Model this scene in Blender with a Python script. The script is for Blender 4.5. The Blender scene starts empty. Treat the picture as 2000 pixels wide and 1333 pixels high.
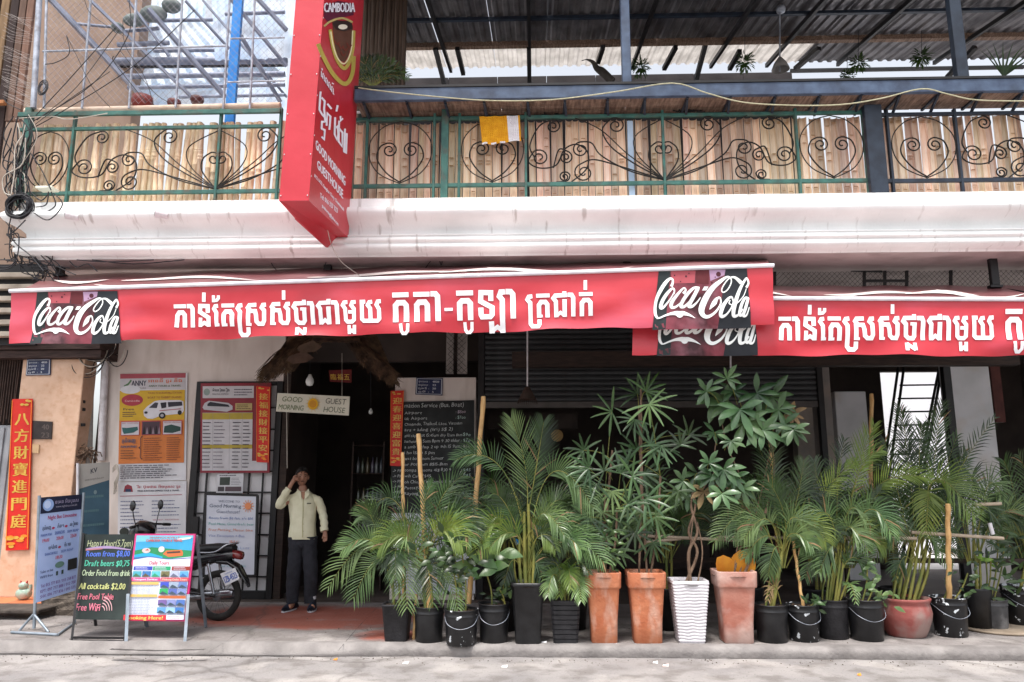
import bpy, math, random
from mathutils import Vector, Matrix
random.seed(7)
C = bpy.context.scene.collection
sc = bpy.context.scene
R = math.radians
# ---------------------------------------------------------------- camera, world, sun
F = 1500.0; TILT = R(10.5); YAW = R(1.8); CZ = 1.6
cam = bpy.data.cameras.new('camera'); cam.sensor_width = 36; cam.lens = 27.0
cam.clip_end = 500; cam.clip_start = .05
co = bpy.data.objects.new('camera', cam); C.objects.link(co)
co.location = (0, 0, CZ); co.rotation_euler = (R(90) + TILT, 0, YAW)
sc.camera = co
SUN_EL = R(70); SUN_AZ = R(200)      # azimuth of the direction the sunlight comes from, measured from +Y clockwise
w = bpy.data.worlds.new('World'); sc.world = w; w.use_nodes = True
nt = w.node_tree; nt.nodes.clear()
sky = nt.nodes.new('ShaderNodeTexSky'); sky.sky_type = 'NISHITA'; sky.sun_disc = False
sky.sun_elevation = SUN_EL; sky.sun_rotation = SUN_AZ; sky.dust_density = 4.0; sky.air_density = 1.0
hs = nt.nodes.new('ShaderNodeHueSaturation'); hs.inputs['Saturation'].default_value = .28; hs.inputs['Value'].default_value = 1.0
bg = nt.nodes.new('ShaderNodeBackground'); bg.inputs[1].default_value = 0.15
wo = nt.nodes.new('ShaderNodeOutputWorld')
nt.links.new(sky.outputs[0], hs.inputs['Color']); nt.links.new(hs.outputs[0], bg.inputs[0]); nt.links.new(bg.outputs[0], wo.inputs[0])
sl = bpy.data.lights.new('sun', 'SUN'); sl.energy = 1.5; sl.angle = R(9); sl.color = (1, .95, .9)
so = bpy.data.objects.new('sun', sl); C.objects.link(so)
d = Vector((math.sin(SUN_AZ) * math.cos(SUN_EL), math.cos(SUN_AZ) * math.cos(SUN_EL), math.sin(SUN_EL)))
so.rotation_euler = d.to_track_quat('Z', 'Y').to_euler(); so.location = (0, 0, 30)
sc.view_settings.view_transform = 'Standard'; sc.view_settings.look = 'None'
sc.view_settings.exposure = 1.1; sc.view_settings.gamma = 1.0
sc.view_settings.use_curve_mapping = False
sc.render.engine = 'CYCLES'; sc.cycles.max_bounces = 8; sc.cycles.diffuse_bounces = 4; sc.cycles.use_denoising = True

# ---------------------------------------------------------------- helpers
CT, ST, CY, SY = math.cos(TILT), math.sin(TILT), math.cos(YAW), math.sin(YAW)
def ray(px, py):
    x = (px - 1000) / F; y = 1.0; z = (666.5 - py) / F
    y, z = y * CT - z * ST, y * ST + z * CT
    x, y = x * CY - y * SY, x * SY + y * CY
    return x, y, z
def P(px, py, Y):
    """the point of the upright plane at depth Y seen at a spot of the photograph"""
    x, y, z = ray(px, py); t = Y / y
    return Vector((x * t, Y, CZ + z * t))
def G(px, py, Z=0.1):
    x, y, z = ray(px, py); t = (Z - CZ) / z
    return Vector((x * t, y * t, Z))
def lin(h):
    h = h.lstrip('#'); o = []
    for i in (0, 2, 4):
        c = int(h[i:i + 2], 16) / 255
        o.append(c / 12.92 if c <= .04045 else ((c + .055) / 1.055) ** 2.4)
    return tuple(o)
def rgba(c):
    if isinstance(c, str): c = lin(c)
    return (c[0], c[1], c[2], 1)
MC = {}
def mat(name, c1, c2=None, scale=4.0, rough=.7, bump=0.0, bscale=None, metal=0.0, spec=.4, stretch=(1, 1, 1), rnd=0.0, trans=0.0,
        stain=None, sscale=3.0, samt=.5, sstretch=(1, 1, 1), detail=5, s_lo=.5, s_hi=.72, lo=.35, hi=.65, coat=0.0, emit=0.0, sheen=0.0):
    if name in MC: return MC[name]
    m = bpy.data.materials.new(name); m.use_nodes = True; n = m.node_tree; b = n.nodes['Principled BSDF']
    L = n.links.new
    b.inputs['Roughness'].default_value = rough; b.inputs['Metallic'].default_value = metal
    b.inputs['Specular IOR Level'].default_value = spec
    if coat: b.inputs['Coat Weight'].default_value = coat; b.inputs['Coat Roughness'].default_value = .2
    if sheen: b.inputs['Sheen Weight'].default_value = sheen
    tc = n.nodes.new('ShaderNodeTexCoord')
    def noise(sc_, st, det=5, src='Object'):
        mp = n.nodes.new('ShaderNodeMapping'); mp.inputs['Scale'].default_value = st
        L(tc.outputs[src], mp.inputs['Vector'])
        t = n.nodes.new('ShaderNodeTexNoise'); t.inputs['Scale'].default_value = sc_; t.inputs['Detail'].default_value = det
        L(mp.outputs[0], t.inputs['Vector']); return t
    def ramp(src, a, z, ca, cz):
        r = n.nodes.new('ShaderNodeValToRGB'); r.color_ramp.elements[0].position = a; r.color_ramp.elements[1].position = z
        r.color_ramp.elements[0].color = ca; r.color_ramp.elements[1].color = cz; L(src, r.inputs[0]); return r
    out = None
    if c2 is None: c2 = tuple(min(1, x * 1.12) for x in rgba(c1)[:3])
    t = noise(scale, stretch, detail); r = ramp(t.outputs[0], lo, hi, rgba(c1), rgba(c2)); out = r.outputs[0]
    if stain is not None:
        t2 = noise(sscale, sstretch, 8)
        r2 = ramp(t2.outputs[0], s_lo, s_hi, (0, 0, 0, 1), (samt,) * 3 + (1,))
        mx = n.nodes.new('ShaderNodeMix'); mx.data_type = 'RGBA'; L(r2.outputs[0], mx.inputs[0]); L(out, mx.inputs[6])
        mx.inputs[7].default_value = rgba(stain); out = mx.outputs[2]
    if rnd:
        oi = n.nodes.new('ShaderNodeObjectInfo'); mr = n.nodes.new('ShaderNodeMapRange')
        mr.inputs['To Min'].default_value = 1 - rnd; mr.inputs['To Max'].default_value = 1 + rnd * .4
        L(oi.outputs['Random'], mr.inputs[0])
        h = n.nodes.new('ShaderNodeHueSaturation'); L(mr.outputs[0], h.inputs['Value']); L(out, h.inputs['Color'])
        m2 = n.nodes.new('ShaderNodeMath'); m2.operation = 'MULTIPLY'; m2.inputs[1].default_value = 7.77; L(oi.outputs['Random'], m2.inputs[0])
        fr = n.nodes.new('ShaderNodeMath'); fr.operation = 'FRACT'; L(m2.outputs[0], fr.inputs[0])
        mr2 = n.nodes.new('ShaderNodeMapRange'); mr2.inputs['To Min'].default_value = .5 - rnd * .045; mr2.inputs['To Max'].default_value = .5 + rnd * .045
        L(fr.outputs[0], mr2.inputs[0]); L(mr2.outputs[0], h.inputs['Hue']); out = h.outputs[0]
    L(out, b.inputs['Base Color'])
    if emit:
        L(out, b.inputs['Emission Color']); b.inputs['Emission Strength'].default_value = emit
    if bump:
        t3 = noise(bscale or scale * 4, stretch, 6); bp = n.nodes.new('ShaderNodeBump'); bp.inputs['Strength'].default_value = min(1, bump)
        bp.inputs['Distance'].default_value = .02; L(t3.outputs[0], bp.inputs['Height']); L(bp.outputs[0], b.inputs['Normal'])
    if trans:
        tr = n.nodes.new('ShaderNodeBsdfTranslucent'); L(out, tr.inputs[0]); ms = n.nodes.new('ShaderNodeMixShader'); ms.inputs[0].default_value = trans
        L(b.outputs[0], ms.inputs[1]); L(tr.outputs[0], ms.inputs[2]); L(ms.outputs[0], n.nodes['Material Output'].inputs[0])
    MC[name] = m; return m
def ink(c):
    """flat print colour"""
    k = 'ink_' + c.lstrip('#')
    return mat(k, c, tuple(min(1, x * 1.1 + .004) for x in lin(c)), scale=9, rough=.55, spec=.3)

class MB:
    def __init__(s): s.v = []; s.f = []; s.mi = []; s.m = 0; s.sm = []; s.smooth = False
    def add(s, vs, fs, smooth=None):
        o = len(s.v); s.v += [tuple(v) for v in vs]
        for f in fs:
            s.f.append([o + i for i in f]); s.mi.append(s.m); s.sm.append(s.smooth if smooth is None else smooth)
    def box(s, x0, x1, y0, y1, z0, z1):
        s.add([(x, y, z) for z in (z0, z1) for y in (y0, y1) for x in (x0, x1)],
              [(0, 2, 3, 1), (4, 5, 7, 6), (0, 1, 5, 4), (2, 6, 7, 3), (0, 4, 6, 2), (1, 3, 7, 5)])
    def bbox(s, x0, x1, y0, y1, z0, z1, b=.005):
        """box with chamfered upright and level edges"""
        vs = []
        for z, e in ((z0, b), (z0 + b, 0), (z1 - b, 0), (z1, b)):
            xa, xb, ya, yb = x0 + e, x1 - e, y0 + e, y1 - e
            vs += [(xa + b, ya, z), (xb - b, ya, z), (xb, ya + b, z), (xb, yb - b, z), (xb - b, yb, z), (xa + b, yb, z), (xa, yb - b, z), (xa, ya + b, z)]
        fs = [tuple(reversed(range(8))), tuple(range(24, 32))]
        for k in range(3):
            for i in range(8): j = (i + 1) % 8; fs.append((k * 8 + i, k * 8 + j, k * 8 + 8 + j, k * 8 + 8 + i))
        s.add(vs, fs)
    def beam(s, a, b, wd, ht, up=(0, 0, 1)):
        a = Vector(a); b = Vector(b); d = (b - a).normalized(); u = Vector(up)
        sd = d.cross(u)
        if sd.length < 1e-4: sd = d.cross(Vector((0, 1, 0)))
        sd.normalize(); u = sd.cross(d).normalized(); sd *= wd / 2; u *= ht / 2
        vs = [p + i * sd + j * u for p in (a, b) for i, j in ((-1, -1), (1, -1), (1, 1), (-1, 1))]
        s.add(vs, [(0, 1, 2, 3), (7, 6, 5, 4), (0, 4, 5, 1), (1, 5, 6, 2), (2, 6, 7, 3), (3, 7, 4, 0)])
    def tube(s, pts, r, n=6, cap=True, smooth=True):
        pts = [Vector(p) for p in pts]; m = len(pts); rr = r if isinstance(r, (list, tuple)) else [r] * m
        pv = None; rings = []
        for i, p in enumerate(pts):
            t = (pts[min(i + 1, m - 1)] - pts[max(i - 1, 0)])
            t = t.normalized() if t.length > 1e-9 else Vector((0, 0, 1))
            if pv is None:
                a = Vector((0, 0, 1)) if abs(t.z) < .9 else Vector((1, 0, 0)); pv = t.cross(a).normalized()
            else:
                pv = pv - t * pv.dot(t)
                pv = pv.normalized() if pv.length > 1e-6 else t.orthogonal().normalized()
            q = t.cross(pv)
            rings.append([p + (pv * math.cos(2 * math.pi * k / n) + q * math.sin(2 * math.pi * k / n)) * rr[i] for k in range(n)])
        vs = [v for rg in rings for v in rg]; fs = []
        for i in range(m - 1):
            for k in range(n): l = (k + 1) % n; fs.append((i * n + k, i * n + l, i * n + n + l, i * n + n + k))
        s.add(vs, fs, smooth)
        if cap and n > 2:
            s.add(rings[0], [tuple(reversed(range(n)))]); s.add(rings[-1], [tuple(range(n))])
    def lathe(s, prof, c=(0, 0, 0), n=24, smooth=True, sq=0.0, wob=None):
        """rings of (radius, z); sq>0 makes them squares with rounded corners"""
        vs = []; fs = []
        for r, z in prof:
            for k in range(n):
                a = 2 * math.pi * (k + .5) / n; ca, sa = math.cos(a), math.sin(a); q = 1
                if sq: q = 1 / max(abs(ca), abs(sa)); q = 1 + (min(q, 1.36) - 1) * sq
                zz = z + (wob(a, z) if wob else 0)
                vs.append((c[0] + r * q * ca, c[1] + r * q * sa, c[2] + zz))
        for i in range(len(prof) - 1):
            for k in range(n): l = (k + 1) % n; fs.append((i * n + k, i * n + l, i * n + n + l, i * n + n + k))
        s.add(vs, fs, smooth)
    def disc(s, c, r, n=16, axis='z', ry=None):
        ry = ry or r; vs = []
        for k in range(n):
            a = 2 * math.pi * k / n; x, y = r * math.cos(a), ry * math.sin(a)
            vs.append((c[0] + x, c[1] + y, c[2]) if axis == 'z' else (c[0] + x, c[1], c[2] + y))
        s.add(vs, [tuple(range(n))])
    def ball(s, c, rx, ry=None, rz=None, n=12, m=8):
        ry = ry or rx; rz = rz or rx; vs = [(c[0], c[1], c[2] - rz)]; fs = []
        for i in range(1, m):
            ph = -math.pi / 2 + math.pi * i / m
            for k in range(n):
                a = 2 * math.pi * k / n
                vs.append((c[0] + rx * math.cos(ph) * math.cos(a), c[1] + ry * math.cos(ph) * math.sin(a), c[2] + rz * math.sin(ph)))
        vs.append((c[0], c[1], c[2] + rz)); T = len(vs) - 1
        for k in range(n):
            l = (k + 1) % n; fs.append((0, 1 + l, 1 + k)); fs.append((T, T - n + k, T - n + l))
            for i in range(m - 2): o = 1 + i * n; fs.append((o + k, o + l, o + n + l, o + n + k))
        s.add(vs, fs, True)
    def build(s, name, mats, parent=None, origin=None, kind=None, label=None):
        if not isinstance(mats, (list, tuple)): mats = [mats]
        me = bpy.data.meshes.new(name); ob = bpy.data.objects.new(name, me)
        if parent is not None:
            o = Vector(wloc(parent)); 
            ctr = None
        if parent is None and origin is None and s.v:
            xs = [v[0] for v in s.v]; ys = [v[1] for v in s.v]; zs = [v[2] for v in s.v]
            origin = ((min(xs) + max(xs)) / 2, (min(ys) + max(ys)) / 2, min(zs))
        if parent is not None and origin is None:
            origin = wloc(parent)
        o = Vector(origin)
        me.from_pydata([Vector(v) - o for v in s.v], [], s.f)
        for m_ in mats: me.materials.append(m_)
        me.polygons.foreach_set('material_index', s.mi); me.polygons.foreach_set('use_smooth', s.sm)
        me.update()
        C.objects.link(ob)
        if parent is not None:
            ob.parent = parent; ob.location = o - Vector(wloc(parent))
        else: ob.location = o
        ob['_w'] = tuple(o)
        if kind: ob['kind'] = kind
        if label: ob['label'] = label
        return ob
def wloc(o): return tuple(o['_w'])
def tag(o, label, cat, group=None):
    o['label'] = label; o['category'] = cat
    if group: o['group'] = group
    return o
def thing(name, label, cat, loc, group=None):
    o = bpy.data.objects.new(name, None); C.objects.link(o); o.location = loc; o['_w'] = tuple(loc); o.empty_display_size = .1
    return tag(o, label, cat, group)
def struct(o): o['kind'] = 'structure'; return o
def catmull(pts, k=6):
    pts = [Vector(p) for p in pts]; n = len(pts)
    if n < 3: return pts
    out = []
    for i in range(n - 1):
        a, b, c, d = pts[max(i - 1, 0)], pts[i], pts[i + 1], pts[min(i + 2, n - 1)]
        for j in range(k):
            t = j / k
            out.append(.5 * ((2 * b) + (c - a) * t + (2 * a - 5 * b + 4 * c - d) * t * t + (3 * b - 3 * c + d - a) * t ** 3))
    out.append(pts[-1]); return out

# ---- flat print: a Sheet maps (u, v) to the world; v runs downward; 'off' lifts towards the reader
_gl = {}
def glyph(ch):
    if ch in _gl: return _gl[ch]
    cu = bpy.data.curves.new('tmp', 'FONT'); cu.body = ch; cu.resolution_u = 2; cu.size = 1
    ob = bpy.data.objects.new('tmp', cu); me = ob.to_mesh()
    vs = [(v.co.x, v.co.y) for v in me.vertices]; fs = [list(p.vertices) for p in me.polygons]
    ob.to_mesh_clear(); bpy.data.objects.remove(ob); bpy.data.curves.remove(cu)
    _gl[ch] = (vs, fs); return _gl[ch]
class Sheet:
    def __init__(s, at): s.at = at; s.mb = MB(); s.mats = []; s.k = 0; s.step = .0005
    def col(s, c):
        m = c if not isinstance(c, str) else ink(c)
        if m not in s.mats: s.mats.append(m)
        s.mb.m = s.mats.index(m)
    def off(s): s.k += 1; return .002 + s.k * s.step
    def poly(s, pts, c, o=None):
        s.col(c); o = s.off() if o is None else o
        s.mb.add([s.at(u, v, o) for u, v in pts], [tuple(range(len(pts)))])
    def grid(s, q, c, nu=14, nv=8):
        s.col(c); o = s.off(); a, b, c_, d = q; vs = []
        for j in range(nv + 1):
            for i in range(nu + 1):
                u = i / nu; v = j / nv; vs.append(s.at(*[(a[k] * (1 - u) + b[k] * u) * (1 - v) + (d[k] * (1 - u) + c_[k] * u) * v for k in (0, 1)], o))
        s.mb.add(vs, [(j * (nu + 1) + i, (j + 1) * (nu + 1) + i, (j + 1) * (nu + 1) + i + 1, j * (nu + 1) + i + 1) for j in range(nv) for i in range(nu)], True)
    def rect(s, u0, v0, u1, v1, c): s.poly([(u0, v0), (u0, v1), (u1, v1), (u1, v0)], c)
    def oval(s, cx, cy, rx, ry, c, n=24): s.poly([(cx + rx * math.cos(2 * math.pi * k / n), cy - ry * math.sin(2 * math.pi * k / n)) for k in range(n)], c)
    def stroke(s, pts, wd, c, smooth=False, asp=1.0):
        """line of given width (number, or third value per point)"""
        if len(pts[0]) == 2: pts = [(a, b, wd) for a, b in pts]
        if smooth: pts = [tuple(q) for q in catmull(pts, 6)]
        sub_ = getattr(s, 'maxseg', 0)
        s.col(c); o = s.off(); n = len(pts); L_ = []; R_ = []
        for i in range(n):
            a = pts[max(i - 1, 0)]; b = pts[min(i + 1, n - 1)]; p = pts[i]
            if smooth or i in (0, n - 1):
                dx, dy = b[0] - a[0], b[1] - a[1]; l = math.hypot(dx, dy) or 1; nx, ny = -dy / l, dx / l; q = p[2] / 2
            else:
                d1 = (p[0] - a[0], p[1] - a[1]); d2 = (b[0] - p[0], b[1] - p[1]); l1 = math.hypot(*d1) or 1; l2 = math.hypot(*d2) or 1
                n1 = (-d1[1] / l1, d1[0] / l1); n2 = (-d2[1] / l2, d2[0] / l2); nx, ny = n1[0] + n2[0], n1[1] + n2[1]; l = math.hypot(nx, ny) or 1
                nx /= l; ny /= l; q = p[2] / 2 / max(.55, nx * n1[0] + ny * n1[1])
            L_.append((p[0] + nx * q, p[1] + ny * q)); R_.append((p[0] - nx * q, p[1] - ny * q))
        vs = [s.at(u, v, o) for u, v in L_] + [s.at(u, v, o) for u, v in R_]
        if sub_:
            vs = []; fs = []
            for i in range(n - 1):
                k_ = max(1, int(math.hypot(pts[i + 1][0] - pts[i][0], pts[i + 1][1] - pts[i][1]) / sub_)); b0 = len(vs)
                for j in range(k_ + 1):
                    t = j / k_
                    for A_ in (L_, R_): vs.append(s.at(A_[i][0] * (1 - t) + A_[i + 1][0] * t, A_[i][1] * (1 - t) + A_[i + 1][1] * t, o))
                fs += [(b0 + 2 * j, b0 + 2 * j + 2, b0 + 2 * j + 3, b0 + 2 * j + 1) for j in range(k_)]
            s.mb.add(vs, fs)
        else: s.mb.add(vs, [(i, i + 1, n + i + 1, n + i) for i in range(n - 1)])
    def text(s, t, u0, v0, wd, ht, c, dv=0.0, jit=0.0, bold=0.0, seed=1):
        """text whose box is wd wide and whose capitals are ht high, baseline starting at (u0, v0)"""
        s.col(c); o = s.off()
        if not jit:
            vs, fs = glyph(t)
            if not vs: return
            x0 = min(v[0] for v in vs); x1 = max(v[0] for v in vs); k = wd / max(1e-6, x1 - x0); cap = .72
            s.mb.add([s.at(u0 + (x - x0) * k, v0 - y / cap * ht + dv * (x - x0) * k / wd, o) for x, y in vs], fs)
            if bold:
                s.mb.add([s.at(u0 + bold + (x - x0) * k, v0 - y / cap * ht + dv * (x - x0) * k / wd, o + s.step * .3) for x, y in vs], fs)
            return
        rd = random.Random(seed * 31 + len(t)); xs = 0; lay = []
        for ch in t:
            if ch == ' ': xs += .28; continue
            vs, fs = glyph(ch); x0 = min(v[0] for v in vs); x1 = max(v[0] for v in vs)
            lay.append((vs, fs, x0, xs)); xs += (x1 - x0) + .09
        k = wd / xs
        for vs, fs, x0, xo in lay:
            ro = rd.uniform(-jit, jit); sy = 1 + rd.uniform(-jit, jit); yo = rd.uniform(-jit, jit) * .35; sh = .12
            pp = []
            for x, y in vs:
                x = x - x0; x2 = x * math.cos(ro) - y * math.sin(ro) + y * sh; y2 = x * math.sin(ro) + y * math.cos(ro)
                U = (xo + x2) * k; pp.append(s.at(u0 + U, v0 - (y2 * sy + yo) / .72 * ht + dv * U / wd, o))
            s.mb.add(pp, fs)
    def lines(s, u0, v0, u1, v1, n, c, th=.35, seed=3, gaps=True):
        """rows of print too small to read"""
        rd = random.Random(seed); s.col(c); o = s.off(); h = (v1 - v0) / n
        for i in range(n):
            v = v0 + (i + .5) * h; u = u0; end = u0 + (u1 - u0) * rd.uniform(.7, 1)
            while u < end:
                l = (u1 - u0) * rd.uniform(.03, .12); e = min(end, u + l)
                s.mb.add([s.at(u, v - h * th / 2, o), s.at(u, v + h * th / 2, o), s.at(e, v + h * th / 2, o), s.at(e, v - h * th / 2, o)], [(0, 1, 2, 3)])
                u = e + (u1 - u0) * .015
    def build(s, name, parent=None, **k):
        if parent is not None:
            for c in parent.children:
                if c.name.split('.')[0] in ('board', 'panel', 'slate', 'valance', 'sign_box', 'number_plate'): parent = c; break
        return s.mb.build(name, s.mats, parent, **k)
def pxsheet(Y): return lambda u, v, o: P(u, v, Y) - Vector((0, o, 0))
def quadsheet(a, b, c, d_):
    """unit square onto corners: top left, top right, bottom right, bottom left"""
    a, b, c, d_ = map(Vector, (a, b, c, d_)); n = (d_ - a).cross(b - a).normalized()
    return lambda u, v, o: (a * (1 - u) * (1 - v) + b * u * (1 - v) + c * u * v + d_ * (1 - u) * v) + n * o
# ---------------------------------------------------------------- materials
WHITE = mat('white_plaster', '#e2dcda', '#f0ebe8', 2.2, .75, .12, stain='#a58c7c', sscale=2.2, samt=.35, sstretch=(3, 1, .35))
CORN = mat('cornice_paint', '#e2e4e3', '#f4f5f4', 1.6, .6, .15, 30, stain='#8c8078', sscale=2.6, samt=.5, sstretch=(5, 1, .45), s_lo=.60, s_hi=.70, lo=.3)
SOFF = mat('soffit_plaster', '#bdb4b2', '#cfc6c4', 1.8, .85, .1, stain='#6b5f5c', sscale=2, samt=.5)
WALLW = mat('shop_wall', '#cfc4bd', '#ddd4cd', 1.5, .8, .1, stain='#9c8a7c', sscale=2.0, samt=.45, sstretch=(2, 1, .5))
PEACH = mat('peach_tiles', '#cba78c', '#dab89e', 5, .45, .1, stain='#bb8a66', sscale=14, samt=.45)
PEACHW = mat('peach_wall', '#b09080', '#c4a694', 1.2, .85, .1, stain='#8a7060', sscale=1.6, samt=.5, sstretch=(3, 1, .4))
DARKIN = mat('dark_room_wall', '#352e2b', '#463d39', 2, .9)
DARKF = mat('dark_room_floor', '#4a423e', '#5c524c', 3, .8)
DWOOD = mat('dark_wood', '#241a16', '#3a2b24', 6, .7, .3, stretch=(1, 1, 8))
BWOOD = mat('brown_wood', '#5e4a3e', '#8c7464', 5, .75, .4, stretch=(8, 1, 8))
BLACKP = mat('black_paint', '#131214', '#201e20', 6, .5)
GREEN = mat('green_iron', '#2b5750', '#3f6f66', 9, .5, .15, stain='#5c4236', sscale=7, samt=.6)
BLUEM = mat('blue_steel', '#364258', '#4c5c74', 6, .45, .1, stain='#2a3140', sscale=5, samt=.6)
DBLUE = mat('dark_blue_steel', '#1b222e', '#2a3442', 6, .45, .1)
GALV = mat('galvanised_pipe', '#8f96a2', '#b9bfca', 12, .45, .1, metal=.35, stain='#6a5a50', sscale=9, samt=.6)
BLUEPOLE = mat('blue_pole', '#1976c8', '#2c8ad8', 6, .4)
IRON = mat('wrought_iron', '#12110f', '#26221f', 20, .5, metal=.3)
CANE = mat('bamboo_cane', '#e0c09c', '#f2dcbe', 8, .5, .25, stretch=(6, 6, .7), rnd=.28, stain='#8d6544', sscale=9, samt=.45, sstretch=(3, 3, .6))
SPLIT = mat('split_bamboo', '#e6bf9e', '#f8e4d0', 5, .55, .3, stretch=(9, 9, .5), rnd=.42, stain='#a87450', sscale=6, samt=.5, sstretch=(4, 4, .5))
NODE = mat('bamboo_node', '#a0744c', '#bc9068', 8, .7, rnd=.3)
STICK = mat('bamboo_stick', '#c89a62', '#ddb880', 9, .5, .2, stretch=(5, 5, .6), stain='#99683a', sscale=6, samt=.5)
RED = mat('awning_red', '#b4202e', '#c63642', .9, .4, .45, 1.6, spec=.5, stain='#cf6078', sscale=.7, samt=.55, sstretch=(1, 1, 2.6), coat=.15, trans=.04)  # pale pink noise patches paint a soft sheen into the red cloth
REDTOP = mat('awning_red_top', '#7e464a', '#94666a', 1.2, .3, .15, 3, spec=.8, coat=.5, stain='#b88c8c', sscale=1.1, samt=.5)  # greyed, paler copy of the awning red; sky reflection put into its colour
SIGNR = mat('sign_red', '#b81c2c', '#c82c3c', 1.2, .38, .6, 2.0, spec=.5, coat=.1)
PIPEW = mat('white_pipe', '#cfccd0', '#e4e2e6', 10, .35, .05, stain='#8f8880', sscale=8, samt=.5)
CABLE = mat('black_cable', '#15151a', '#26262c', 10, .5)
CABLEW = mat('pale_cable', '#a39c90', '#c2bbb0', 10, .5)
ROOF = mat('corrugated_zinc', '#5c5a5e', '#7d7a7c', 2.5, .45, .1, metal=.5, stain='#3a302c', sscale=2.2, samt=.6, sstretch=(3, .6, 1))
ROOFT = mat('lit_roof_sheet', '#aaa49e', '#c8c2bc', 3, .5, trans=.45)  # paler stand-in for the rear zinc, outside light put into its colour
ROOFB = mat('milky_roof_sheet', '#c6dcf4', '#f0f6fc', 2.2, .4, .1, trans=.5, stain='#8a8f9c', sscale=2.0, samt=.6)
CONC = None
TERRA = mat('terracotta', '#aa6040', '#bf7a58', 6, .85, .4, stain='#ccaa98', sscale=4, samt=.8, sstretch=(2, 2, .8))
TERRA2 = mat('faded_terracotta', '#a06252', '#b88474', 4, .85, .35, stain='#c8aca2', sscale=3, samt=.85, s_lo=.42, s_hi=.62)
REDCLAY = mat('red_glazed_clay', '#8a4640', '#a4605a', 4, .6, .3, stain='#94817a', sscale=3.5, samt=.85, s_lo=.44, s_hi=.6)
CHARC = mat('charcoal_plastic', '#1c1b1e', '#2a292c', 12, .6, .3)
BUCK = mat('black_bucket', '#141416', '#222224', 9, .42, .1, stain='#d8dce0', sscale=11, samt=0.0)
SOIL = mat('soil', '#3a2c22', '#5c4a3c', 30, .95, .8)
LEAFA = mat('palm_leaf_shaded', '#1e3016', '#42602a', 3, .34, trans=.22, rnd=.3, spec=.5)  # darker copy for back fronds, shade put into the green
LEAFB = mat('palm_leaf_bright', '#55702c', '#7f9238', 3, .42, trans=.28, rnd=.25, spec=.5)
LEAFC = mat('palm_leaf_lit', '#3c5a2e', '#728c52', 3, .34, trans=.2, rnd=.25, spec=.5)  # brighter copy for front fronds, daylight put into the green
LEAFD = mat('fan_leaf', '#274022', '#4e6e3e', 3, .32, trans=.18, rnd=.3, spec=.5)
LEAFE = mat('broad_leaf', '#304e2c', '#648456', 4, .3, trans=.18, rnd=.3, spec=.55)
LEAFF = mat('young_leaf', '#5c8a30', '#8fb04a', 4, .4, trans=.25, rnd=.3)
DRYL = mat('dry_leaf', '#7a6244', '#a08660', 5, .7, trans=.15, rnd=.3)
STEM = mat('palm_stem', '#56632e', '#86803e', 5, .6, .1, stretch=(3, 3, 1))
TRUNK = mat('bark', '#5e4a3c', '#8a725e', 8, .85, .6, stretch=(2, 2, 1))
THATCH = mat('thatch', '#38291f', '#6c543e', 10, .9, .3, rnd=.3)
GLASSW = mat('white_lattice_pane', '#dcdadc', '#e8e6e8', 3, .6, .05)
TILEO = mat('orange_floor_tiles', '#b8623c', '#cc7c52', 6, .5, .1)
STONE = mat('rough_stone', '#4c443e', '#6e645a', 12, .95, 1.0)
ROUGHC = mat('kerb_concrete', '#7a7573', '#928d8a', 5, .9, .5, 30, stain='#6d6966', sscale=3, samt=.6)

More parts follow.
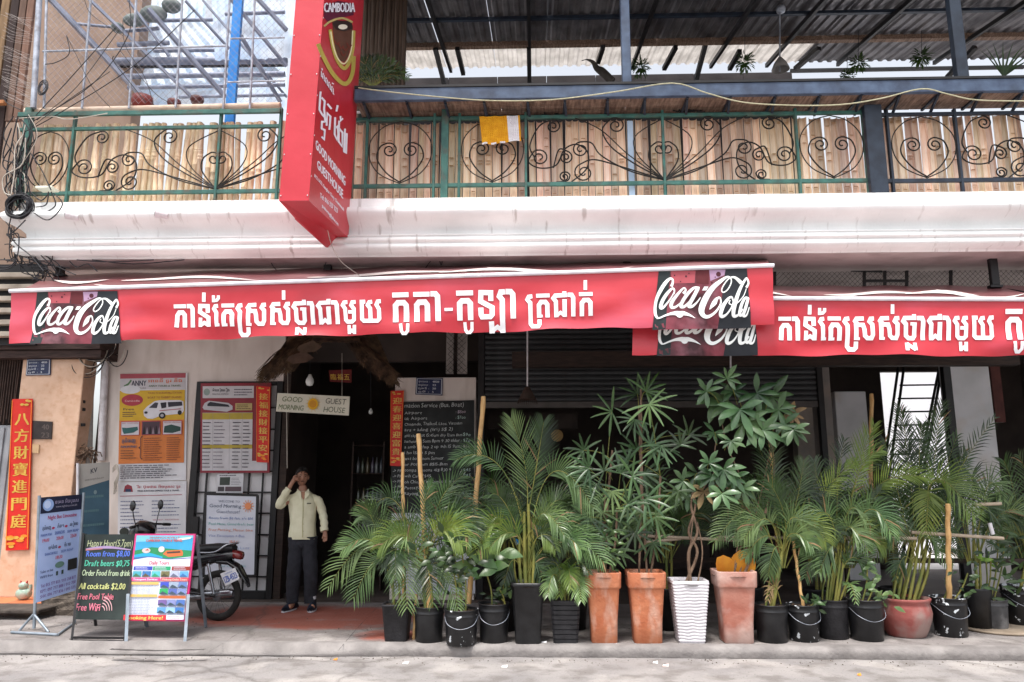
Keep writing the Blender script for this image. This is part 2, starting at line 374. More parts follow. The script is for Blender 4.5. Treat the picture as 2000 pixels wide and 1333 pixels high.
def ground_mat(name, c1, c2, red=None, cracks=True):
    m = bpy.data.materials.new(name); m.use_nodes = True; n = m.node_tree; b = n.nodes['Principled BSDF']; L = n.links.new
    b.inputs['Roughness'].default_value = .85
    tc = n.nodes.new('ShaderNodeTexCoord')
    def nz(s, det=6):
        t = n.nodes.new('ShaderNodeTexNoise'); t.inputs['Scale'].default_value = s; t.inputs['Detail'].default_value = det; L(tc.outputs['Object'], t.inputs[0]); return t
    def rp(src, a, z, ca, cz):
        r = n.nodes.new('ShaderNodeValToRGB'); e = r.color_ramp.elements; e[0].position = a; e[1].position = z; e[0].color = ca; e[1].color = cz; L(src, r.inputs[0]); return r
    def mix(f, a, bcol):
        x = n.nodes.new('ShaderNodeMix'); x.data_type = 'RGBA'; L(f, x.inputs[0]); L(a, x.inputs[6]); x.inputs[7].default_value = bcol; return x.outputs[2]
    out = rp(nz(1.3, 8).outputs[0], .35, .65, rgba(c1), rgba(c2)).outputs[0]
    out = mix(rp(nz(4, 9).outputs[0], .48, .62, (0, 0, 0, 1), (.65,) * 3 + (1,)).outputs[0], out, rgba('#6e6864')); out = mix(rp(nz(1.7, 10).outputs[0], .56, .64, (0, 0, 0, 1), (.5,) * 3 + (1,)).outputs[0], out, rgba('#b4aea9'))
    out = mix(rp(nz(45, 3).outputs[0], .62, .7, (0, 0, 0, 1), (.7,) * 3 + (1,)).outputs[0], out, rgba('#4c4744'))
    if red:
        acc = None
        for (cx, cy, rx, ry) in red:
            mp = n.nodes.new('ShaderNodeMapping'); mp.vector_type = 'POINT'; mp.inputs['Location'].default_value = (-cx / rx, -cy / ry, 0); mp.inputs['Scale'].default_value = (1 / rx, 1 / ry, 0)
            L(tc.outputs['Object'], mp.inputs[0]); g = n.nodes.new('ShaderNodeTexGradient'); g.gradient_type = 'SPHERICAL'; L(mp.outputs[0], g.inputs[0])
            if acc is None: acc = g.outputs['Fac']
            else:
                a_ = n.nodes.new('ShaderNodeMath'); a_.operation = 'MAXIMUM'; L(acc, a_.inputs[0]); L(g.outputs['Fac'], a_.inputs[1]); acc = a_.outputs[0]
        mu = n.nodes.new('ShaderNodeMath'); mu.operation = 'MULTIPLY'; L(acc, mu.inputs[0]); L(nz(3.5, 8).outputs[0], mu.inputs[1])
        out = mix(rp(mu.outputs[0], .1, .26, (0, 0, 0, 1), (.8,) * 3 + (1,)).outputs[0], out, rgba('#9a4a34'))
    if cracks:
        v = n.nodes.new('ShaderNodeTexVoronoi'); v.feature = 'DISTANCE_TO_EDGE'; v.inputs['Scale'].default_value = .27
        wv = n.nodes.new('ShaderNodeMix'); wv.data_type = 'VECTOR'; wv.inputs[0].default_value = .22; L(tc.outputs['Object'], wv.inputs[4]); L(nz(3).outputs['Color'], wv.inputs[5]); L(wv.outputs[1], v.inputs['Vector'])
        out = mix(rp(v.outputs[0], .0, .006, (.45,) * 3 + (1,), (0, 0, 0, 1)).outputs[0], out, rgba('#4e4945'))
    L(out, b.inputs['Base Color'])
    bp = n.nodes.new('ShaderNodeBump'); bp.inputs['Strength'].default_value = .5; bp.inputs['Distance'].default_value = .02
    L(nz(28, 8).outputs[0], bp.inputs['Height']); L(bp.outputs[0], b.inputs['Normal'])
    return m
ROADM = ground_mat('road_concrete', '#858180', '#9c9794')
WALKM = ground_mat('pavement_concrete', '#7c7674', '#928c89', red=[(-2.9, 9.35, 1.5, .95), (-3.3, 8.9, 1.2, .6), (-2.3, 8.7, 1.2, .5), (-1.45, 8.1, .5, .5), (-2.0, 9.3, 1.4, .8)])
BUCKS = None
def bucket_mat():
    m = mat('splashed_bucket', '#141416', '#222224', 9, .42); n = m.node_tree; L = n.links.new; b = n.nodes['Principled BSDF']
    tc = n.nodes.new('ShaderNodeTexCoord'); t = n.nodes.new('ShaderNodeTexNoise'); t.inputs['Scale'].default_value = 16; t.inputs['Detail'].default_value = 4; L(tc.outputs['Object'], t.inputs[0])
    sp = n.nodes.new('ShaderNodeSeparateXYZ'); L(tc.outputs['Object'], sp.inputs[0])
    # more splashes near the foot and the rim
    a = n.nodes.new('ShaderNodeMath'); a.operation = 'SUBTRACT'; a.inputs[1].default_value = .17; L(sp.outputs[2], a.inputs[0])
    ab = n.nodes.new('ShaderNodeMath'); ab.operation = 'ABSOLUTE'; L(a.outputs[0], ab.inputs[0])
    mu = n.nodes.new('ShaderNodeMath'); mu.operation = 'MULTIPLY_ADD'; mu.inputs[1].default_value = 1.0; L(ab.outputs[0], mu.inputs[0]); L(t.outputs[0], mu.inputs[2])
    r = n.nodes.new('ShaderNodeValToRGB'); r.color_ramp.elements[0].position = .745; r.color_ramp.elements[1].position = .76; L(mu.outputs[0], r.inputs[0])
    mx = n.nodes.new('ShaderNodeMix'); mx.data_type = 'RGBA'; L(r.outputs[0], mx.inputs[0]); L(b.inputs['Base Color'].links[0].from_socket, mx.inputs[6]); mx.inputs[7].default_value = rgba('#d5dade')
    L(mx.outputs[2], b.inputs['Base Color']); return m
BUCKS = bucket_mat()

# ---------------------------------------------------------------- the ground
W = 10.4; SL = 8.4     # facade wall plane, front of the balcony slab
m_ = MB(); m_.add([(-60, -60, 0), (60, -60, 0), (60, 60, 0), (-60, 60, 0)], [(0, 1, 2, 3)]); struct(m_.build('road', ROADM, origin=(0, 0, 0)))
m_ = MB(); m_.box(-14, 12, 7.72, 16, .002, .1); struct(m_.build('pavement', WALKM, origin=(0, 0, 0)))
# kerb: a rough concrete edge, worn round, lower to the left where bikes ride up
m_ = MB(); rd = random.Random(3); N = 220; prof = [(7.60, .0), (7.585, .05), (7.60, .092), (7.64, .106), (7.73, .108)]
vs = []; 
for i in range(N + 1):
    x = -14 + 26 * i / N; lowr = .35 + .65 * min(1, max(0, (x + 2.4) / 1.2)); j = rd.uniform(-.014, .014)
    for (y, z) in prof: vs.append((x, y + j * (z < .1) + (1 - lowr) * (-.06 if z < .06 else 0), z * (lowr if z < .1 else 1) + rd.uniform(-.002, .002)))
fs = [(i * 5 + k, i * 5 + 5 + k, i * 5 + 6 + k, i * 5 + 1 + k) for i in range(N) for k in range(4)]
m_.add(vs, fs, True); struct(m_.build('kerb', ROUGHC, origin=(0, 7.6, 0)))
# joints of the pavement and dark patches
JN = mat('joint_dirt', '#3e3a38', '#565150', 20, .95)
for k, pts in enumerate((((405, 1276), (456, 1243), (520, 1200)), ((660, 1272), (700, 1225), (742, 1182)), ((215, 1268), (300, 1271), (400, 1269)), ((1050, 1262), (1058, 1284)), ((1300, 1263), (1296, 1285)), ((1560, 1262), (1566, 1284)), ((1780, 1258), (1790, 1284)))):
    q = catmull([G(a, b_, .1012) for a, b_ in pts], 8) if k < 3 else None
    if q is None: continue
    m_ = MB(); rj = random.Random(k); w_ = .012 if k != 2 else .035
    l_ = [p + Vector((rj.uniform(-.004, .004), w_ * rj.uniform(.5, 1), 0)) for p in q]; r_ = [p - Vector((rj.uniform(-.004, .004), w_ * rj.uniform(.4, 1), 0)) for p in q]; n = len(q)
    m_.add(l_ + r_, [(i, n + i, n + i + 1, i + 1) for i in range(n - 1)]); struct(m_.build('pavement_joint', JN))
# grit in the gutter and along the kerb
m_ = MB(); rj = random.Random(12)
for k in range(520):
    x = rj.uniform(-6.5, 6.5); y = 7.56 - abs(rj.gauss(0, .12)) if k % 3 else rj.uniform(7.75, 9.5); z = .0 if y < 7.6 else .1; s_ = rj.uniform(.003, .011)
    m_.add([(x - s_, y, z), (x + s_ * .7, y - s_, z), (x + s_ * .4, y + s_, z), (x, y, z + s_ * .9)], [(0, 1, 3), (1, 2, 3), (2, 0, 3)])
g_ = m_.build('grit', STONE); g_['kind'] = 'stuff'; g_['label'] = 'grit and small stones scattered along the gutter and pavement'; g_['category'] = 'grit'
# litter on the road
for (px, py, c, s) in ((792, 1297, '#e8e4dc', .03), (985, 1304, '#e8e6e0', .03), (655, 1290, '#d8842c', .02), (1280, 1296, '#eceae6', .025), (1678, 1320, '#e09030', .018), (1300, 1302, '#f0d8d0', .03), (1062, 1257, '#e8e8ea', .03)):
    g = G(px, py, .0 if py > 1285 else .1); m_ = MB(); m_.add([g + Vector((-s, -s * .5, .006)), g + Vector((s * .8, -s * .7, .004)), g + Vector((s, s * .5, .02)), g + Vector((-s * .6, s * .6, .012))], [(0, 1, 2, 3)])
    m_.add([g + Vector((-s, -s * .5, .002)), g + Vector((s * .8, -s * .7, .001)), g + Vector((s, s * .5, .004)), g + Vector((-s * .6, s * .6, .002))], [(0, 3, 2, 1)])
    o = m_.build('paper_scrap', ink(c)); tag(o, {792: 'white scrap lying on the road below the black square pots', 985: 'whitish scrap lying on the road in front of the tall black planter', 655: 'orange scrap on the road in front of the doorway', 1280: 'white scrap on the road before the second terracotta pot', 1678: 'orange peel scrap on the road below the red clay bowl', 1300: 'pinkish scrap on the road before the white ribbed pot', 1062: 'small white crumpled scrap on the kerb beside the tall black planter'}[px], 'litter', 'scraps on the road')

# ---------------------------------------------------------------- guesthouse building
bld = thing('guesthouse_building', 'white two storey guesthouse with moulded balcony slab over a dark open ground floor', 'building', (0, W, .1))
XL = P(30, 450, SL).x; XR = 9.0
# moulded slab edge swept along the front, with a return at its left end
ZT = P(1000, 385, SL).z; ZB = P(1000, 494, SL).z; hh = (ZT - ZB) / .66
prof = [(.0, 1.0), (.0, .845), (-.02, .83), (-.085, .80), (-.12, .75), (-.12, .69), (-.09, .63), (-.03, .575), (.04, .52), (.08, .46), (.085, .40), (.07, .355), (.0, .345), (-.004, .335), (-.004, .325), (.01, .32), (.01, .295), (-.012, .285), (-.02, .25), (-.012, .215), (.01, .205), (.01, .18), (-.002, .175), (-.002, .10), (.015, .095), (.02, .07), (.10, .05), (.12, .0)]
prof = [(a, ZB + (ZT - ZB) * b) for a, b in prof]
m_ = MB(); n = len(prof); NX = 60; vs = []
rd = random.Random(5)
for i in range(NX + 1):
    t = i / NX; x = XL + (XR - XL) * t
    for a, z in prof: vs.append((x - (.0 if i else -.0) + (a if i == 0 else 0) , SL + a + rd.uniform(-.0025, .0025), z + rd.uniform(-.0018, .0018)))
m_.add(vs, [(i * n + k + 1, i * n + n + k + 1, i * n + n + k, i * n + k) for i in range(NX) for k in range(n - 1)], True)
vs = []
for Y in (0, 1):
    for a, z in prof: vs.append((XL + a, SL + a if Y == 0 else W + 3.6, z))
m_.add(vs, [(k, n + k, n + k + 1, k + 1) for k in range(n - 1)], True)
m_.smooth = False
m_.add([(XL, SL, ZT), (XR, SL, ZT), (XR, W + 3.6, ZT), (XL, W + 3.6, ZT)], [(0, 1, 2, 3)])
m_.build('balcony_cornice', CORN, bld)
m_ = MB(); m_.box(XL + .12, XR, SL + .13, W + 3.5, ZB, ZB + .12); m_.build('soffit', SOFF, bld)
# ground-floor walls (butt jointed)
def wallpx(name, px0, px1, Y0, Y1, z0, z1, mt, parent=bld):
    a = P(px0, 900, Y0).x; b_ = P(px1, 900, Y0).x; m = MB(); m.box(a, b_, Y0, Y1, z0, z1); return m.build(name, mt, parent)
XW0 = P(188, 900, W).x; XG0 = P(373, 900, W).x; XG1 = P(545, 900, W).x; XD1 = P(768, 900, W).x; XC1 = P(928, 900, W).x
ZG = P(450, 746, W).z
m_ = MB(); m_.box(XW0, XG0, W, W + .2, .1, ZB); m_.box(XG0, XG1, W, W + .2, ZG, ZB); m_.box(XG0, XG1, W + .12, W + .2, .1, .22)
m_.build('shop_wall', WALLW, bld)
ZC = P(850, 738, W).z
m_ = MB(); m_.box(XD1, XC1, W, W + .3, .1, ZC); m_.build('column', WALLW, bld)
# upper beam behind the thatch, and room shell
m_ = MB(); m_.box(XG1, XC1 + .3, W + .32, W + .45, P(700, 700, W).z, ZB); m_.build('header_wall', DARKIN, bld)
RB = 14.2
XO0 = P(1725, 800, RB).x; XO1 = P(1890, 800, RB).x; ZO = P(1750, 726, RB).z
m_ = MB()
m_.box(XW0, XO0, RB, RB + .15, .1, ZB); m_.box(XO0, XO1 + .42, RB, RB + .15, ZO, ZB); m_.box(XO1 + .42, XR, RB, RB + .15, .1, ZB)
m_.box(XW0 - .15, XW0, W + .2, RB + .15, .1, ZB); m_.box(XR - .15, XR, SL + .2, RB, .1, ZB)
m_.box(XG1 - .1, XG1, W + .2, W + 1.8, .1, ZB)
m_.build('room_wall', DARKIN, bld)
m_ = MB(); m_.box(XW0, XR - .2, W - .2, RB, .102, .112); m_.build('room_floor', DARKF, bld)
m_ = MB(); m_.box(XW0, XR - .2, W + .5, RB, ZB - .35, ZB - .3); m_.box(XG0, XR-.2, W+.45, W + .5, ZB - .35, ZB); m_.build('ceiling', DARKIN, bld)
# courtyard wall behind the rear opening, lit from above
m_ = MB(); m_.box(XO0 - 2.5, XO1 + 2.5, RB + 3.6, RB + 3.75, .1, 7.5); m_.build('courtyard_wall', mat('bright_courtyard_wall', '#e8e8ec', '#f4f4f8', 2, .8), bld)
m_ = MB(); m_.box(XO0 - 2.5, XO1 + 2.5, RB + .15, RB + 3.6, .09, .104); m_.build('courtyard_floor', mat('courtyard_floor', '#b8b4b0', '#ccc8c4', 2, .8), bld)
# pale pillars in the dark room; last grey partition stands in for window light
for (a, b_, Y, t, bt, mt, nm) in ((1606, 1633, 10.9, 715, 1080, 'grey_pillar', 'pillar'), (1868, 1952, 11.6, 700, 1130, 'white_pillar', 'pillar'), (1640, 1702, 12.6, 765, 960, 'white_pillar', 'partition_wall'), (1560, 1597, 12.9, 790, 1000, 'grey_pillar', 'partition_wall')):
    q0 = P(a, 900, Y); q1 = P(b_, 900, Y); zt = min(P(a, t, Y).z, ZB - .36); m = MB(); m.bbox(q0.x, q1.x, Y, Y + .25, .112, zt, .01)
    m.build(nm, mat(mt, '#77726e' if 'grey' in mt else '#c9cacc', '#8c8682' if 'grey' in mt else '#dadadd', 2.5, .8, .1, stain='#b8a288', sscale=1.5, samt=.5), bld)
m_ = MB(); q0 = P(1955, 900, 11.7); m_.box(q0.x, q0.x + .14, 11.7, 11.9, P(1955, 825, 11.7).z, 3.6); m_.build('door_jamb', mat('maroon_wood', '#4a2622', '#5c322c', 6, .7), bld)
# dark beams overhead at the right, below the awning
m_ = MB(); a = P(1500, 712, 9.6); b_ = P(2060, 712, 9.6); m_.box(P(1000, 700, 9.6).x, 6, 9.6, 9.75, P(1500, 715, 9.6).z, P(1500, 700, 9.6).z + .1); m_.build('lintel_beam', DWOOD, bld)
# steel lattice columns above the menu column
for (a, b_) in ((871, 885), (893, 912)):
    m = MB(); m.box(P(a, 700, W).x, P(b_, 700, W).x, W + .02, W + .1, ZC + .06, ZB); m.build('vent_panel', mat('grey_panel', '#8a8480', '#a09a96', 3, .8), bld)
m = MB(); x0 = P(868, 700, W).x; x1 = P(914, 700, W).x; z1 = P(880, 655, W).z; z0 = ZC + .06; s = .075
for k in range(-8, 9):
    for sgn in (1, -1):
        xa = (x0 + x1) / 2 + k * s; pts = []
        for t in [i / 12 for i in range(13)]:
            z = z0 + (z1 - z0 + .5) * t; x = xa + sgn * (z - z0)
            if x0 <= x <= x1: pts.append((x, W - .01, z))
        if len(pts) > 1: m.tube([pts[0], pts[-1]], .003, 3)
m.build('wire_mesh', IRON, bld, kind='stuff')

# ---- roller shutter in the room front
sh = thing('roller_shutter', 'dark grey corrugated roller shutter pulled halfway down across the open front', 'shutter', (1.2, W, 2.6))
ZS0 = P(1000, 797, W).z; ZS1 = ZB - .3; hs_ = .072; z = ZS0 + .09; X0 = XC1 + .12; X1 = P(1600, 800, W).x
SHM = mat('shutter_steel', '#3c3e40', '#4e5053', 3, .5, .1, metal=.4, stain='#2c2a2a', sscale=3, samt=.6, rnd=.12)
me0 = None; k = 0
while z < ZS1:
    if me0 is None:
        m = MB(); pr = [(0, 0), (-.016, .012), (-.02, .034), (-.014, .056), (0, hs_ - .003), (.01, hs_ - .003), (.01, 0)]
        m.add([(x, y, zz) for x in (X0 - 1.2, X1 - 1.2) for y, zz in pr], [(i, i + 1, 7 + i + 1, 7 + i) for i in range(6)] + [tuple(range(7)), tuple(range(13, 6, -1))])
        o = m.build('slat', SHM, None, origin=(0, 0, 0)); me0 = o
    else: o = me0.copy(); C.objects.link(o)
    o.parent = sh; o.location = (0, W - W + .05, z - 2.6); o['_w'] = (1.2, W, z); z += hs_
m = MB(); m.bbox(X0, X1, W + .02, W + .07, ZS0, ZS0 + .085); m.build('bottom_bar', mat('shutter_bar', '#4a4644', '#5a5654', 4, .6), sh)
m = MB(); m.bbox(X0 - .09, X0 - .005, W + .0, W + .1, .112, ZB - .0 - .02); m.build('guide_rail', BLACKP, sh)
m = MB(); m.bbox(X1 + .005, X1 + .08, W + .0, W + .1, .112, ZB - .02); m.build('guide_rail', BLACKP, sh)

# ---------------------------------------------------------------- neighbour house at the left
nb = thing('neighbour_house', 'peach tiled front of the neighbouring house with dark timber header and louvred vent', 'building', (-7, 10, .1))
NY = 10.1
x0 = P(22, 900, NY).x; x1 = P(146, 900, NY).x; zt = P(80, 702, NY).z
m = MB(); m.bbox(x0, x1, NY, NY + .3, .16, zt, .008); m.build('tiled_pillar', PEACH, nb)
m = MB(); m.box(x0 - 3, x1 + .28, NY - .12, NY + .3, zt + .002, zt + .10); m.box(x0 - 3, x1 + .28, NY - .16, NY + .3, zt + .11, zt + .52); m.build('header_beam', mat('header_wood', '#2e211e', '#453430', 5, .8, .3, stretch=(1, 1, 9)), nb)
m = MB(); m.box(x0 - 3, x1 + .28, NY + .05, NY + .3, zt + .53, 9.5); m.build('upper_wall', mat('neighbour_plaster', '#8d7668', '#a08a7a', 2, .85, stain='#5d4a40', sscale=2, samt=.6), nb)
for i in range(6):
    z = P(10, 666 - i * 23 - 13, NY - .3).z; m = MB(); m.bbox(x0 - 3, x0 + .28, NY - .34, NY - .22, z - .035, z + .03); m.build('louvre_slat', mat('louvre_paint', '#a89c8e', '#beb2a4', 4, .7, stain='#6c5c50', sscale=3, samt=.5), nb)
m = MB(); m.box(x0 - 3, x0 + .28, NY - .2, NY - .17, P(0, 680, NY).z, P(0, 525, NY).z); m.build('vent_shade_panel', BLACKP, nb)  # solid black panel standing for the shade behind the louvres
m = MB(); m.bbox(x0 - 1.2, x0 - .02, NY + .1, NY + .16, .16, P(10, 830, NY).z)
for k in range(6): m.bbox(x0 - .16 - k * .1, x0 - .10 - k * .1, NY + .075, NY + .1, .2, P(10, 835, NY).z)
m.build('metal_door', mat('grey_metal_door', '#82858a', '#989ba0', 3, .5, .1), nb)
m = MB(); m.box(x0 - 3, x0 - .02, NY + .2, NY + .3, P(10, 830, NY).z, zt); m.build('gloom_panel', mat('door_gloom', '#1a1412', '#2a201c', 3, .9), nb)  # solid dark panel, gloom of the opening put into its colour
rd = random.Random(2)
m = MB()
for k in range(16):
    x = x0 - .03 - k * .035; m.beam((x, NY + .05, zt), (x + rd.uniform(-.02, .02), NY + .05, P(10, 825, NY).z + rd.uniform(-.05, .1)), .02, .01)
m.build('hanging_strips', mat('brown_strip', '#33251f', '#54413a', 6, .8), nb, kind='stuff')
st = G(10, 1210); m = MB(); m.bbox(x0 - 3, P(146, 900, NY).x + .05, 9.25, NY - .005, .101, .165, .01); m.build('tiled_step', TILEO, nb)
m = MB()
for k in range(14): m.box(x0 - 3 + k * .32, x0 - 2.99 + k * .32, 9.252, NY - .02, .166, .1668)
m.build('tile_joints', mat('grout', '#8d6a58', '#9a7866', 6, .9), nb, kind='stuff')
# brick/brown front strips of the upper floor at the left edge
up = thing('neighbour_balcony_screen', 'brown and ochre vertical boards of the neighbouring balcony at the top left corner', 'screen', (-6.6, 8.9, 4))
cols = ['#5b4636', '#43302a', '#6e5840', '#2c201e', '#58443a', '#6a5044']
for k, (pa, pb) in enumerate(((-60, -32), (-28, -8), (-4, 12), (15, 30), (32, 45), (47, 60))):
    a = P(pa, 100, 9.0).x; b_ = P(pb, 100, 9.0).x; m = MB(); m.bbox(a, b_, 8.95, 9.0, P(10, 470 if k < 4 else 240, 9.0).z, 8.2, .004)
    m.build('board', mat('board_' + cols[k][1:], cols[k], tuple(min(1, x * 1.5) for x in lin(cols[k])), 5, .85, .3, stretch=(4, 1, .8)), up)
for z, hgt in ((P(10, 205, 8.9).z, .05), (P(10, 330, 8.9).z, .05), (P(10, 420, 8.9).z, .06)):
    m = MB(); m.bbox(P(-60, 100, 8.9).x, P(24, 100, 8.9).x, 8.86, 8.93, z, z + hgt, .006); m.build('cross_board', mat('board_orange', '#94603a', '#b98055', 5, .8), up)

# ---------------------------------------------------------------- balcony railing
RY = 8.52
def ironrail(name, label, posts, thick, px0, px1, yt, yb, toprail, col, panels):
    t = thing(name, label, 'railing', P((px0 + px1) / 2, 385, RY))
    def yl(px, ya): return ya[0] + (ya[1] - ya[0]) * (px - px0) / (px1 - px0)
    def rail(nm, ya, h_, extra=0):
        m = MB(); a = P(px0, yl(px0, ya), RY - extra); b_ = P(px1, yl(px1, ya), RY - extra); zc = (a.z + b_.z) / 2
        m.bbox(a.x, b_.x, RY - .02 - extra, RY + .02 - extra, zc - h_ / 2, zc + h_ / 2, .003); m.build(nm, col, t); return zc
    zt = rail('top_rail', yt, .04); zb = rail('bottom_rail', yb, .045)
    zz = rail('handrail', toprail, .055, .045) if toprail else zt
    for p in posts:
        x = P(p, 300, RY).x; w_ = .085 if p in thick else .03
        m = MB(); m.bbox(x - w_ / 2, x + w_ / 2, RY - .026 - (.02 if p in thick else 0), RY + .026, ZT + .001, zz + (.1 if p in thick else .06), .003); m.build('post', col, t)
    def yq(px, v): return P(px, yl(px, yt), RY).z * (1 - v) + zb * v
    for (a, b_, kind_) in panels:
        xa = P(a, 300, RY).x; xb = P(b_, 300, RY).x; wd = xb - xa; ztp = zt - .02; h_ = ztp - zb - .022
        def W3(u, v, flip):
            return Vector((xa + wd * (1 - u if flip else u), RY - .012, ztp - v * h_))
        def curl(path, spc=None, r=None, turns=1.6, sg=1, flip=False, rad=.009):
            pts = [Vector((u * wd, v * h_)) for u, v in path]
            pts = catmull(pts, 7)
            if spc:
                cx, cy = spc[0] * wd, spc[1] * h_; e = pts[-1]; a0 = math.atan2(e.y - cy, e.x - cx); r0 = math.hypot(e.x - cx, e.y - cy); K = 26
                for i in range(1, K + 1):
                    q = i / K; rr = r0 * (1 - q) ** .8 * .85 + r0 * .14; an = a0 + sg * q * turns * 2 * math.pi; pts.append(Vector((cx + rr * math.cos(an), cy + rr * math.sin(an))))
            m = MB(); m.tube([W3(p.x / wd, p.y / h_, flip) for p in pts], rad, 5); m.build('scroll', IRON, t)
        if kind_ == 'heart':
            for s in (0, 1):
                f = bool(s)
                curl([(.5, .97), (.3, .82), (.16, .6), (.2, .42), (.3, .36)], (.34, .47), sg=1, flip=f)
                curl([(.5, .02), (.25, .1), (.06, .32), (.05, .6), (.2, .84), (.5, .99)], flip=f, rad=.007)
        else:
            f = kind_ == 'fanL'
            curl([(.06, .6), (.03, .42), (.1, .12), (.2, .02)], (.2, .13), sg=1, flip=f)
            curl([(.33, 1), (.44, .8), (.45, .55), (.37, .42), (.28, .5), (.22, .74), (.1, .78), (.02, .68), (.06, .52)], (.1, .62), sg=1, flip=f)
            curl([(.2, .78), (.24, .5), (.3, .52)], (.29, .62), sg=1, flip=f)
            curl([(.22, 1), (.3, .98), (.32, .9)], (.28, .92), sg=-1, flip=f)
            curl([(1, .99), (.75, .84), (.55, .6), (.48, .4), (.4, .38)], (.4, .5), sg=-1, flip=f)
            curl([(1, .99), (.78, .72), (.62, .46), (.56, .2), (.62, .03)], (.66, .13), sg=1, flip=f)
            curl([(1, .99), (.7, .78), (.5, .66), (.4, .72)], (.42, .86), sg=-1, flip=f)
            curl([(.36, .0), (.55, .2), (.75, .6), (1, .99)], flip=f, rad=.007)
            curl([(1, .99), (.82, .62), (.8, .3), (1, .03)], flip=f, rad=.007)
            curl([(1, .99), (.9, .7), (.9, .5), (.95, .4)], (.97, .5), sg=1, flip=f, turns=1.3)
    return t
ironrail('iron_railing', 'green balcony railing with black iron scrolls in front of the round bamboo canes', (50, 140, 427, 545), (50,), 36, 548, (258, 243), (382, 371), (228, 214), GREEN, ((50, 140, 'heart'), (140, 427, 'fanR'), (427, 690, 'fanL')))
ironrail('iron_railing', 'green balcony railing with iron scrolls in front of the split bamboo, centre of the balcony', (716, 848, 869, 897, 1027, 1296, 1558, 1691), (869,), 690, 1700, (231, 224), (365, 353), None, GREEN, ((716, 848, 'heart'), (897, 1027, 'heart'), (1027, 1296, 'fanR'), (1296, 1558, 'fanL'), (1558, 1691, 'heart')))
ironrail('iron_railing', 'dark blue balcony railing bay with iron scrolls at the right end of the balcony', (1711, 1738, 1872, 2150), (1711,), 1702, 2160, (224, 220), (353, 351), None, DBLUE, ((1738, 1872, 'heart'), (1872, 2150, 'fanR')))

# ---- bamboo screens, every cane its own piece
def caneset(name, label, px0, px1, step, Y, mt, half, ytop, lean):
    t = thing(name, label, 'screen', P((px0 + px1) / 2, 385, Y))
    rd = random.Random(11 if half else 12); protos = []
    h_ = 1.12
    for v in range(6):
        m = MB(); r = .0365 if half else .0365
        nodes = sorted(rd.uniform(.08, h_ - .05) for _ in range(3 if half else 4))
        if half:
            K = 6; zs = [0]
            for q in nodes: zs += [q - .012, q, q + .012]
            zs.append(h_); n_ = K + 1; vs = []
            for z in sorted(zs):
                bulge = 1.0
                for q in nodes:
                    if abs(z - q) < .004: bulge = .35
                for k in range(n_):
                    a = math.pi * k / K; vs.append((-math.cos(a) * r * 1.12, math.sin(a) * r * .95 * bulge, z))
            L_ = len(zs); m.m = 0
            m.add(vs, [(i * n_ + k, i * n_ + k + 1, i * n_ + n_ + k + 1, i * n_ + n_ + k) for i in range(L_ - 1) for k in range(K)], True)
            m.m = 0
            for sx in (-1, 1): m.box(sx * r * 1.12 - .002, sx * r * 1.12 + .002, -.003, .004, 0, h_)
            m.m = 1
            for q in nodes: m.add([(-r * .7, r * .12, q - .003), (r * .7, r * .12, q - .003), (r * .55, r * .08, q + .006), (-r * .55, r * .08, q + .006)], [(0, 1, 2, 3)])
        else:
            zs = [0]; rr = [r]
            for q in nodes: zs += [q - .012, q - .004, q + .004, q + .012]; rr += [r * .97, r * 1.07, r * 1.07, r * .97]
            zs.append(h_); rr.append(r); o_ = sorted(zip(zs, rr)); m.tube([(0, 0, z) for z, _ in o_], [q for _, q in o_], 9)
        ob = m.build('cane', [mt, NODE], t, origin=(0, 0, 0)); protos.append(ob)
    i = 0; px = px0
    while px < px1:
        sc_ = rd.uniform(.82, 1.15)
        if half and rd.random() < .05: px += step * .5
        if not half and rd.random() < .06: px += step * .35
        pr = protos[i] if i < 6 else protos[rd.randrange(6)].copy()
        if i >= 6: C.objects.link(pr); pr.parent = t
        px += step * sc_ * .5; p = P(px, 380, Y)
        hz = ytop + rd.uniform(-.006, .012)
        pr.location = (p.x - wloc(t)[0], p.y - wloc(t)[1] + rd.uniform(-.008, .008), ZT + .003 - wloc(t)[2])
        pr.rotation_euler = (0, lean + rd.uniform(-.018, .018), rd.choice((0, 0, math.pi)) if not half else 0)
        pr.scale = (sc_ * (1.0), sc_, hz / h_)
        px += step * sc_ * .5; i += 1
    for q in protos[i:]: bpy.data.objects.remove(q)
    return t
caneset('bamboo_screen', 'screen of round upright bamboo canes behind the left railing', 62, 548, 12.4, 8.62, CANE, False, 1.07, .035)
caneset('bamboo_screen', 'screen of pale split bamboo with its hollow side out behind the long railing', 690, 2010, 15.6, 8.62, SPLIT, True, 1.035, 0)
for px in (1228, ):
    m = MB(); p = P(px + 4, 300, 8.58); m.bbox(p.x - .035, p.x + .035, 8.565, 8.595, ZT, P(px, 237, 8.58).z, .004); tag(m.build('pale_post', mat('pale_blue_paint', '#9fb4cc', '#b8cadc', 5, .5)), 'pale blue square post standing between the split bamboo behind the railing', 'post')

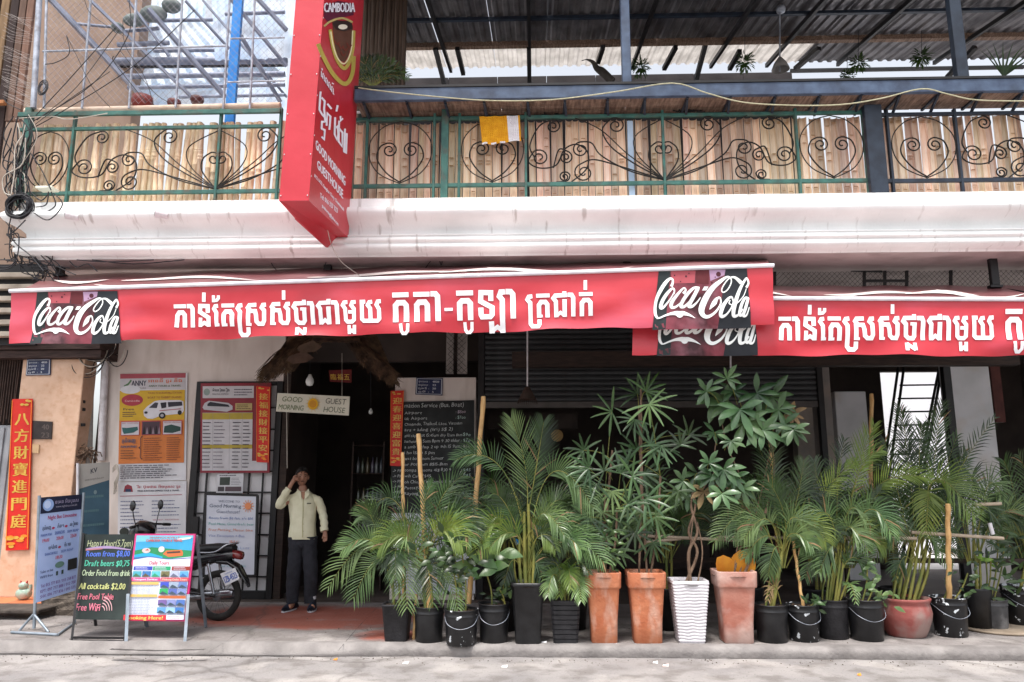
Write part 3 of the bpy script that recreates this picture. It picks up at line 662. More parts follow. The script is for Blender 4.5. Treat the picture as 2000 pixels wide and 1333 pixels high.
# ---- timber counter on top of the railing with steel front beam
ct = thing('balcony_counter', 'timber counter shelf with blue steel front beam running along the top of the railing', 'counter', P(1350, 200, 8.3))
CY0 = 8.22
zb0 = P(1350, 187, CY0).z; zb1 = P(1350, 163, CY0).z
xa = P(692, 180, CY0).x; xb = 6.6
m = MB(); m.bbox(xa, xb, CY0, CY0 + .06, zb0, zb1, .006); m.build('front_beam', BLUEM, ct)
m = MB(); m.box(xa, xb, CY0 - .01, CY0 + .02, zb1 + .001, zb1 + .03); m.build('edge_strip', BLACKP, ct)
rd = random.Random(8)
for k in range(4):
    y0 = CY0 + .065 + k * .10; x = xa
    while x < xb:
        l = rd.uniform(1.4, 2.6); m = MB(); m.bbox(x, min(x + l - .006, xb), y0, y0 + .094, zb0 + .012 + rd.uniform(0, .006), zb0 + .04, .003); m.build('board', BWOOD, ct); x += l
x = xa + .1; k = 0
while x < xb:
    m = MB(); m.beam((x, CY0 + .07, zb0 - .005), (x + .03, CY0 + .34, zb0 - .10), .025, .03); m.beam((x, CY0 + .03, zb0 + .0), (x, CY0 + .45, zb0 + .0), .028, .022); m.build('bracket', DBLUE, ct); x += .47 + rd.uniform(-.05, .05)
m = MB(); m.tube([P(692, 220, 8.62), P(1560, 207, 8.62)], .014, 8); tag(m.build('white_conduit', PIPEW), 'thin pale conduit running level along the top of the green railing', 'pipe')
m = MB(); q = P(700, 225, 8.66); m.box(q.x, P(1540, 225, 8.66).x, 8.66, 8.69, P(1100, 233, 8.66).z, P(1100, 195, 8.66).z); m.build('back_board', mat('dark_teal_board', '#22302e', '#2f403c', 5, .7), ct)
# green garden hose / rope looping along the counter
rp = [(700, 172), (760, 180), (860, 190), (960, 197), (1080, 195), (1200, 180), (1313, 163), (1380, 182), (1450, 200), (1540, 206), (1640, 205), (1720, 193), (1800, 174), (1850, 184), (1910, 196), (2030, 198)]
m = MB(); m.tube(catmull([P(a, b_, 8.17) for a, b_ in rp], 5), .007, 6); tag(m.build('rope', mat('pale_rope', '#a3a184', '#bcb99c', 20, .8)), 'pale rope strung in loops along the counter front', 'rope')

# yellow and white cloth over the rail
m = MB(); NXc, NZc = 22, 16
ca = [P(936, 228, 8.44), P(1015, 226, 8.44), P(1018, 275, 8.44), P(942, 284, 8.44)]
vs = []
for j in range(NZc + 1):
    for i in range(NXc + 1):
        u = i / NXc; v = j / NZc; p = ca[0] * (1 - u) * (1 - v) + ca[1] * u * (1 - v) + ca[2] * u * v + ca[3] * (1 - u) * v
        vs.append(p + Vector((0, -.012 * math.sin(u * 9 + v) * v - .006 * math.sin(u * 21), .006 * math.sin(u * 17) * v)))
for j in range(NZc):
    for i in range(NXc):
        u = i / NXc; m.m = 1 if (.64 < u < .93) or j == NZc - 1 and u < .6 and i % 5 < 3 else 0
        o_ = j * (NXc + 1) + i
        m.add([vs[o_], vs[o_ + 1], vs[o_ + NXc + 2], vs[o_ + NXc + 1]], [(3, 2, 1, 0)], True)
o = m.build('towel', [mat('yellow_cloth', '#d99410', '#e8a91c', 12, .85, .2), mat('white_cloth', '#dcd8dc', '#ecebee', 12, .85, .2)]); tag(o, 'yellow and white cloth hung over the balcony railing', 'cloth')
sm = o.modifiers.new('s', 'SOLIDIFY'); sm.thickness = .004

# ---------------------------------------------------------------- terrace roof, posts, furniture
tr = thing('terrace_roof', 'corrugated zinc roof over the balcony on steel posts and rafters', 'roof', (2, 8.4, ZT))
RYB = 12.6; zrb = P(1200, 118, RYB).z; SLP = .20
def zr(y): return zrb - (RYB - y) * SLP
def corr(x0, x1, y0, y1, pitch=.16, amp=.016, seg=6):
    m = MB(); n_ = int((x1 - x0) / pitch * seg); vs = []; ny = 2
    for i in range(n_ + 1):
        x = x0 + (x1 - x0) * i / n_; ph = (i % seg) / seg
        h_ = amp * (1 if ph < .34 else (-1 if .49 < ph < .84 else 0))
        for y in (y0, y1): vs.append((x, y, zr(y) + h_))
    m.add(vs, [(i * 2, i * 2 + 1, i * 2 + 3, i * 2 + 2) for i in range(n_)]); return m
xr0 = P(640, 0, 8.3).x
x = xr0; k = 0
while x < 11:
    x2 = x + .9; corr(x, x2 - .002, 8.0, RYB - .9 + .0).build('roof_sheet', ROOF, tr)
    corr(x, x2 - .002, RYB - .9, RYB + .25).build('lit_roof_sheet' if k < 8 else 'roof_sheet', ROOFT if k < 8 else ROOF, tr); x = x2; k += 1
for (y, r_, mt) in ((9.3, .03, DBLUE), (10.6, .035, DBLUE), (RYB - .95, .06, BWOOD)):
    m = MB(); m.beam((xr0, y, zr(y) - .06), (11, y, zr(y) - .06), r_ * 1.6, r_ * 1.4); m.build('purlin', mt, tr)
for px in (700, 880, 1035, 1235, 1390, 1500, 1640, 1830, 2080, 2400):
    xx = P(px, 120, RYB).x; m = MB(); m.beam((xx, 8.0, zr(8.0) - .13), (xx, RYB + .1, zr(RYB) - .1), .05, .07); m.build('rafter', BLACKP, tr)
for (px, wd, Y, mt) in ((1219, .105, 8.3, BLUEM), (1878, .13, 8.3, DBLUE)):
    q = P(px + 6, 160, Y); m = MB(); m.bbox(q.x - wd / 2, q.x + wd / 2, Y, Y + .1, zb1 + .03, zr(Y) - .09, .006); m.build('post', mt, tr)
q = P(1712, 300, 8.42); m = MB(); m.bbox(q.x - .1, q.x + .1, 8.405, 8.485, ZT - .04, P(1712, 205, 8.42).z, .006); m.build('post', DBLUE, tr)
# slanting struts under the rear edge
for (a, b_, c_, d_) in ((850, 95, 868, 165), (893, 95, 905, 145), (1033, 95, 1034, 162), (1178, 92, 1168, 122), (1320, 92, 1297, 135), (1385, 60, 1360, 155), (1445, 100, 1425, 135), (1600, 95, 1553, 135), (1905, 92, 1850, 152)):
    m = MB(); m.beam(P(a, b_, RYB - 1), P(c_, d_, RYB - .4), .07, .07); m.build('strut', BLACKP, tr)
m = MB(); 
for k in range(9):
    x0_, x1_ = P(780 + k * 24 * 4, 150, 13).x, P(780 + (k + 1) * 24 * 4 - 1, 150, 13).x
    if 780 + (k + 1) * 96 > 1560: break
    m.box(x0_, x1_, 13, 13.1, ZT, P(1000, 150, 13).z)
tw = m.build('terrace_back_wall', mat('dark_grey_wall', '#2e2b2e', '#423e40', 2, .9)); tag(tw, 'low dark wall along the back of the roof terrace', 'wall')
m = MB(); m.box(P(1545, 150, 13).x, P(1750, 150, 13).x + 2.3, 13, 13.05, P(1700, 138, 13).z, P(1700, 132, 13).z); tag(m.build('rear_rail', BLACKP), 'dark level rail against the bright sky at the back of the terrace', 'rail')
# dark curtain and post left of the terrace
m = MB()
for k in range(14):
    a = P(688, 80, 9.6).x + k * .055; m.tube([(a, 9.6 + .02 * (k % 2), ZT + .02), (a + .005, 9.6 + .02 * ((k + 1) % 2), zr(9.6) - .08)], .034, 6)
tag(m.build('dark_curtain', mat('brown_curtain', '#3c3028', '#54453a', 4, .9, stretch=(6, 6, .6))), 'heavy brown curtain hanging at the left end of the covered terrace', 'curtain')
m = MB(); q = P(800, 100, 11.0); m.bbox(P(745, 100, 11).x, P(790, 100, 11).x, 11, 11.1, ZT, zr(11) - .07); tag(m.build('dark_door_panel', mat('dark_maroon_panel', '#2c1a1a', '#3e2626', 4, .8)), 'dark maroon panel beside the curtain at the back of the terrace', 'panel')
# dark backing sheet added on the terrace so the bamboo reads against dark
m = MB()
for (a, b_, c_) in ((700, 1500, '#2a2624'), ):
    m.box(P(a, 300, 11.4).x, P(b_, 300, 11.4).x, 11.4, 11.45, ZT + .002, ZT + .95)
tag(m.build('bamboo_backing', mat('dark_backing', '#2a2422', '#3a322e', 3, .9)), 'long dark backing sheet added behind the split bamboo screen', 'backing')
# ceiling lamp with stalk and a carved bird
lp = thing('pendant_lamp', 'grey pendant lamp on a long rod hanging under the zinc roof', 'lamp', P(1523, 130, 10.4))
m = MB(); m.tube([P(1523, 140, 10.4), P(1523, 20, 10.4)], .012, 6); m.build('rod', GALV, lp)
m = MB(); m.lathe([(.0, -.06), (.06, -.05), (.07, 0), (.06, .04), (.0, .05)], P(1525, 18, 10.4), 12); m.build('motor', GALV, lp)
m = MB(); m.lathe([(.02, 0), (.09, -.10), (.13, -.2), (.12, -.2), (.01, -.02)], P(1523, 112, 10.4), 14); m.build('lamp_shade', mat('grey_shade', '#6e6a68', '#86827e', 6, .6), lp)
m = MB(); m.tube(catmull([P(1136, 119, 10.6), P(1146, 117, 10.6), P(1158, 122, 10.6), P(1166, 134, 10.6), P(1178, 142, 10.6), P(1196, 160, 10.6)], 4), [.006 + .058 * min(1, max(0, (i - 3) / 12)) for i in range(21)], 8)
tag(m.build('wooden_bird', mat('grey_carving', '#34302e', '#4c4642', 6, .8)), 'dark carved bird figure standing on the terrace counter left of the blue post', 'figurine')
# ---------------------------------------------------------------- steel cage and sheets at the upper left
cg = thing('steel_cage', 'galvanised pipe cage with wire netting standing on the balcony at the upper left', 'cage', P(260, 205, 8.5))
CYG = 8.48
def pipe(a, b_, r, Y=CYG, mt=GALV, nm='pipe', Y2=None):
    m = MB(); m.tube([P(a[0], a[1], Y), P(b_[0], b_[1], Y2 or Y)], r, 8); return m.build(nm, mt, cg)
pipe((65, 212), (80, -60), .034); pipe((86, 212), (92, -60), .016)
for a, b_ in (((160, 212), (182, -60)), ((252, 212), (270, -60)), ((343, 210), (360, -60)), ((436, 214), (452, -60)), ((488, 214), (500, -60))): pipe(a, b_, .015)
pipe((84, 101), (442, 90), .014); pipe((450, 76), (556, 74), .011); pipe((445, 161), (556, 158), .011)
pipe((50, 219), (548, 207), .045, 8.56, mat('pale_bamboo_rail', '#c2a690', '#dccab8', 6, .6, .2, stain='#96766a', sscale=6, samt=.6))
m = MB(); m.bbox(P(448, 100, 8.8).x, P(466, 100, 8.8).x, 8.8, 8.86, ZT, P(460, -60, 8.5).z, .004)
tag(m.build('blue_post', BLUEPOLE), 'bright blue square post rising behind the balcony railing left of the hanging sign', 'post')
m = MB(); x0, x1 = P(90, 100, 8.5).x, P(556, 100, 8.5).x; z0, z1 = P(200, 207, 8.5).z, P(200, -60, 8.5).z; s = .083
rd = random.Random(4)
def clip(p, q):
    t0, t1 = 0, 1; dx, dz = q[0] - p[0], q[1] - p[1]
    for pp, qq in ((-dx, p[0] - x0), (dx, x1 - p[0]), (-dz, p[1] - z0), (dz, z1 - p[1])):
        if abs(pp) < 1e-9:
            if qq < 0: return None
        else:
            r = qq / pp
            if pp < 0: t0 = max(t0, r)
            else: t1 = min(t1, r)
    if t0 >= t1: return None
    return (p[0] + dx * t0, p[1] + dz * t0), (p[0] + dx * t1, p[1] + dz * t1)
k = -30
while k < 70:
    for sg in (1, -1):
        xa = x0 + k * s; c_ = clip((xa, z0), (xa + sg * (z1 - z0) * .9, z1))
        if c_:
            (ax, az), (bx, bz) = c_; n_ = 10; m.tube([(ax + (bx - ax) * i / n_ + rd.uniform(-.004, .004), CYG - .02, az + (bz - az) * i / n_) for i in range(n_ + 1)], .0017, 3, False)
    k += 1
m.build('wire_netting', mat('netting_wire', '#8c8a92', '#aaa8b0', 10, .5, metal=.4), cg, kind='stuff')
# structure behind the cage
bh = thing('side_lean_to', 'lean-to of milky roofing sheets on grey steel rafters behind the wire cage', 'lean-to', P(330, 205, 10))
for (cn, Y1, Y2) in ((((226, 60), (420, 38), (560, 150), (235, 205)), 10.6, 10.2), (((410, -60), (600, -60), (600, 112), (420, 118)), 10.3, 10.0), (((210, -60), (410, -60), (400, 36), (225, 84)), 11.5, 11.1), (((225, 128), (560, 122), (560, 215), (228, 215)), 11.8, 11.6)):
    a, b_, c_, d_ = cn; m = MB(); vs = []; NX_ = 24; NY_ = 4
    A_, B_, C_, D_ = P(*a, Y1), P(*b_, Y1), P(*c_, Y2), P(*d_, Y2)
    for j in range(NY_ + 1):
        for i in range(NX_ + 1):
            u = i / NX_; v = j / NY_; q = A_ * (1 - u) * (1 - v) + B_ * u * (1 - v) + C_ * u * v + D_ * (1 - u) * v; vs.append(q + Vector((0, .03 * (i % 2), .01 * ((i // 2) % 2))))
    m.add(vs, [(j * (NX_ + 1) + i, j * (NX_ + 1) + i + 1, (j + 1) * (NX_ + 1) + i + 1, (j + 1) * (NX_ + 1) + i) for j in range(NY_) for i in range(NX_)]); m.build('roof_sheet', ROOFB, bh)
RAFT = mat('rafter_steel', '#70788c', '#8f96a8', 5, .5, .1, metal=.2, stain='#4a4c58', sscale=4, samt=.5)
for (a, b_, w_, Y1, Y2) in (((92, -8), (300, 212), .085, 8.9, 9.6), ((165, -10), (390, 205), .05, 9.3, 9.9), ((290, 18), (440, 190), .07, 9.2, 9.8), ((362, 2), (448, 96), .035, 9.2, 9.6), ((448, -5), (560, 130), .05, 9.3, 9.8), ((470, 70), (548, 200), .05, 9.4, 9.9), ((395, 0), (560, 190), .035, 9.7, 10.1), ((250, 0), (330, 110), .04, 9.6, 9.9), ((500, -5), (560, 60), .06, 9.2, 9.4)):
    m = MB(); m.beam(P(*a, Y1), P(*b_, Y2), w_, w_ * .7); m.build('rafter', RAFT, bh)
for (a, b_, r_, Y1) in (((140, 46), (225, 54), .022, 10.0), ((230, 62), (310, 56), .028, 9.95), ((230, 42), (470, 38), .03, 10.2), ((226, 121), (560, 118), .06, 10.1), ((240, 150), (556, 145), .04, 10.0), ((250, 172), (556, 166), .03, 9.98), ((440, 28), (556, 24), .03, 10), ((300, 100), (556, 96), .03, 10.3), ((350, 190), (556, 186), .025, 10), ((230, 88), (330, 84), .035, 9.9)):
    m = MB(); m.tube([P(*a, Y1), P(*b_, Y1)], r_, 8); m.build('crossbar', RAFT, bh)
m = MB(); m.tube([P(225, 128, 10.15), P(556, 124, 10.15)], .05, 6); m.build('dark_beam', BLACKP, bh)
m = MB(); m.box(P(84, 100, 10.9).x - 3, P(150, 100, 10.9).x, 10.9, 11.3, ZT - .3, 9.5); m.box(P(150, 100, 10.9).x + .004, P(230, 100, 10.9).x, 10.96, 11.3, ZT - .3, 9.5)
tag(m.build('side_wall', PEACHW), 'tall faded peach wall rising behind the wire cage at the upper left', 'wall')
m = MB(); m.ball(P(230, 55, 9.8), .09, .1, .07); m.ball(P(262, 40, 9.8), .16, .1, .09); m.ball(P(300, 28, 9.8), .2, .12, .12); m.ball(P(335, 12, 9.8), .14, .12, .1)
tag(m.build('rolled_tarpaulin', mat('grey_green_tarp', '#5c6664', '#7d8684', 4, .8, .3)), 'rolled grey green tarpaulin tucked under the roofing above the wire cage', 'tarpaulin')
rd = random.Random(21)
for (px, py, c, lb) in ((278, 200, '#6e2b26', 'dark red round pot standing behind the rail under the wire cage'), (340, 202, '#5a2c2a', 'flat dark pot behind the rail in the middle of the wire cage'), (385, 196, '#4a2624', 'dark maroon pot on its side behind the rail near the blue post')):
    m = MB(); q = P(px, py, 8.75); f_ = 1 if px < 300 else .5; m.lathe([(a * f_ * (1.3 if f_ < 1 else 1), b_ * f_) for a, b_ in [(.0, -.09), (.1, -.09), (.13, 0), (.12, .07), (.10, .07), (.09, .0)]], q, 12); tag(m.build('clay_pot', mat('pot_' + c[1:], c, tuple(x * 1.6 for x in lin(c)), 5, .5)), lb, 'pot', 'pots behind the rail of the wire cage')

# ---------------------------------------------------------------- awnings
def wrink(u, v, s=0): return .022 * math.sin(u * 2.3 + v * 3 + s) * math.sin(v * 2.2) + .011 * math.sin(u * 5.1 - v * 4 + s) + .005 * math.sin(u * 9 + v * 5)
KH = []   # khmer lettering, strokes traced as (zone, width, points)
def K(z, wd, *pts): KH.append((z, wd, pts))
K(1,70,(90,402),(308,398));K(1,80,(133,770),(150,560),(185,510),(245,508),(280,550),(280,770));K(1,78,(322,398),(395,396),(422,440),(422,770));K(1,65,(625,155),(622,320))
K(1,75,(690,515),(688,395),(560,392),(552,500),(705,600),(710,760));K(1,66,(562,600),(556,762));K(1,66,(560,735),(630,690),(700,735));K(1,56,(793,205),(793,325));K(1,56,(790,298),(850,290),(880,255),(880,205))
K(1,70,(870,388),(822,394),(798,440),(843,510),(855,757));K(1,50,(850,730),(905,730));K(1,70,(930,383),(1155,379));K(1,80,(985,757),(978,545),(1010,492),(1092,492),(1127,545),(1130,757));K(1,50,(985,730),(1048,730))
K(1,76,(1300,375),(1242,384),(1218,430),(1266,500),(1266,850),(1300,905),(1380,905),(1412,870),(1412,770))
for dx,dy in ((0,0),(428,-14)):
    K(1,74,(1550+dx,370+dy),(1425+dx,376+dy),(1398+dx,420+dy),(1450+dx,482+dy),(1530+dx,482+dy),(1552+dx,560+dy),(1560+dx,670+dy),(1600+dx,710+dy),(1670+dx,710+dy),(1694+dx,650+dy),(1690+dx,470+dy),(1645+dx,420+dy),(1668+dx,372+dy),(1722+dx,368+dy));K(1,76,(1412+dx,450+dy),(1412+dx,745+dy));K(1,50,(1410+dx,722+dy),(1472+dx,722+dy))
K(2,62,(130,118),(130,282));K(2,76,(530,345),(335,352),(308,405),(352,455),(362,650),(405,692),(480,692),(506,650),(500,425));K(2,56,(430,450),(500,450));K(2,70,(490,285),(490,345));K(2,64,(368,908),(370,772));K(2,66,(370,785),(506,895));K(2,64,(506,905),(506,770))
K(2,78,(545,348),(625,350),(645,400),(652,720));K(2,76,(965,335),(782,345),(748,395),(786,450),(796,718));K(2,80,(932,410),(938,716));K(2,64,(796,700),(865,640),(935,700));K(2,76,(930,272),(930,340));K(2,78,(978,335),(1055,338),(1080,385),(1092,715))
K(2,70,(1265,330),(1210,335),(1184,385),(1226,445),(1238,640),(1268,675),(1350,675),(1384,640),(1380,445),(1332,385),(1352,330),(1410,325));K(2,62,(1280,502),(1350,502));K(2,56,(1296,735),(1302,895));K(2,56,(1302,870),(1345,830),(1392,870));K(2,62,(1392,895),(1392,735))
K(2,72,(1580,320),(1517,322),(1528,630),(1560,662),(1800,660),(1830,625),(1822,450),(1778,372),(1802,315),(1856,310));K(2,72,(1702,320),(1652,328),(1624,380),(1668,440),(1680,655))
K(3,88,(150,295),(440,288));K(3,98,(212,776),(206,480),(250,430),(355,428),(396,475),(402,770));K(3,58,(300,803),(318,935),(345,978),(390,978),(428,930),(428,800));K(3,88,(522,285),(812,278));K(3,98,(588,766),(580,470),(622,420),(730,416),(768,465),(776,756));K(3,98,(828,272),(915,272),(952,315),(964,750));K(3,55,(1075,548),(1222,544))
K(3,90,(1282,258),(1582,250));K(3,98,(1350,740),(1344,440),(1385,396),(1490,392),(1534,440),(1540,735));K(3,58,(1435,770),(1446,900),(1475,945),(1525,945),(1560,900),(1562,765));K(3,92,(1896,392),(1895,248),(1720,246),(1715,400),(1920,510),(1922,640),(1890,678),(1745,680),(1726,640),(1720,515))
K(4,95,(238,322),(165,326),(138,400),(190,460),(202,1045));K(4,95,(0,850),(10,1052));K(4,76,(10,1010),(108,945),(200,1010));K(4,98,(248,318),(340,320),(378,365),(388,800))
K(4,75,(725,403),(662,410),(636,460),(688,520),(696,890),(730,938),(830,938),(852,900),(852,812));K(4,70,(792,394),(1030,389));K(4,80,(846,780),(842,560),(880,506),(955,506),(990,550),(996,775));K(4,50,(850,752),(908,752));K(4,76,(1335,384),(1132,394),(1098,440),(1142,500),(1152,772));K(4,80,(1296,460),(1300,766));K(4,60,(1152,748),(1225,690),(1300,745));K(4,76,(1292,318),(1292,385))
K(4,78,(1348,378),(1420,380),(1448,430),(1452,760));K(4,72,(1552,370),(1792,364));K(4,80,(1604,757),(1602,530),(1640,478),(1715,476),(1752,520),(1760,750));K(4,64,(1665,118),(1665,292))
ZO_ = {1: (330, 555), 2: (540, 555), 3: (750, 545), 4: (960, 535)}
LOGO = [  # bottle-script strokes (x, y, width), traced
 [(455,385,52),(480,320,40),(478,262,34),(430,248,44),(355,315,62),(275,430,66),(205,570,58),(172,720,50),(172,860,50),(205,930,40)],
 [(500,520,22),(508,450,30),(470,422,38),(385,500,56),(305,620,64),(268,735,60),(310,745,44),(400,650,32),(470,550,22),(500,490,22)],
 [(668,515,58),(708,455,34),(670,420,30),(560,530,52),(470,650,66),(462,735,56),(535,735,40),(650,650,26)],
 [(955,415,26),(860,418,44),(760,500,58),(670,620,64),(632,725,58),(700,725,46),(810,620,40),(890,470,44),(940,410,50)],
 [(930,430,56),(850,570,68),(775,715,66),(835,728,46),(920,655,28),(975,580,16)],
 [(1700,345,66),(1640,290,56),(1570,245,38),(1480,262,24),(1390,370,22),(1350,460,22),(1385,500,22),(1460,450,22),(1518,340,22),(1510,262,20),(1450,235,34),(1340,300,62),(1190,420,88),(1070,590,108),(995,780,104),(1020,890,76),(1110,918,56),(1240,840,40),(1330,700,28),(1325,600,26),(1290,580,26)],
 [(1300,585,28),(1255,620,60),(1220,680,84),(1180,730,60),(1135,795,8)],
 [(1555,735,20),(1480,700,18),(1500,640,18)],
 [(1550,640,24),(1525,585,32),(1460,620,48),(1370,745,66),(1330,880,66),(1365,920,56),(1440,880,34),(1520,770,24),(1552,680,22),(1550,640,22)],
 [(1790,425,44),(1825,350,36),(1800,275,34),(1770,285,40),(1690,420,54),(1610,620,64),(1560,800,68),(1565,910,60),(1640,900,40),(1720,800,24)],
 [(1790,440,14),(1745,560,14),(1660,660,16),(1560,745,16)],
 [(1835,615,24),(1770,605,40),(1700,720,50),(1665,870,56),(1700,905,44),(1760,810,32),(1810,660,36)],
 [(1820,610,44),(1770,780,54),(1735,905,52),(1790,905,32),(1835,770,14)]]
SWOOSH = [(205,952),(170,930),(230,900),(330,880),(450,832),(600,810),(700,820),(800,875),(882,942),(780,905),(700,895),(640,905),(605,945),(570,900),(500,878),(420,885),(330,915),(260,945)]
PLATE = [(235,100),(1800,90),(1885,1115),(115,1135)]
def logo(sh_, T, plate=True):
    """T maps traced spots to the photograph"""
    if plate:
        q = [T(*p) for p in PLATE]; sh_.grid(q, mat('bottle_print', '#3a1018', '#7c3440', 3.2, .4, .05, stain='#b07480', sscale=4, samt=.5, lo=.42, hi=.6))
        for (a, b_, c) in (((235, 100, 440, 100), (350, 1125, 115, 1135), '#20282a'), ((1420, 95, 1800, 90), (1885, 1115, 1290, 1125), '#23262c')):
            sh_.grid([T(a[0], a[1]), T(a[2], a[3]), T(b_[0], b_[1]), T(b_[2], b_[3])], c, 5, 8)
        sh_.grid([T(450, 115), T(890, 110), T(870, 330), T(470, 330)], '#a04850', 5, 3); sh_.grid([T(1130, 108), T(1420, 105), T(1400, 200), T(1150, 300)], '#a888a4', 5, 3)
        sh_.grid([T(890, 110), T(1130, 108), T(1120, 360), T(900, 340)], '#56181e', 4, 3)
        for (x, y, r) in ((1295, 185, 44), (720, 210, 20), (515, 190, 14), (1175, 330, 18), (620, 300, 12), (1235, 235, 12), (770, 160, 12)): sh_.poly([T(x + r * math.cos(a), y - r * math.sin(a)) for a in [k * math.pi / 6 for k in range(12)]], '#4a1a26')
    for st_ in LOGO:
        pts = [tuple(q) for q in catmull(st_, 5)]; s_ = math.hypot(T(100, 0)[0] - T(0, 0)[0], T(100, 0)[1] - T(0, 0)[1]) / 100
        sh_.stroke([T(a, b_) + (c * s_,) for a, b_, c in pts], 0, '#eef0ee', smooth=False)
    sw = [(195,938,20),(250,928,26),(330,893,30),(420,862,42),(500,848,62),(560,850,88),(605,868,120),(650,850,84),(700,855,66),(780,884,40),(882,941,4)]
    sc_w = math.hypot(T(100, 0)[0] - T(0, 0)[0], T(100, 0)[1] - T(0, 0)[1]) / 100; sh_.stroke([T(a, b_) + (c * sc_w,) for a, b_, c in sw], 0, '#eef0ee', smooth=True)
    sh_.poly([T(*p) for p in ((1035, 400), (1000, 466), (1075, 466), (1112, 402))], '#eef0ee')

def awning(name, label, pxl, pxr, top, bot, Y, back, khfun, logos, toppx):
    t = thing(name, label, 'awning', P((pxl + pxr) / 2, bot[0], Y))
    def tl(px): return top[0] + (top[1] - top[0]) * (px - pxl) / (pxr - pxl)
    def bl(px): return bot[0] + (bot[1] - bot[0]) * (px - pxl) / (pxr - pxl)
    # hanging valance with soft folds
    NX_, NZ_ = 150, 10; m = MB(); vs = []
    A_, B_ = P(pxl, tl(pxl), Y), P(pxr, tl(pxr), Y); C_, D_ = P(pxl - 4, bl(pxl), Y), P(pxr + 4, bl(pxr), Y)
    for j in range(NZ_ + 1):
        for i in range(NX_ + 1):
            u = i / NX_; v = j / NZ_; p = (A_ * (1 - u) + B_ * u) * (1 - v) + (C_ * (1 - u) + D_ * u) * v; p = p + Vector((0, wrink(p.x, v * 2) * v, (.008 * math.sin(p.x * 4.3) + .005 * math.sin(p.x * 11)) * v ** 3)); vs.append(p)
    m.add(vs, [(j * (NX_ + 1) + i, (j + 1) * (NX_ + 1) + i, (j + 1) * (NX_ + 1) + i + 1, j * (NX_ + 1) + i + 1) for j in range(NZ_) for i in range(NX_)], True)
    vo = m.build('valance', RED, t)
    # sloping top
    m = MB(); Yb = back; vs = []; n1 = 60; n2 = 6
    for j in range(n2 + 1):
        for i in range(n1 + 1):
            u = i / n1; v = j / n2; a = A_ * (1 - u) + B_ * u; bx = (P(toppx[0], 530, Yb) * (1 - u) + P(toppx[1], 530, Yb) * u)
            zb_ = toppx[2]; b_ = Vector((a.x * .0 + bx.x, Yb, zb_ + (a.z - A_.z) * .7)); p = a * (1 - v) + b_ * v
            p = p + Vector((0, 0, -.03 * math.sin(v * math.pi) * (1 + .6 * math.sin(u * 19)) - .008 * math.sin(u * 47) * v)); vs.append(p)
    m.add(vs, [(j * (n1 + 1) + i, j * (n1 + 1) + i + 1, (j + 1) * (n1 + 1) + i + 1, (j + 1) * (n1 + 1) + i) for j in range(n2) for i in range(n1)], True)
    to = m.build('canopy', REDTOP, t); topvs = vs
    m = MB(); m.tube([A_ + Vector((-.01, -.01, .008)), B_ + Vector((.01, -.01, .008))], .021, 10); m.build('front_bar', mat('white_bar', '#d6d4dc', '#eceaf0', 9, .3, coat=.3), t)
    for f in (.02, .34, .66, .98):
        a = A_ * (1 - f) + B_ * f; m = MB(); m.tube([a + Vector((0, .03, -.03)), Vector((a.x, Yb, toppx[2] - .05))], .014, 6); m.build('support_arm', BLACKP, t)
    # print on the valance: follow the folds
    def at(u, v, o):
        p = P(u, v, Y); vv = (v - tl(u)) / (bl(u) - tl(u)); return p + Vector((0, wrink(p.x, max(0, min(1, vv)) * 2) * max(0, min(1, vv)) - o - .004, 0))
    sh_ = Sheet(at); sh_.step = .0006
    sh_ = None
    for L_ in logos: s2_ = Sheet(at); s2_.step = .0004; s2_.maxseg = 6; logo(s2_, L_); s2_.build('bottle_logo', t)
    sh_ = Sheet(at); sh_.step = .00005; sh_.maxseg = 5
    for z, wd, pts in KH:
        ox, oy = ZO_[z]; q = [khfun(ox + a / 9.09, oy + b_ / 9.09) for a, b_ in pts]
        q = [x for x in q]
        if max(x[0] for x in q) > pxr - 2: continue
        # split long strokes so they follow the cloth
        sh_.stroke(q, wd / 9.09 * .97 * (1.037 if pxl > 600 else 1), '#e9e9ec')
    sh_.build('lettering', t)
    # white swirls printed on the sloping top
    sh_ = Sheet(lambda u, v, o: (lambda i, j, p: p)(0, 0, None)); 
    def topat(u, v):
        x = min(max(u, 0), .9999) * n1; y = min(max(v, 0), .9999) * n2; i = int(x); j = int(y); fx = x - i; fy = y - j; g = lambda a, b_: topvs[b_ * (n1 + 1) + a]
        return (g(i, j) * (1 - fx) + g(i + 1, j) * fx) * (1 - fy) + (g(i, j + 1) * (1 - fx) + g(i + 1, j + 1) * fx) * fy
    m = MB()
    rd = random.Random(int(pxl) + 3)
    for (u0, u1, v0, v1, th) in ((.09, .20, .45, .12, .10), (.12, .32, .62, .3, .14), (.34, .46, .2, .55, .12), (.38, .60, .5, .42, .16), (.56, .72, .42, .5, .2), (.62, .80, .7, .35, .12), (.74, .82, .3, .6, .12), (.02, .10, .75, .7, .12)):
        pts = [(u0 + (u1 - u0) * k / 22, v0 + (v1 - v0) * k / 22 + .12 * math.sin(k / 22 * math.pi) * (1 if th > .12 else -1)) for k in range(23)]
        a_ = []; 
        for k, (u, v) in enumerate(pts):
            q = th * math.sin(math.pi * min(1, k / 22 + .02)) ** .7; a_.append(topat(u, v + q / 2) + Vector((0, -.004, .01))); a_.append(topat(u, v - q / 2) + Vector((0, -.004, .01)))
        m.add(a_, [(2 * k, 2 * k + 1, 2 * k + 3, 2 * k + 2) for k in range(22)], True)
    m.build('printed_swirls', mat('faded_white_print', '#cfc4c0', '#e0d8d4', 3, .5), t)
    return t
L1 = lambda a, b_: (50 + a / 10, 560 + b_ / 10)
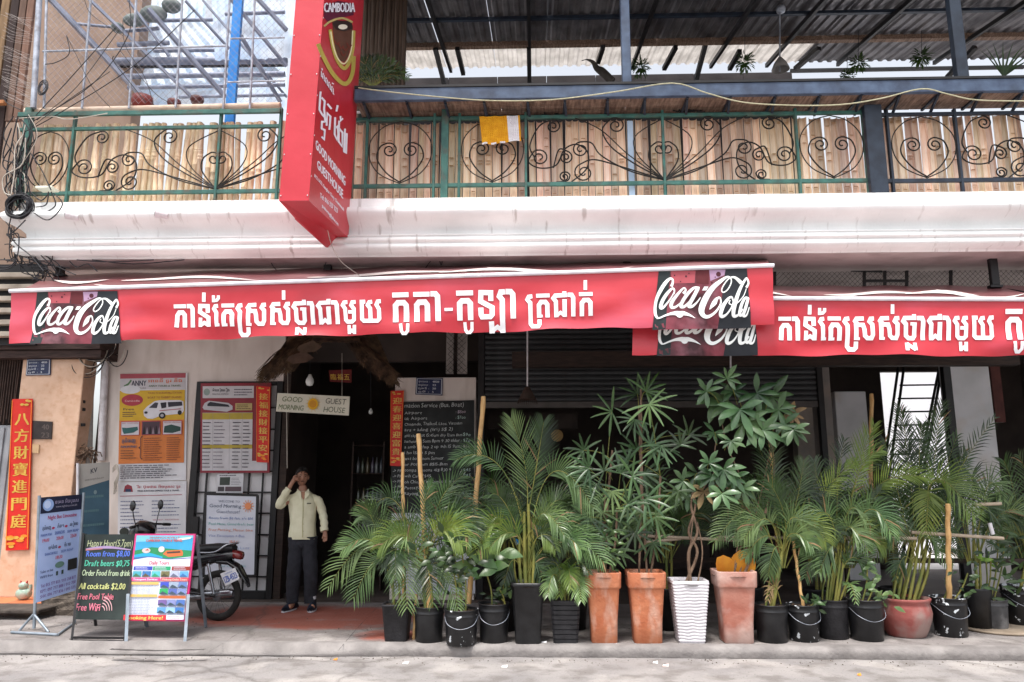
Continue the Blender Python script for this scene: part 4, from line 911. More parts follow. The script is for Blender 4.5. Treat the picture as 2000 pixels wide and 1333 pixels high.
def L2(a, b_): return (1283 + (a - 205) / 10 * 1.10, 624.5 + (b_ - 945) / 10 * 1.125 - (a - 205) / 10 * .022)
def L3(a, b_): return (1291.8 + (a - 205) / 10 * 1.125, 674.5 + (b_ - 945) / 10 * 1.15)
awning('shop_awning', 'long red awning with white lettering and a bottle picture at each end', 22, 1509, (571, 521), (672, 633), 7.30, 8.95, lambda a, b_: (a, b_), (L1, L2), (95, 1500, P(600, 533, 8.95).z))
awning('shop_awning', 'second red awning at the right, partly tucked behind the longer one', 1238, 2170, (584, 588), (693, 696), 7.42, 9.05, lambda a, b_: (1520.4 + (a - 340) * 1.037, 619.3 + (b_ - 595.7 + .02 * (a - 340)) * 1.037), (L3,), (1300, 2160, P(1700, 556, 9.05).z))

# brackets, cable and netting under the slab
for (px, y0, y1) in ((118, 510, 545), (640, 500, 530), (1224, 492, 525), (1462, 492, 530), (1940, 490, 545)):
    m = MB(); q = P(px, 500, 8.8); m.bbox(q.x - .045, q.x + .045, 8.8, 8.86, q.z - (y1 - y0) * .0063, ZB + .0, .004); m.box(q.x - .07, q.x + .07, 8.795, 8.87, q.z - (y1 - y0) * .0063 - .03, q.z - (y1 - y0) * .0063 - .002)
    tag(m.build('ceiling_bracket', BLACKP), {118: 'black bracket under the slab at the left end of the long awning', 640: 'black bracket under the slab below the hanging sign', 1224: 'black bracket under the slab above the middle of the long awning', 1462: 'black bracket under the slab near the right end of the long awning', 1940: 'black bracket under the slab above the second awning'}[px], 'bracket', 'awning brackets under the slab')
gr = thing('hanging_grille', 'black framed wire mesh panels hanging under the slab above the second awning', 'grille', P(1800, 540, 9.3))
for (a, b_) in (((1515, 527), (1578, 526)), ((1662, 528), (1722, 530)), ((1731, 524), (1778, 522)), ((1778, 518), (2100, 516)), ((1690, 549), (1770, 549))):
    m = MB(); m.beam(P(*a, 9.3), P(*b_, 9.3), .03, .03); m.build('frame_bar', BLACKP, gr)
for px in (1513, 1688, 1728, 1771, 1857, 2010): m = MB(); m.beam(P(px, 517 if px > 1760 else 527, 9.31), P(px, 570, 9.31), .03, .03); m.build('frame_bar', BLACKP, gr)
m = MB(); 
for k in range(64):
    px = 1515 + k * 10
    for sg in (-1, 1): m.tube([P(px, 520, 9.32), P(px + sg * 50, 570, 9.32)], .0022, 3, False)
m.build('wire_mesh', IRON, gr, kind='stuff')

# ---------------------------------------------------------------- hanging guesthouse sign
sg_ = thing('hanging_sign', 'tall red guesthouse sign box projecting from the balcony with white lettering', 'sign', P(603, 392, 6.9))
SYN = 6.9; nL = P(545, 392, SYN); nR = P(603, 392, SYN); SX1 = nR.x; SX0 = nL.x
rr_ = ray(680, 465); SYF = SX1 / rr_[0] * rr_[1]; zbn = nR.z; zbf = P(680, 465, SYF).z; ztop = 8.0
def leanx(z): return (z - zbn) * .024
m = MB(); vs = []; NZ_ = 24
def sgp(x, y, z): return Vector((x + leanx(z), y, z))
for j in range(NZ_ + 1):
    v = j / NZ_
    for i, (x, y) in enumerate(((SX0, SYN), ((SX0 + SX1) / 2, SYN), (SX1, SYN), (SX1, (SYN + SYF) / 2), (SX1, SYF), (SX0, SYF))):
        zb_ = zbn if y < SYN + .01 else (zbf if y > SYF - .01 else (zbn + zbf) / 2); z = zb_ + (ztop - zb_) * v
        vs.append(sgp(x, y, z))
m.add(vs, [(j * 6 + k, j * 6 + (k + 1) % 6, j * 6 + 6 + (k + 1) % 6, j * 6 + 6 + k) for j in range(NZ_) for k in range(6)]); m.add([vs[0], vs[2], vs[4], vs[5]], [(3, 2, 1, 0)])
m.build('sign_box', SIGNR, sg_)
# hanging fin below the near side
a = sgp(SX0, SYN, zbn); m = MB(); f0 = P(560, 408, SYN + .25); fin = [sgp(SX0, SYN + .02, zbn), sgp(SX0, SYN + .5, zbn - .0), P(575, 428, SYN + .5), P(640, 487, SYF + .02), P(661, 486, SYF + .02), P(662, 463, SYF + .02), sgp(SX0, SYF, zbf)]
b_ = [p + Vector((.02, 0, 0)) for p in fin]; n_ = len(fin); m.add(fin + b_, [tuple(range(n_)), tuple(reversed(range(n_, 2 * n_)))] + [(i, i + n_, (i + 1) % n_ + n_, (i + 1) % n_) for i in range(n_)]); m.build('lower_fin', SIGNR, sg_)
for z in (zbn + .9, zbn + 2.0):
    m = MB(); m.beam((SX0 + .14, SYF, z), (SX0 + .14, SYF + .25, z), .05, .05); m.build('wall_arm', DBLUE, sg_)
def sideat(u, v, o):   # spot of the photograph on the lettered side
    r_ = ray(u, v); x = SX1; Y = x / r_[0] * r_[1]
    for _ in range(4):
        z = CZ + r_[2] * Y / r_[1]; x = SX1 + leanx(z); Y = x / r_[0] * r_[1]
    return Vector((x + o, Y, CZ + r_[2] * Y / r_[1]))
def side2(u, v, o):    # metres along the side and height
    z = zbn + v; return Vector((SX1 + leanx(z) + o, SYN + u, z))
LW = SYF - SYN
WL = '#e6e4ee'
sh_ = Sheet(sideat); GOLD = '#b3a24a'
def arc(pts, wd, c): sh_.stroke([tuple(q) for q in catmull([(a, b_, wd) for a, b_ in pts], 6)], wd, c)
ov = [(648, 40), (651, 70), (655, 100), (662, 118), (672, 122), (680, 110), (686, 85), (689, 55), (689, 40)]
sh_.poly([(648, 40), (651, 70), (655, 100), (662, 118), (672, 122), (680, 110), (686, 85), (689, 50)], '#5a3526')
sh_.poly([(632, 34), (640, 44), (660, 36), (690, 30), (691, 8), (660, 2), (634, 12)], '#5a1030')
sh_.poly([(649, 46), (656, 40), (686, 42), (688, 56), (672, 62), (655, 58)], '#2a1410'); sh_.oval(669, 53, 9, 5, '#e8e0cc')
arc([(632, 52), (645, 42), (668, 36), (688, 44)], 4, '#b8a468')
arc([(644, 58), (649, 90), (658, 118), (671, 134), (681, 122), (688, 96), (690, 60)], 7, GOLD)
arc([(645, 62), (650, 90), (658, 113), (670, 125), (680, 114), (686, 92), (688, 60)], 2.5, '#e8dcb0')
arc([(620, 86), (630, 110), (648, 143), (668, 163), (680, 160), (688, 140), (690, 110)], 8, GOLD)
for i, (u, v) in enumerate(((652, 78), (660, 86), (668, 90), (676, 84), (664, 100))): arc([(u, v), (u + 5, v + 9), (u + 10, v + 4)], 1.8, '#7a2a1c')
WL = '#e6e4ee'; sh_.text('CAMBODIA', 631, 24, 60, 19, WL, bold=1.2); sh_.build('oval_badge', sg_); sh_ = Sheet(side2)
def zof(px, py): return sideat(px, py, 0).z - zbn
def uof(px, py): return sideat(px, py, 0).y - SYN
sh_ = Sheet(side2)
sh_ = Sheet(sideat); sh_.step = .0003
for (t_, u, v, w_, h_, dv, bo) in (('GOOD MORNING', 616, 290, 57.5, 19, 74, .9), ('GUESTHOUSE', 619, 329, 50, 18, 60, .9), ('#12, St22, Sangkat Chey Chumneah', 613, 345, 58, 7, 68, .3), ('Tel: 016 327 323', 624.5, 386, 34, 10, 31, .5), ('goodmorning@yahoo.com', 628, 404, 32, 7, 38, .4)): sh_.text(t_, u, v, w_, h_, WL, dv=dv, bold=bo)
def zk(pts, w_=3.9): sh_.stroke([(600 + a / 4.48, 120 + b_ / 4.48) for a, b_ in pts], w_, WL)
for p_ in (((114, 265), (108, 340), (104, 425), (125, 462), (150, 490)), ((122, 318), (150, 350), (144, 420), (150, 470), (155, 535)), ((172, 372), (210, 418)), ((165, 565), (172, 455), (200, 485), (190, 600)), ((152, 530), (125, 530), (122, 590), (150, 603), (145, 685), (122, 660)), ((240, 490), (236, 640), (255, 685), (268, 640), (262, 570), (240, 585)), ((275, 520), (270, 700), (300, 745), (305, 625), (275, 590)), ((326, 590), (318, 790), (336, 800), (342, 630))): zk(p_)
zk(((262, 385), (250, 440)), 4); zk(((286, 480), (288, 520), (308, 500)), 3.5)
for k in range(9): a = 118 + k * 12.5; b_ = 85 + k * 19; zk(((a, b_), (a, b_ + 52)), 1.5); zk(((a, b_ + (0 if k % 2 else 45)), (a + 9, b_ + (12 if k % 2 else 55))), 1.4)
zk(((118, 62), (122, 80)), 2); zk(((205, 190), (222, 200)), 2)
sh_.build('lettering', sg_)
m = MB()
for z in [zbn + .05 + k * .42 for k in range(7)]:
    for x in (SX0 + .015, SX1 - .015): q = sgp(x, SYN - .004, z); m.ball(q, .007, .006, .007, 6, 4)
    q = sgp(SX1 + .003, SYN + .012, z + .2); m.ball(q, .006, .007, .007, 6, 4)
m.build('rivets', mat('rivet', '#c8c8cc', '#e0e0e4', 9, .4, metal=.5), sg_, kind='stuff')
m = MB(); m.tube(catmull([P(640, 450, 7.8), P(648, 480, 7.9), P(665, 510, 8.0), P(690, 530, 8.1), P(702, 538, 8.2)], 5), .004, 5); tag(m.build('string', CABLEW), 'thin pale string dangling from the bottom of the hanging red sign', 'string')
for (px, py) in ((142, 423), (316, 420)):
    t = thing('spotlight', {142: 'small white spotlight on the cornice near its left end', 316: 'small white spotlight on the cornice with a dark stain under it'}[px], 'lamp', P(px, py + 6, 8.33), 'spotlights on the cornice')
    q = P(px, py, 8.3); m = MB(); m.tube([q + Vector((-.05, -.05, .0)), q + Vector((.07, .0, -.015))], [.05, .04], 12); m.build('housing', PIPEW, t)
    m = MB(); m.tube([q + Vector((-.056, -.052, .0)), q + Vector((-.051, -.05, 0))], .044, 12); m.build('lens', BLACKP, t); m = MB(); m.tube([q + Vector((.05, 0, -.02)), q + Vector((.05, .08, -.045))], .012, 6); m.build('mount', GALV, t)
# router, cable coils and loose cables
rt = thing('wifi_router', 'white flat router box perched on the railing amid cables', 'router', P(95, 372, 8.4))
m = MB(); q = P(95, 372, 8.4); m.bbox(q.x - .1, q.x + .1, 8.3, 8.45, q.z - .012, q.z + .018, .006); m.build('case', mat('cream_plastic', '#d8dccc', '#e8ecdc', 5, .4), rt)
cb = thing('cable_bundle', 'tangle of black cables coiled at the left end of the balcony', 'cables', P(38, 400, 8.3))
rd = random.Random(77)
for k in range(24):
    q = P(38 + rd.uniform(-3, 3), 403 + rd.uniform(-3, 3), 8.28 + rd.uniform(-.04, .04)); r_ = .13 + rd.uniform(-.02, .025); m = MB()
    m.tube([q + Vector((r_ * math.cos(a), .02 * math.sin(a * 2 + k), r_ * .92 * math.sin(a))) for a in [j * math.pi / 14 for j in range(29)]], .0065, 5, False); m.build('coil', CABLE, cb)
CW = [((100, 375), (108, 402), (80, 418), (62, 412)), ((95, 375), (90, 400), (70, 405)), ((105, 378), (122, 400), (95, 430), (66, 416)), ((60, 375), (80, 392), (95, 378)),
      ((25, 412), (18, 440), (16, 458)), ((50, 430), (30, 450), (20, 458)), ((16, 458), (35, 480), (60, 500), (85, 530)), ((18, 462), (36, 458), (34, 500), (20, 520), (0, 522)), ((0, 508), (20, 508), (34, 508)), ((34, 508), (50, 530), (80, 548), (130, 562), (148, 558)), ((56, 505), (84, 520), (98, 540)), ((0, 528), (20, 524), (34, 510)), ((80, 512), (88, 530), (104, 536)),
      ((136, 510), (150, 522), (172, 516), (190, 530)), ((150, 508), (210, 512), (300, 508)), ((180, 508), (260, 516), (360, 508)), ((60, 300), (80, 330), (100, 372)), ((46, 262), (30, 290), (28, 340), (22, 380)), ((50, 270), (44, 320), (8, 345), (8, 375), (22, 382))]
for k, c_ in enumerate(CW):
    Yc = 8.3 if c_[0][1] < 500 else 8.5; m = MB(); m.tube(catmull([P(a, b_, Yc - .02 * (k % 3)) for a, b_ in c_], 6), .007, 5, False); m.build('cable', CABLEW if k in (17, 18) else CABLE, cb)
rdx = random.Random(5)
for k in range(26):
    x0_ = rdx.uniform(20, 60); y0_ = rdx.uniform(215, 300); pts = [(x0_, y0_), (x0_ + rdx.uniform(-22, 18), y0_ + rdx.uniform(30, 60)), (rdx.uniform(8, 55), rdx.uniform(320, 370)), (rdx.uniform(15, 60), rdx.uniform(375, 415))]
    m = MB(); m.tube(catmull([P(a, b_, 8.36 - .01 * (k % 5)) for a, b_ in pts], 6), rdx.choice((.004, .006, .008)), 5, False); m.build('cable', CABLEW if k % 6 == 0 else CABLE, cb)
for k in range(16):
    pts = [(rdx.uniform(0, 30), rdx.uniform(430, 520)), (rdx.uniform(15, 50), rdx.uniform(460, 520)), (rdx.uniform(40, 110), rdx.uniform(500, 540)), (rdx.uniform(60, 150), rdx.uniform(515, 560))]
    m = MB(); m.tube(catmull([P(a, b_, 8.5 - .01 * (k % 5)) for a, b_ in pts], 6), .006, 5, False); m.build('cable', CABLE, cb)
cb2 = thing('cable_bundle', 'black cables running diagonally across the wire cage down to the balcony corner', 'cables', P(150, 160, 8.42))
for k, c_ in enumerate((((70, 226), (140, 150), (225, 55)), ((72, 235), (150, 170), (232, 60)), ((60, 240), (180, 165), (250, 70), (252, 0)), ((60, 250), (120, 205), (215, 140)), ((48, 258), (110, 225), (260, 130), (380, 20)), ((130, 70), (150, 110), (180, 170), (215, 210)), ((88, 126), (110, 122), (135, 105), (130, 70)), ((165, 0), (180, 30), (240, 70)), ((222, 110), (225, 125), (285, 200)), ((235, 100), (300, 180), (340, 205)), ((30, 232), (100, 228), (125, 233), (150, 232), (210, 222)), ((240, 40), (245, 90), (282, 150), (300, 205)), ((40, 215), (12, 200), (10, 190)))):
    m = MB(); m.tube(catmull([P(a, b_, 8.40 - .01 * (k % 4)) for a, b_ in c_], 6), .004 if k % 2 else .0055, 5, False); m.build('cable', CABLEW if k == 10 else CABLE, cb2)
for k in range(9):
    q = P(84 + rd.uniform(-2, 2), 172 + rd.uniform(-3, 3), 8.4); r_ = .07 + rd.uniform(-.015, .02); m = MB()
    m.tube([q + Vector((r_ * .7 * math.cos(a), .01 * math.sin(a), r_ * 1.2 * math.sin(a))) for a in [j * math.pi / 10 for j in range(21)]], .004, 4, False); m.build('coil', CABLE, cb2)
wz = MB()
for k in range(60):
    py = rd.uniform(20, 190); px = rd.uniform(2, 14); wz.tube(catmull([P(px, py, 8.6), P(px + 18, py + rd.uniform(2, 12), 8.6), P(62 + rd.uniform(-6, 4), py + rd.uniform(6, 30), 8.5)], 4), .0015, 3, False)
tag(wz.build('wire_brush', mat('fine_wire', '#b0a8a4', '#ccc4c0', 5, .5)), 'spray of fine pale wires sticking out left of the thick cage pipe', 'wires'); 
for k, (c_, lb) in enumerate(((((560, 505), (650, 504), (760, 510), (860, 508), (960, 498), (1010, 496)), 'thick black cable sagging under the slab between the sign and the middle'), (((640, 505), (636, 515), (634, 522)), 'short black cable stub hanging from the bracket under the sign'), (((527, 505), (532, 518), (540, 528)), 'short cable end poking down under the slab left of the sign'), (((830, 526), (842, 510), (856, 506), (862, 518), (868, 502), (896, 500)), 'thin kinked wire looping along the cable under the slab'), (((1290, 496), (1340, 498), (1400, 497)), 'black cable clipped to the slab edge above the middle of the awning'), (((1430, 495), (1445, 503), (1462, 502)), 'short dark wire running to the bracket near the right bottle picture'))):
    m = MB(); m.tube(catmull([P(a, b_, 8.72) for a, b_ in c_], 6), .011 if k == 0 else .005, 5); tag(m.build('cable', CABLE), lb, 'cable', 'cables under the slab')
# ---------------------------------------------------------------- things on the wall at the left
def panelthing(name, label, cat, corners, Y, body, thick=.012, group=None, bevel=True):
    """thin board whose corners are given in the photograph; returns the thing, a sheet and the mapping"""
    pts = [P(a, b_, Y) for a, b_ in corners]; ctr = sum(pts, Vector()) / 4; t = thing(name, label, cat, (ctr.x, Y, min(p.z for p in pts)), group)
    m = MB(); bk = [p + Vector((0, thick, 0)) for p in pts]; m.add(pts + bk, [(3, 2, 1, 0), (4, 5, 6, 7)] + [(i, (i + 1) % 4, 4 + (i + 1) % 4, 4 + i) for i in range(4)])
    m.build('board', body, t); return t, Sheet(quadsheet(*pts))
PAPER = mat('white_paper', '#c9c9cd', '#d8d8dc', 4, .5); ENAM = mat('navy_enamel', '#1c2644', '#26325a', 6, .35)
def plaque(label, corners, Y):
    t, s_ = panelthing('address_plaque', label, 'plaque', corners, Y, ENAM)
    c = '#c8ccd4'
    for q in (((.04, .06), (.04, .94)), ((.04, .94), (.96, .94)), ((.96, .94), (.96, .06)), ((.96, .06), (.04, .06))): s_.stroke(list(q), .025, c)
    for i, (a, b_) in enumerate((('\u1795\u17d2\u1791\u17c7\u179b\u17c1\u1781 :', '4020'), ('\u1795\u17d2\u179b\u17bc\u179c\u179b\u17c1\u1781 :', '22'), ('\u1780\u17d2\u179a\u17bb\u1798\u1791\u17b8 :', '20'), ('\u1797\u17bc\u1798\u17b7 :', '5'))):
        s_.text(a, .1, .27 + i * .2, .4, .1, c); s_.text(b_, .62, .27 + i * .2, .24 if len(b_) > 2 else (.13 if len(b_) == 2 else .05), .11, c, bold=.008)
    s_.build('lettering', t)
plaque('navy enamel address plaque at the top of the peach pillar', ((53, 702), (99, 701), (98, 733), (50, 734)), NY - .02)
plaque('navy enamel address plaque on the white top of the menu column', ((813, 738), (865, 739), (864, 773), (811, 771)), W - .02)
# red banners with gold characters
BAN = mat('banner_red', '#c81e16', '#d92c1c', 4, .5, .1); GOLDP = mat('gold_print', '#c89a34', '#e0b848', 9, .35, spec=.6)
def banner(label, corners, Y, chars, body=BAN, gold=GOLDP, horizontal=False):
    t, s_ = panelthing('couplet_banner', label, 'banner', corners, Y, body, .004)
    if horizontal:
        for i, ch in enumerate(chars): s_.text(ch, .06 + i / len(chars) * .9, .78, .25, .40, gold, bold=.012)
    else:
        n_ = len(chars); a0, a1 = .075, .865; st_ = (a1 - a0) / n_
        for i, ch in enumerate(chars): s_.text(ch, .17, a0 + st_ * (i + .86), .66, st_ * .60, gold, bold=.045)
        rd = random.Random(len(label)); C2 = '#e88a2c'
        for k in range(9): s_.oval(rd.uniform(.15, .85), .885 + rd.uniform(0, .09), rd.uniform(.1, .2), .010, gold if k % 2 else C2)
        for k in range(5): s_.oval(rd.uniform(.1, .9), rd.uniform(.008, .05), .1, .008, gold)
        for e in (.03, .97): s_.stroke([(e, .01), (e, .99)], .03, C2)
    s_.build('gold_characters', t); return t
banner('long red paper banner with seven gold characters down the peach pillar', ((24, 780), (64, 779), (56, 1074), (11, 1076)), NY - .03, '\u516b\u65b9\u8ca1\u5bf6\u9032\u9580\u5ead'.replace('\u5bf6', '\u5bf6'))
banner('red banner with gold characters hanging over the right side of the red framed timetable', ((501, 754), (528, 756), (525, 904), (501, 903)), W - .13, '\u63a5\u798f\u63a5\u8ca1\u63a5\u5e73\u5b89')
banner('narrow red banner with gold characters on the left edge of the chalkboard menu', ((763, 764), (789, 763), (783, 911), (762, 910)), W - .06, '\u8fce\u6625\u8fce\u559c\u8fce\u5bcc\u8cb4')
banner('small dark red plaque with three gold characters above the doorway', ((642, 724), (687, 722), (686, 748), (644, 746)), W + .25, '\u81e8\u798f\u4e94', body=mat('dark_red', '#5c1212', '#741a18', 5, .6), horizontal=True)
t, s_ = panelthing('house_number', 'small dark house number plate beside the long red banner', 'plaque', ((62, 822), (102, 824), (100, 858), (62, 858)), NY - .02, mat('dark_slate', '#2b2423', '#3a3231', 8, .6))
s_.text('40', .5, .46, .35, .3, '#5a504c', bold=.02); s_.text('23', .48, .92, .4, .3, '#5a504c', bold=.02); s_.build('lettering', t)
t, s_ = panelthing('switch_box', 'small cream box on the peach pillar below the dark number plate', 'box', ((62, 868), (76, 869), (75, 886), (62, 885)), NY - .02, mat('cream_box', '#c9a880', '#d6b88e', 6, .5), .02)

# pipes, cables in the corner
pg = thing('drain_pipes', 'white drain pipes and old conduits running down the corner by the poster wall', 'pipes', P(190, 930, W - .1))
def pp(a, b_, r, Y, mt, nm='pipe'): m = MB(); m.tube([P(*a, Y), P(*b_, Y)], r, 10); m.build(nm, mt, pg)
pp((207, 668), (197, 900), .048, W - .06, PIPEW); pp((178, 668), (166, 1165), .05, W + .0, mat('grey_pipe', '#9a9692', '#aeaaa6', 6, .6, stain='#6e6864', sscale=6, samt=.6), 'pipe'); pp((156, 700), (141, 966), .02, W - .22, mat('blue_strip', '#2f7fa8', '#3e93bc', 6, .5), 'blue_pipe'); pp((151, 668), (136, 1160), .03, W - .2, mat('dark_grey_strip', '#55504e', '#6c6664', 6, .7), 'pipe')
for (py) in (750, 785, 800, 830): m = MB(); q = P(160, py, W - .24); m.bbox(q.x - .03, q.x + .03, W - .25, W - .2, q.z - .02, q.z + .02); m.build('clip', BLACKP, pg)
m = MB(); m.tube(catmull([P(191, 690, W - .12), P(178, 730, W - .12), P(168, 780, W - .12), P(165, 850, W - .12), P(158, 880, W - .14)], 5), .007, 5); m.build('cable', CABLE, pg)
cb3 = thing('cable_coil', 'pale cable coils hanging from under the left end of the awning', 'cables', P(190, 735, W - .25))
rd = random.Random(9)
for (cx, cy, rx, ry, n_) in ((180, 690, .20, .22, 4), (172, 702, .22, .22, 3), (228, 690, .13, .19, 3), (185, 680, .27, .20, 3)):
    for k in range(n_):
        q = P(cx + rd.uniform(-5, 5), cy + rd.uniform(-5, 5), W - .25 - k * .02); m = MB(); a0 = rd.uniform(-.2, .2)
        m.tube([q + Vector((rx * math.cos(a + a0), .01 * math.sin(3 * a), ry * math.sin(a + a0))) for a in [-math.pi * 1.02 + j * math.pi * 1.04 / 22 for j in range(23)]], .006, 5, False); m.build('coil', CABLEW if k % 2 else CABLE, cb3)
m = MB(); rd = random.Random(14)
for k in range(60):
    q = P(166 + rd.gauss(0, 10), 884 + rd.gauss(0, 5), W - .22 + rd.uniform(-.05, .05)); d_ = Vector((rd.uniform(-1, 1), rd.uniform(-.5, .5), rd.uniform(-.6, .5))) * .08; m.tube([q, q + d_, q + d_ * 1.5 + Vector((0, 0, -.05))], .008, 4)
tag(m.build('dried_bundle', mat('dry_brown', '#4a3a30', '#6e5848', 10, .9)), 'clump of dried brown twigs tied to the corner pipe', 'twigs')
m = MB()
for k in range(5): q = P(220, 915 + k * 2, W - .1); m.tube(catmull([q, q + Vector((.06, -.02, .05)), q + Vector((.1, -.02, -.06)), q + Vector((.04, 0, -.2 - k * .02)), q + Vector((.08, 0, -.24))], 4), .006, 5)
tag(m.build('cord', CABLEW), 'short looped cord hanging beside the orange tour poster', 'cord')

# ---- posters on the white wall
t, s_ = panelthing('tour_poster', 'tall yellow and orange tour poster with a white minibus on the wall', 'poster', ((235, 731), (366, 729), (363, 938), (231, 941)), W - .02, PAPER)
s_.rect(.0, .0, .975, .045, '#a04a55'); s_.rect(.0, .045, .975, .15, '#b8b4b8')
s_.text('ANNY', .17, .115, .22, .052, '#2a2c3c', bold=.006); s_.stroke([(.06, .12), (.12, .10), (.17, .06)], .02, '#4a7048'); s_.text('TOURS', .25, .145, .14, .016, '#6a6468')
s_.text('\u17a2\u17b6\u1793\u1793\u17b8 \u1791\u17bd\u179a \u1793\u17b7\u1784', .42, .085, .5, .03, '#c05a28', bold=.004); s_.text('ANNY TOURS & TRAVEL', .43, .128, .48, .018, '#3f5a30', bold=.002)
s_.rect(.0, .16, .97, .44, '#c6a02c'); s_.rect(.0, .44, .97, .84, '#c8763c')
s_.oval(.16, .15, .15, .04, '#c9c9cd'); s_.text('TOURS TO BOKOR HILL STATION', .42, .195, .5, .018, '#7c2c34'); s_.text('BOAT TO RABBIT ISLAND', .42, .238, .5, .019, '#7c2c34')
s_.oval(.19, .25, .16, .055, '#a03440'); s_.text('Cambodia', .08, .265, .22, .018, '#d8b8bc')
s_.text('Free', .06, .345, .16, .022, '#3c3440'); s_.lines(.05, .355, .26, .41, 3, '#5a4a40', .4, 5)
# minibus
s_.poly([(.37, .40), (.36, .35), (.42, .31), (.52, .265), (.60, .255), (.90, .258), (.95, .27), (.96, .36), (.93, .385), (.62, .40), (.5, .43), (.42, .425)], '#cdccd2')
s_.poly([(.44, .325), (.53, .275), (.58, .28), (.56, .33)], '#3a3a44'); s_.poly([(.61, .28), (.70, .275), (.70, .325), (.63, .335)], '#26242c'); s_.poly([(.72, .275), (.93, .272), (.94, .31), (.73, .322)], '#2e2c36')
s_.oval(.64, .40, .05, .03, '#1c1a20'); s_.oval(.64, .40, .025, .015, '#9a9aa0'); s_.oval(.90, .375, .03, .022, '#1c1a20'); s_.oval(.40, .37, .025, .012, '#2c2a30'); s_.stroke([(.6, .355), (.92, .34)], .008, '#a86a70')
for (a, b_, c) in ((.03, .31, '#c0bcc2'), (.34, .62, '#4a3640'), (.65, .94, '#c0bcc2')):
    s_.rect(a, .45, b_, .58, '#a8404a'); s_.rect(a + .01, .455, b_ - .01, .575, c)
s_.poly([(.06, .54), (.05, .505), (.12, .51), (.28, .50), (.29, .53), (.22, .555), (.08, .565)], '#2c5a5a'); s_.poly([(.67, .56), (.68, .50), (.78, .485), (.92, .51), (.92, .545), (.8, .565)], '#24403c'); s_.text('BOAT TO KOH RONG', .05, .472, .24, .012, '#a03440'); s_.text('BUS ALL VIETNAM', .68, .472, .24, .012, '#a03440')
for k in range(6): s_.poly([(.36 + k * .045, .57), (.38 + k * .045, .49 + .012 * (k % 2)), (.40 + k * .045, .57)], '#8a7a84' if k % 2 else '#1c1418')
s_.text('\u1797\u17d2\u1793\u17c6\u1796\u17c1\u1789', .05, .645, .2, .035, '#4a5468', bold=.006); s_.text('PHNOM PENH', .04, .695, .23, .022, '#4a5468', bold=.004); s_.lines(.04, .71, .28, .8, 4, '#6a4a38', .35, 8)
s_.stroke([(.36, .59), (.335, .61), (.335, .68), (.31, .695), (.335, .71), (.335, .78), (.36, .80)], .012, '#5a3a34', smooth=True)
s_.lines(.38, .6, .68, .82, 11, '#7c4430', .35, 9); s_.lines(.72, .6, .93, .82, 11, '#7c4430', .35, 10); s_.lines(.04, .85, .9, .98, 7, '#4a4854', .4, 11)
s_.build('printed_poster', t)
t, s_ = panelthing('schedule_poster', 'white bus schedule poster with red heading below the orange tour poster', 'poster', ((231, 942), (364, 940), (361, 1175), (228, 1178)), W - .022, PAPER)
s_.poly([(.08, .085), (.1, .035), (.14, .02), (.2, .035), (.22, .085)], '#8a3440'); s_.rect(.11, .06, .19, .085, '#2a3a58')
s_.text('\u179c\u17b8\u179a\u17c8 \u1794\u17ca\u17bb\u1793\u1790\u17b6\u1793 \u17a2\u17b7\u1785\u1794\u17d2\u179a\u17c1\u179f \u1791\u17bd\u179a', .27, .055, .64, .022, '#a8404a', bold=.003); s_.text('VIRAK BUNTHAN EXPRESS TOUR & TRAVEL', .28, .085, .62, .014, '#3a3c4c', bold=.002)
s_.stroke([(.03, .12), (.94, .115)], .005, '#9a4450'); s_.lines(.04, .15, .42, .52, 12, '#5c6484', .22, 12); s_.lines(.5, .15, .93, .30, 5, '#5c6484', .22, 13); s_.text('SIEM REAP - PHNOM PENH', .52, .33, .38, .012, '#a05060'); s_.lines(.5, .35, .93, .62, 9, '#5c6484', .22, 15)
s_.oval(.1, .42, .07, .035, '#2e3430'); s_.lines(.04, .55, .93, .95, 12, '#5c6484', .25, 16); s_.build('printed_poster', t)

# ---- lattice door
ld = thing('lattice_door', 'black iron lattice with white panels beside the doorway', 'door', P(460, 1168, W))
z0 = .112; xs = [P(a, 900, W).x for a in (375, 545)]
m = MB(); m.box(xs[0] + .05, xs[1] - .05, W + .062, W + .07, z0 + .08, ZG - .05); m.build('white_panel', GLASSW, ld)
for (a, b_) in ((375, 388), (534, 546)): m = MB(); m.bbox(P(a, 900, W).x, P(b_, 900, W).x, W - .03, W + .06, z0, ZG, .004); m.build('frame', BLACKP, ld)
m = MB(); m.bbox(P(388.5, 900, W).x, P(533.5, 900, W).x, W - .03, W + .06, z0, z0 + .1, .004); m.build('frame', BLACKP, ld)
m = MB(); m.bbox(P(388.5, 900, W).x, P(533.5, 900, W).x, W - .03, W + .06, ZG - .05, ZG, .004); m.build('frame', BLACKP, ld)
for y in (797, 839, 880, 921, 962, 1003, 1045, 1086, 1127): z = P(460, y, W).z; m = MB(); m.box(P(389, 900, W).x, P(533, 900, W).x, W + .002, W + .022, z - .010, z + .010); m.build('lattice_bar', BLACKP, ld)
for x in (404, 446, 487, 514): xx = P(x, 900, W).x; m = MB(); m.box(xx - .010, xx + .010, W + .023, W + .043, z0 + .101, P(x, 760, W).z); m.build('lattice_bar', BLACKP, ld)
for y in (1024, 1066): z = P(395, y, W).z; m = MB(); m.bbox(P(386, 900, W).x, P(399, 900, W).x, W - .045, W - .001, z - .16, z + .1); m.build('hinge_plate', BLACKP, ld)
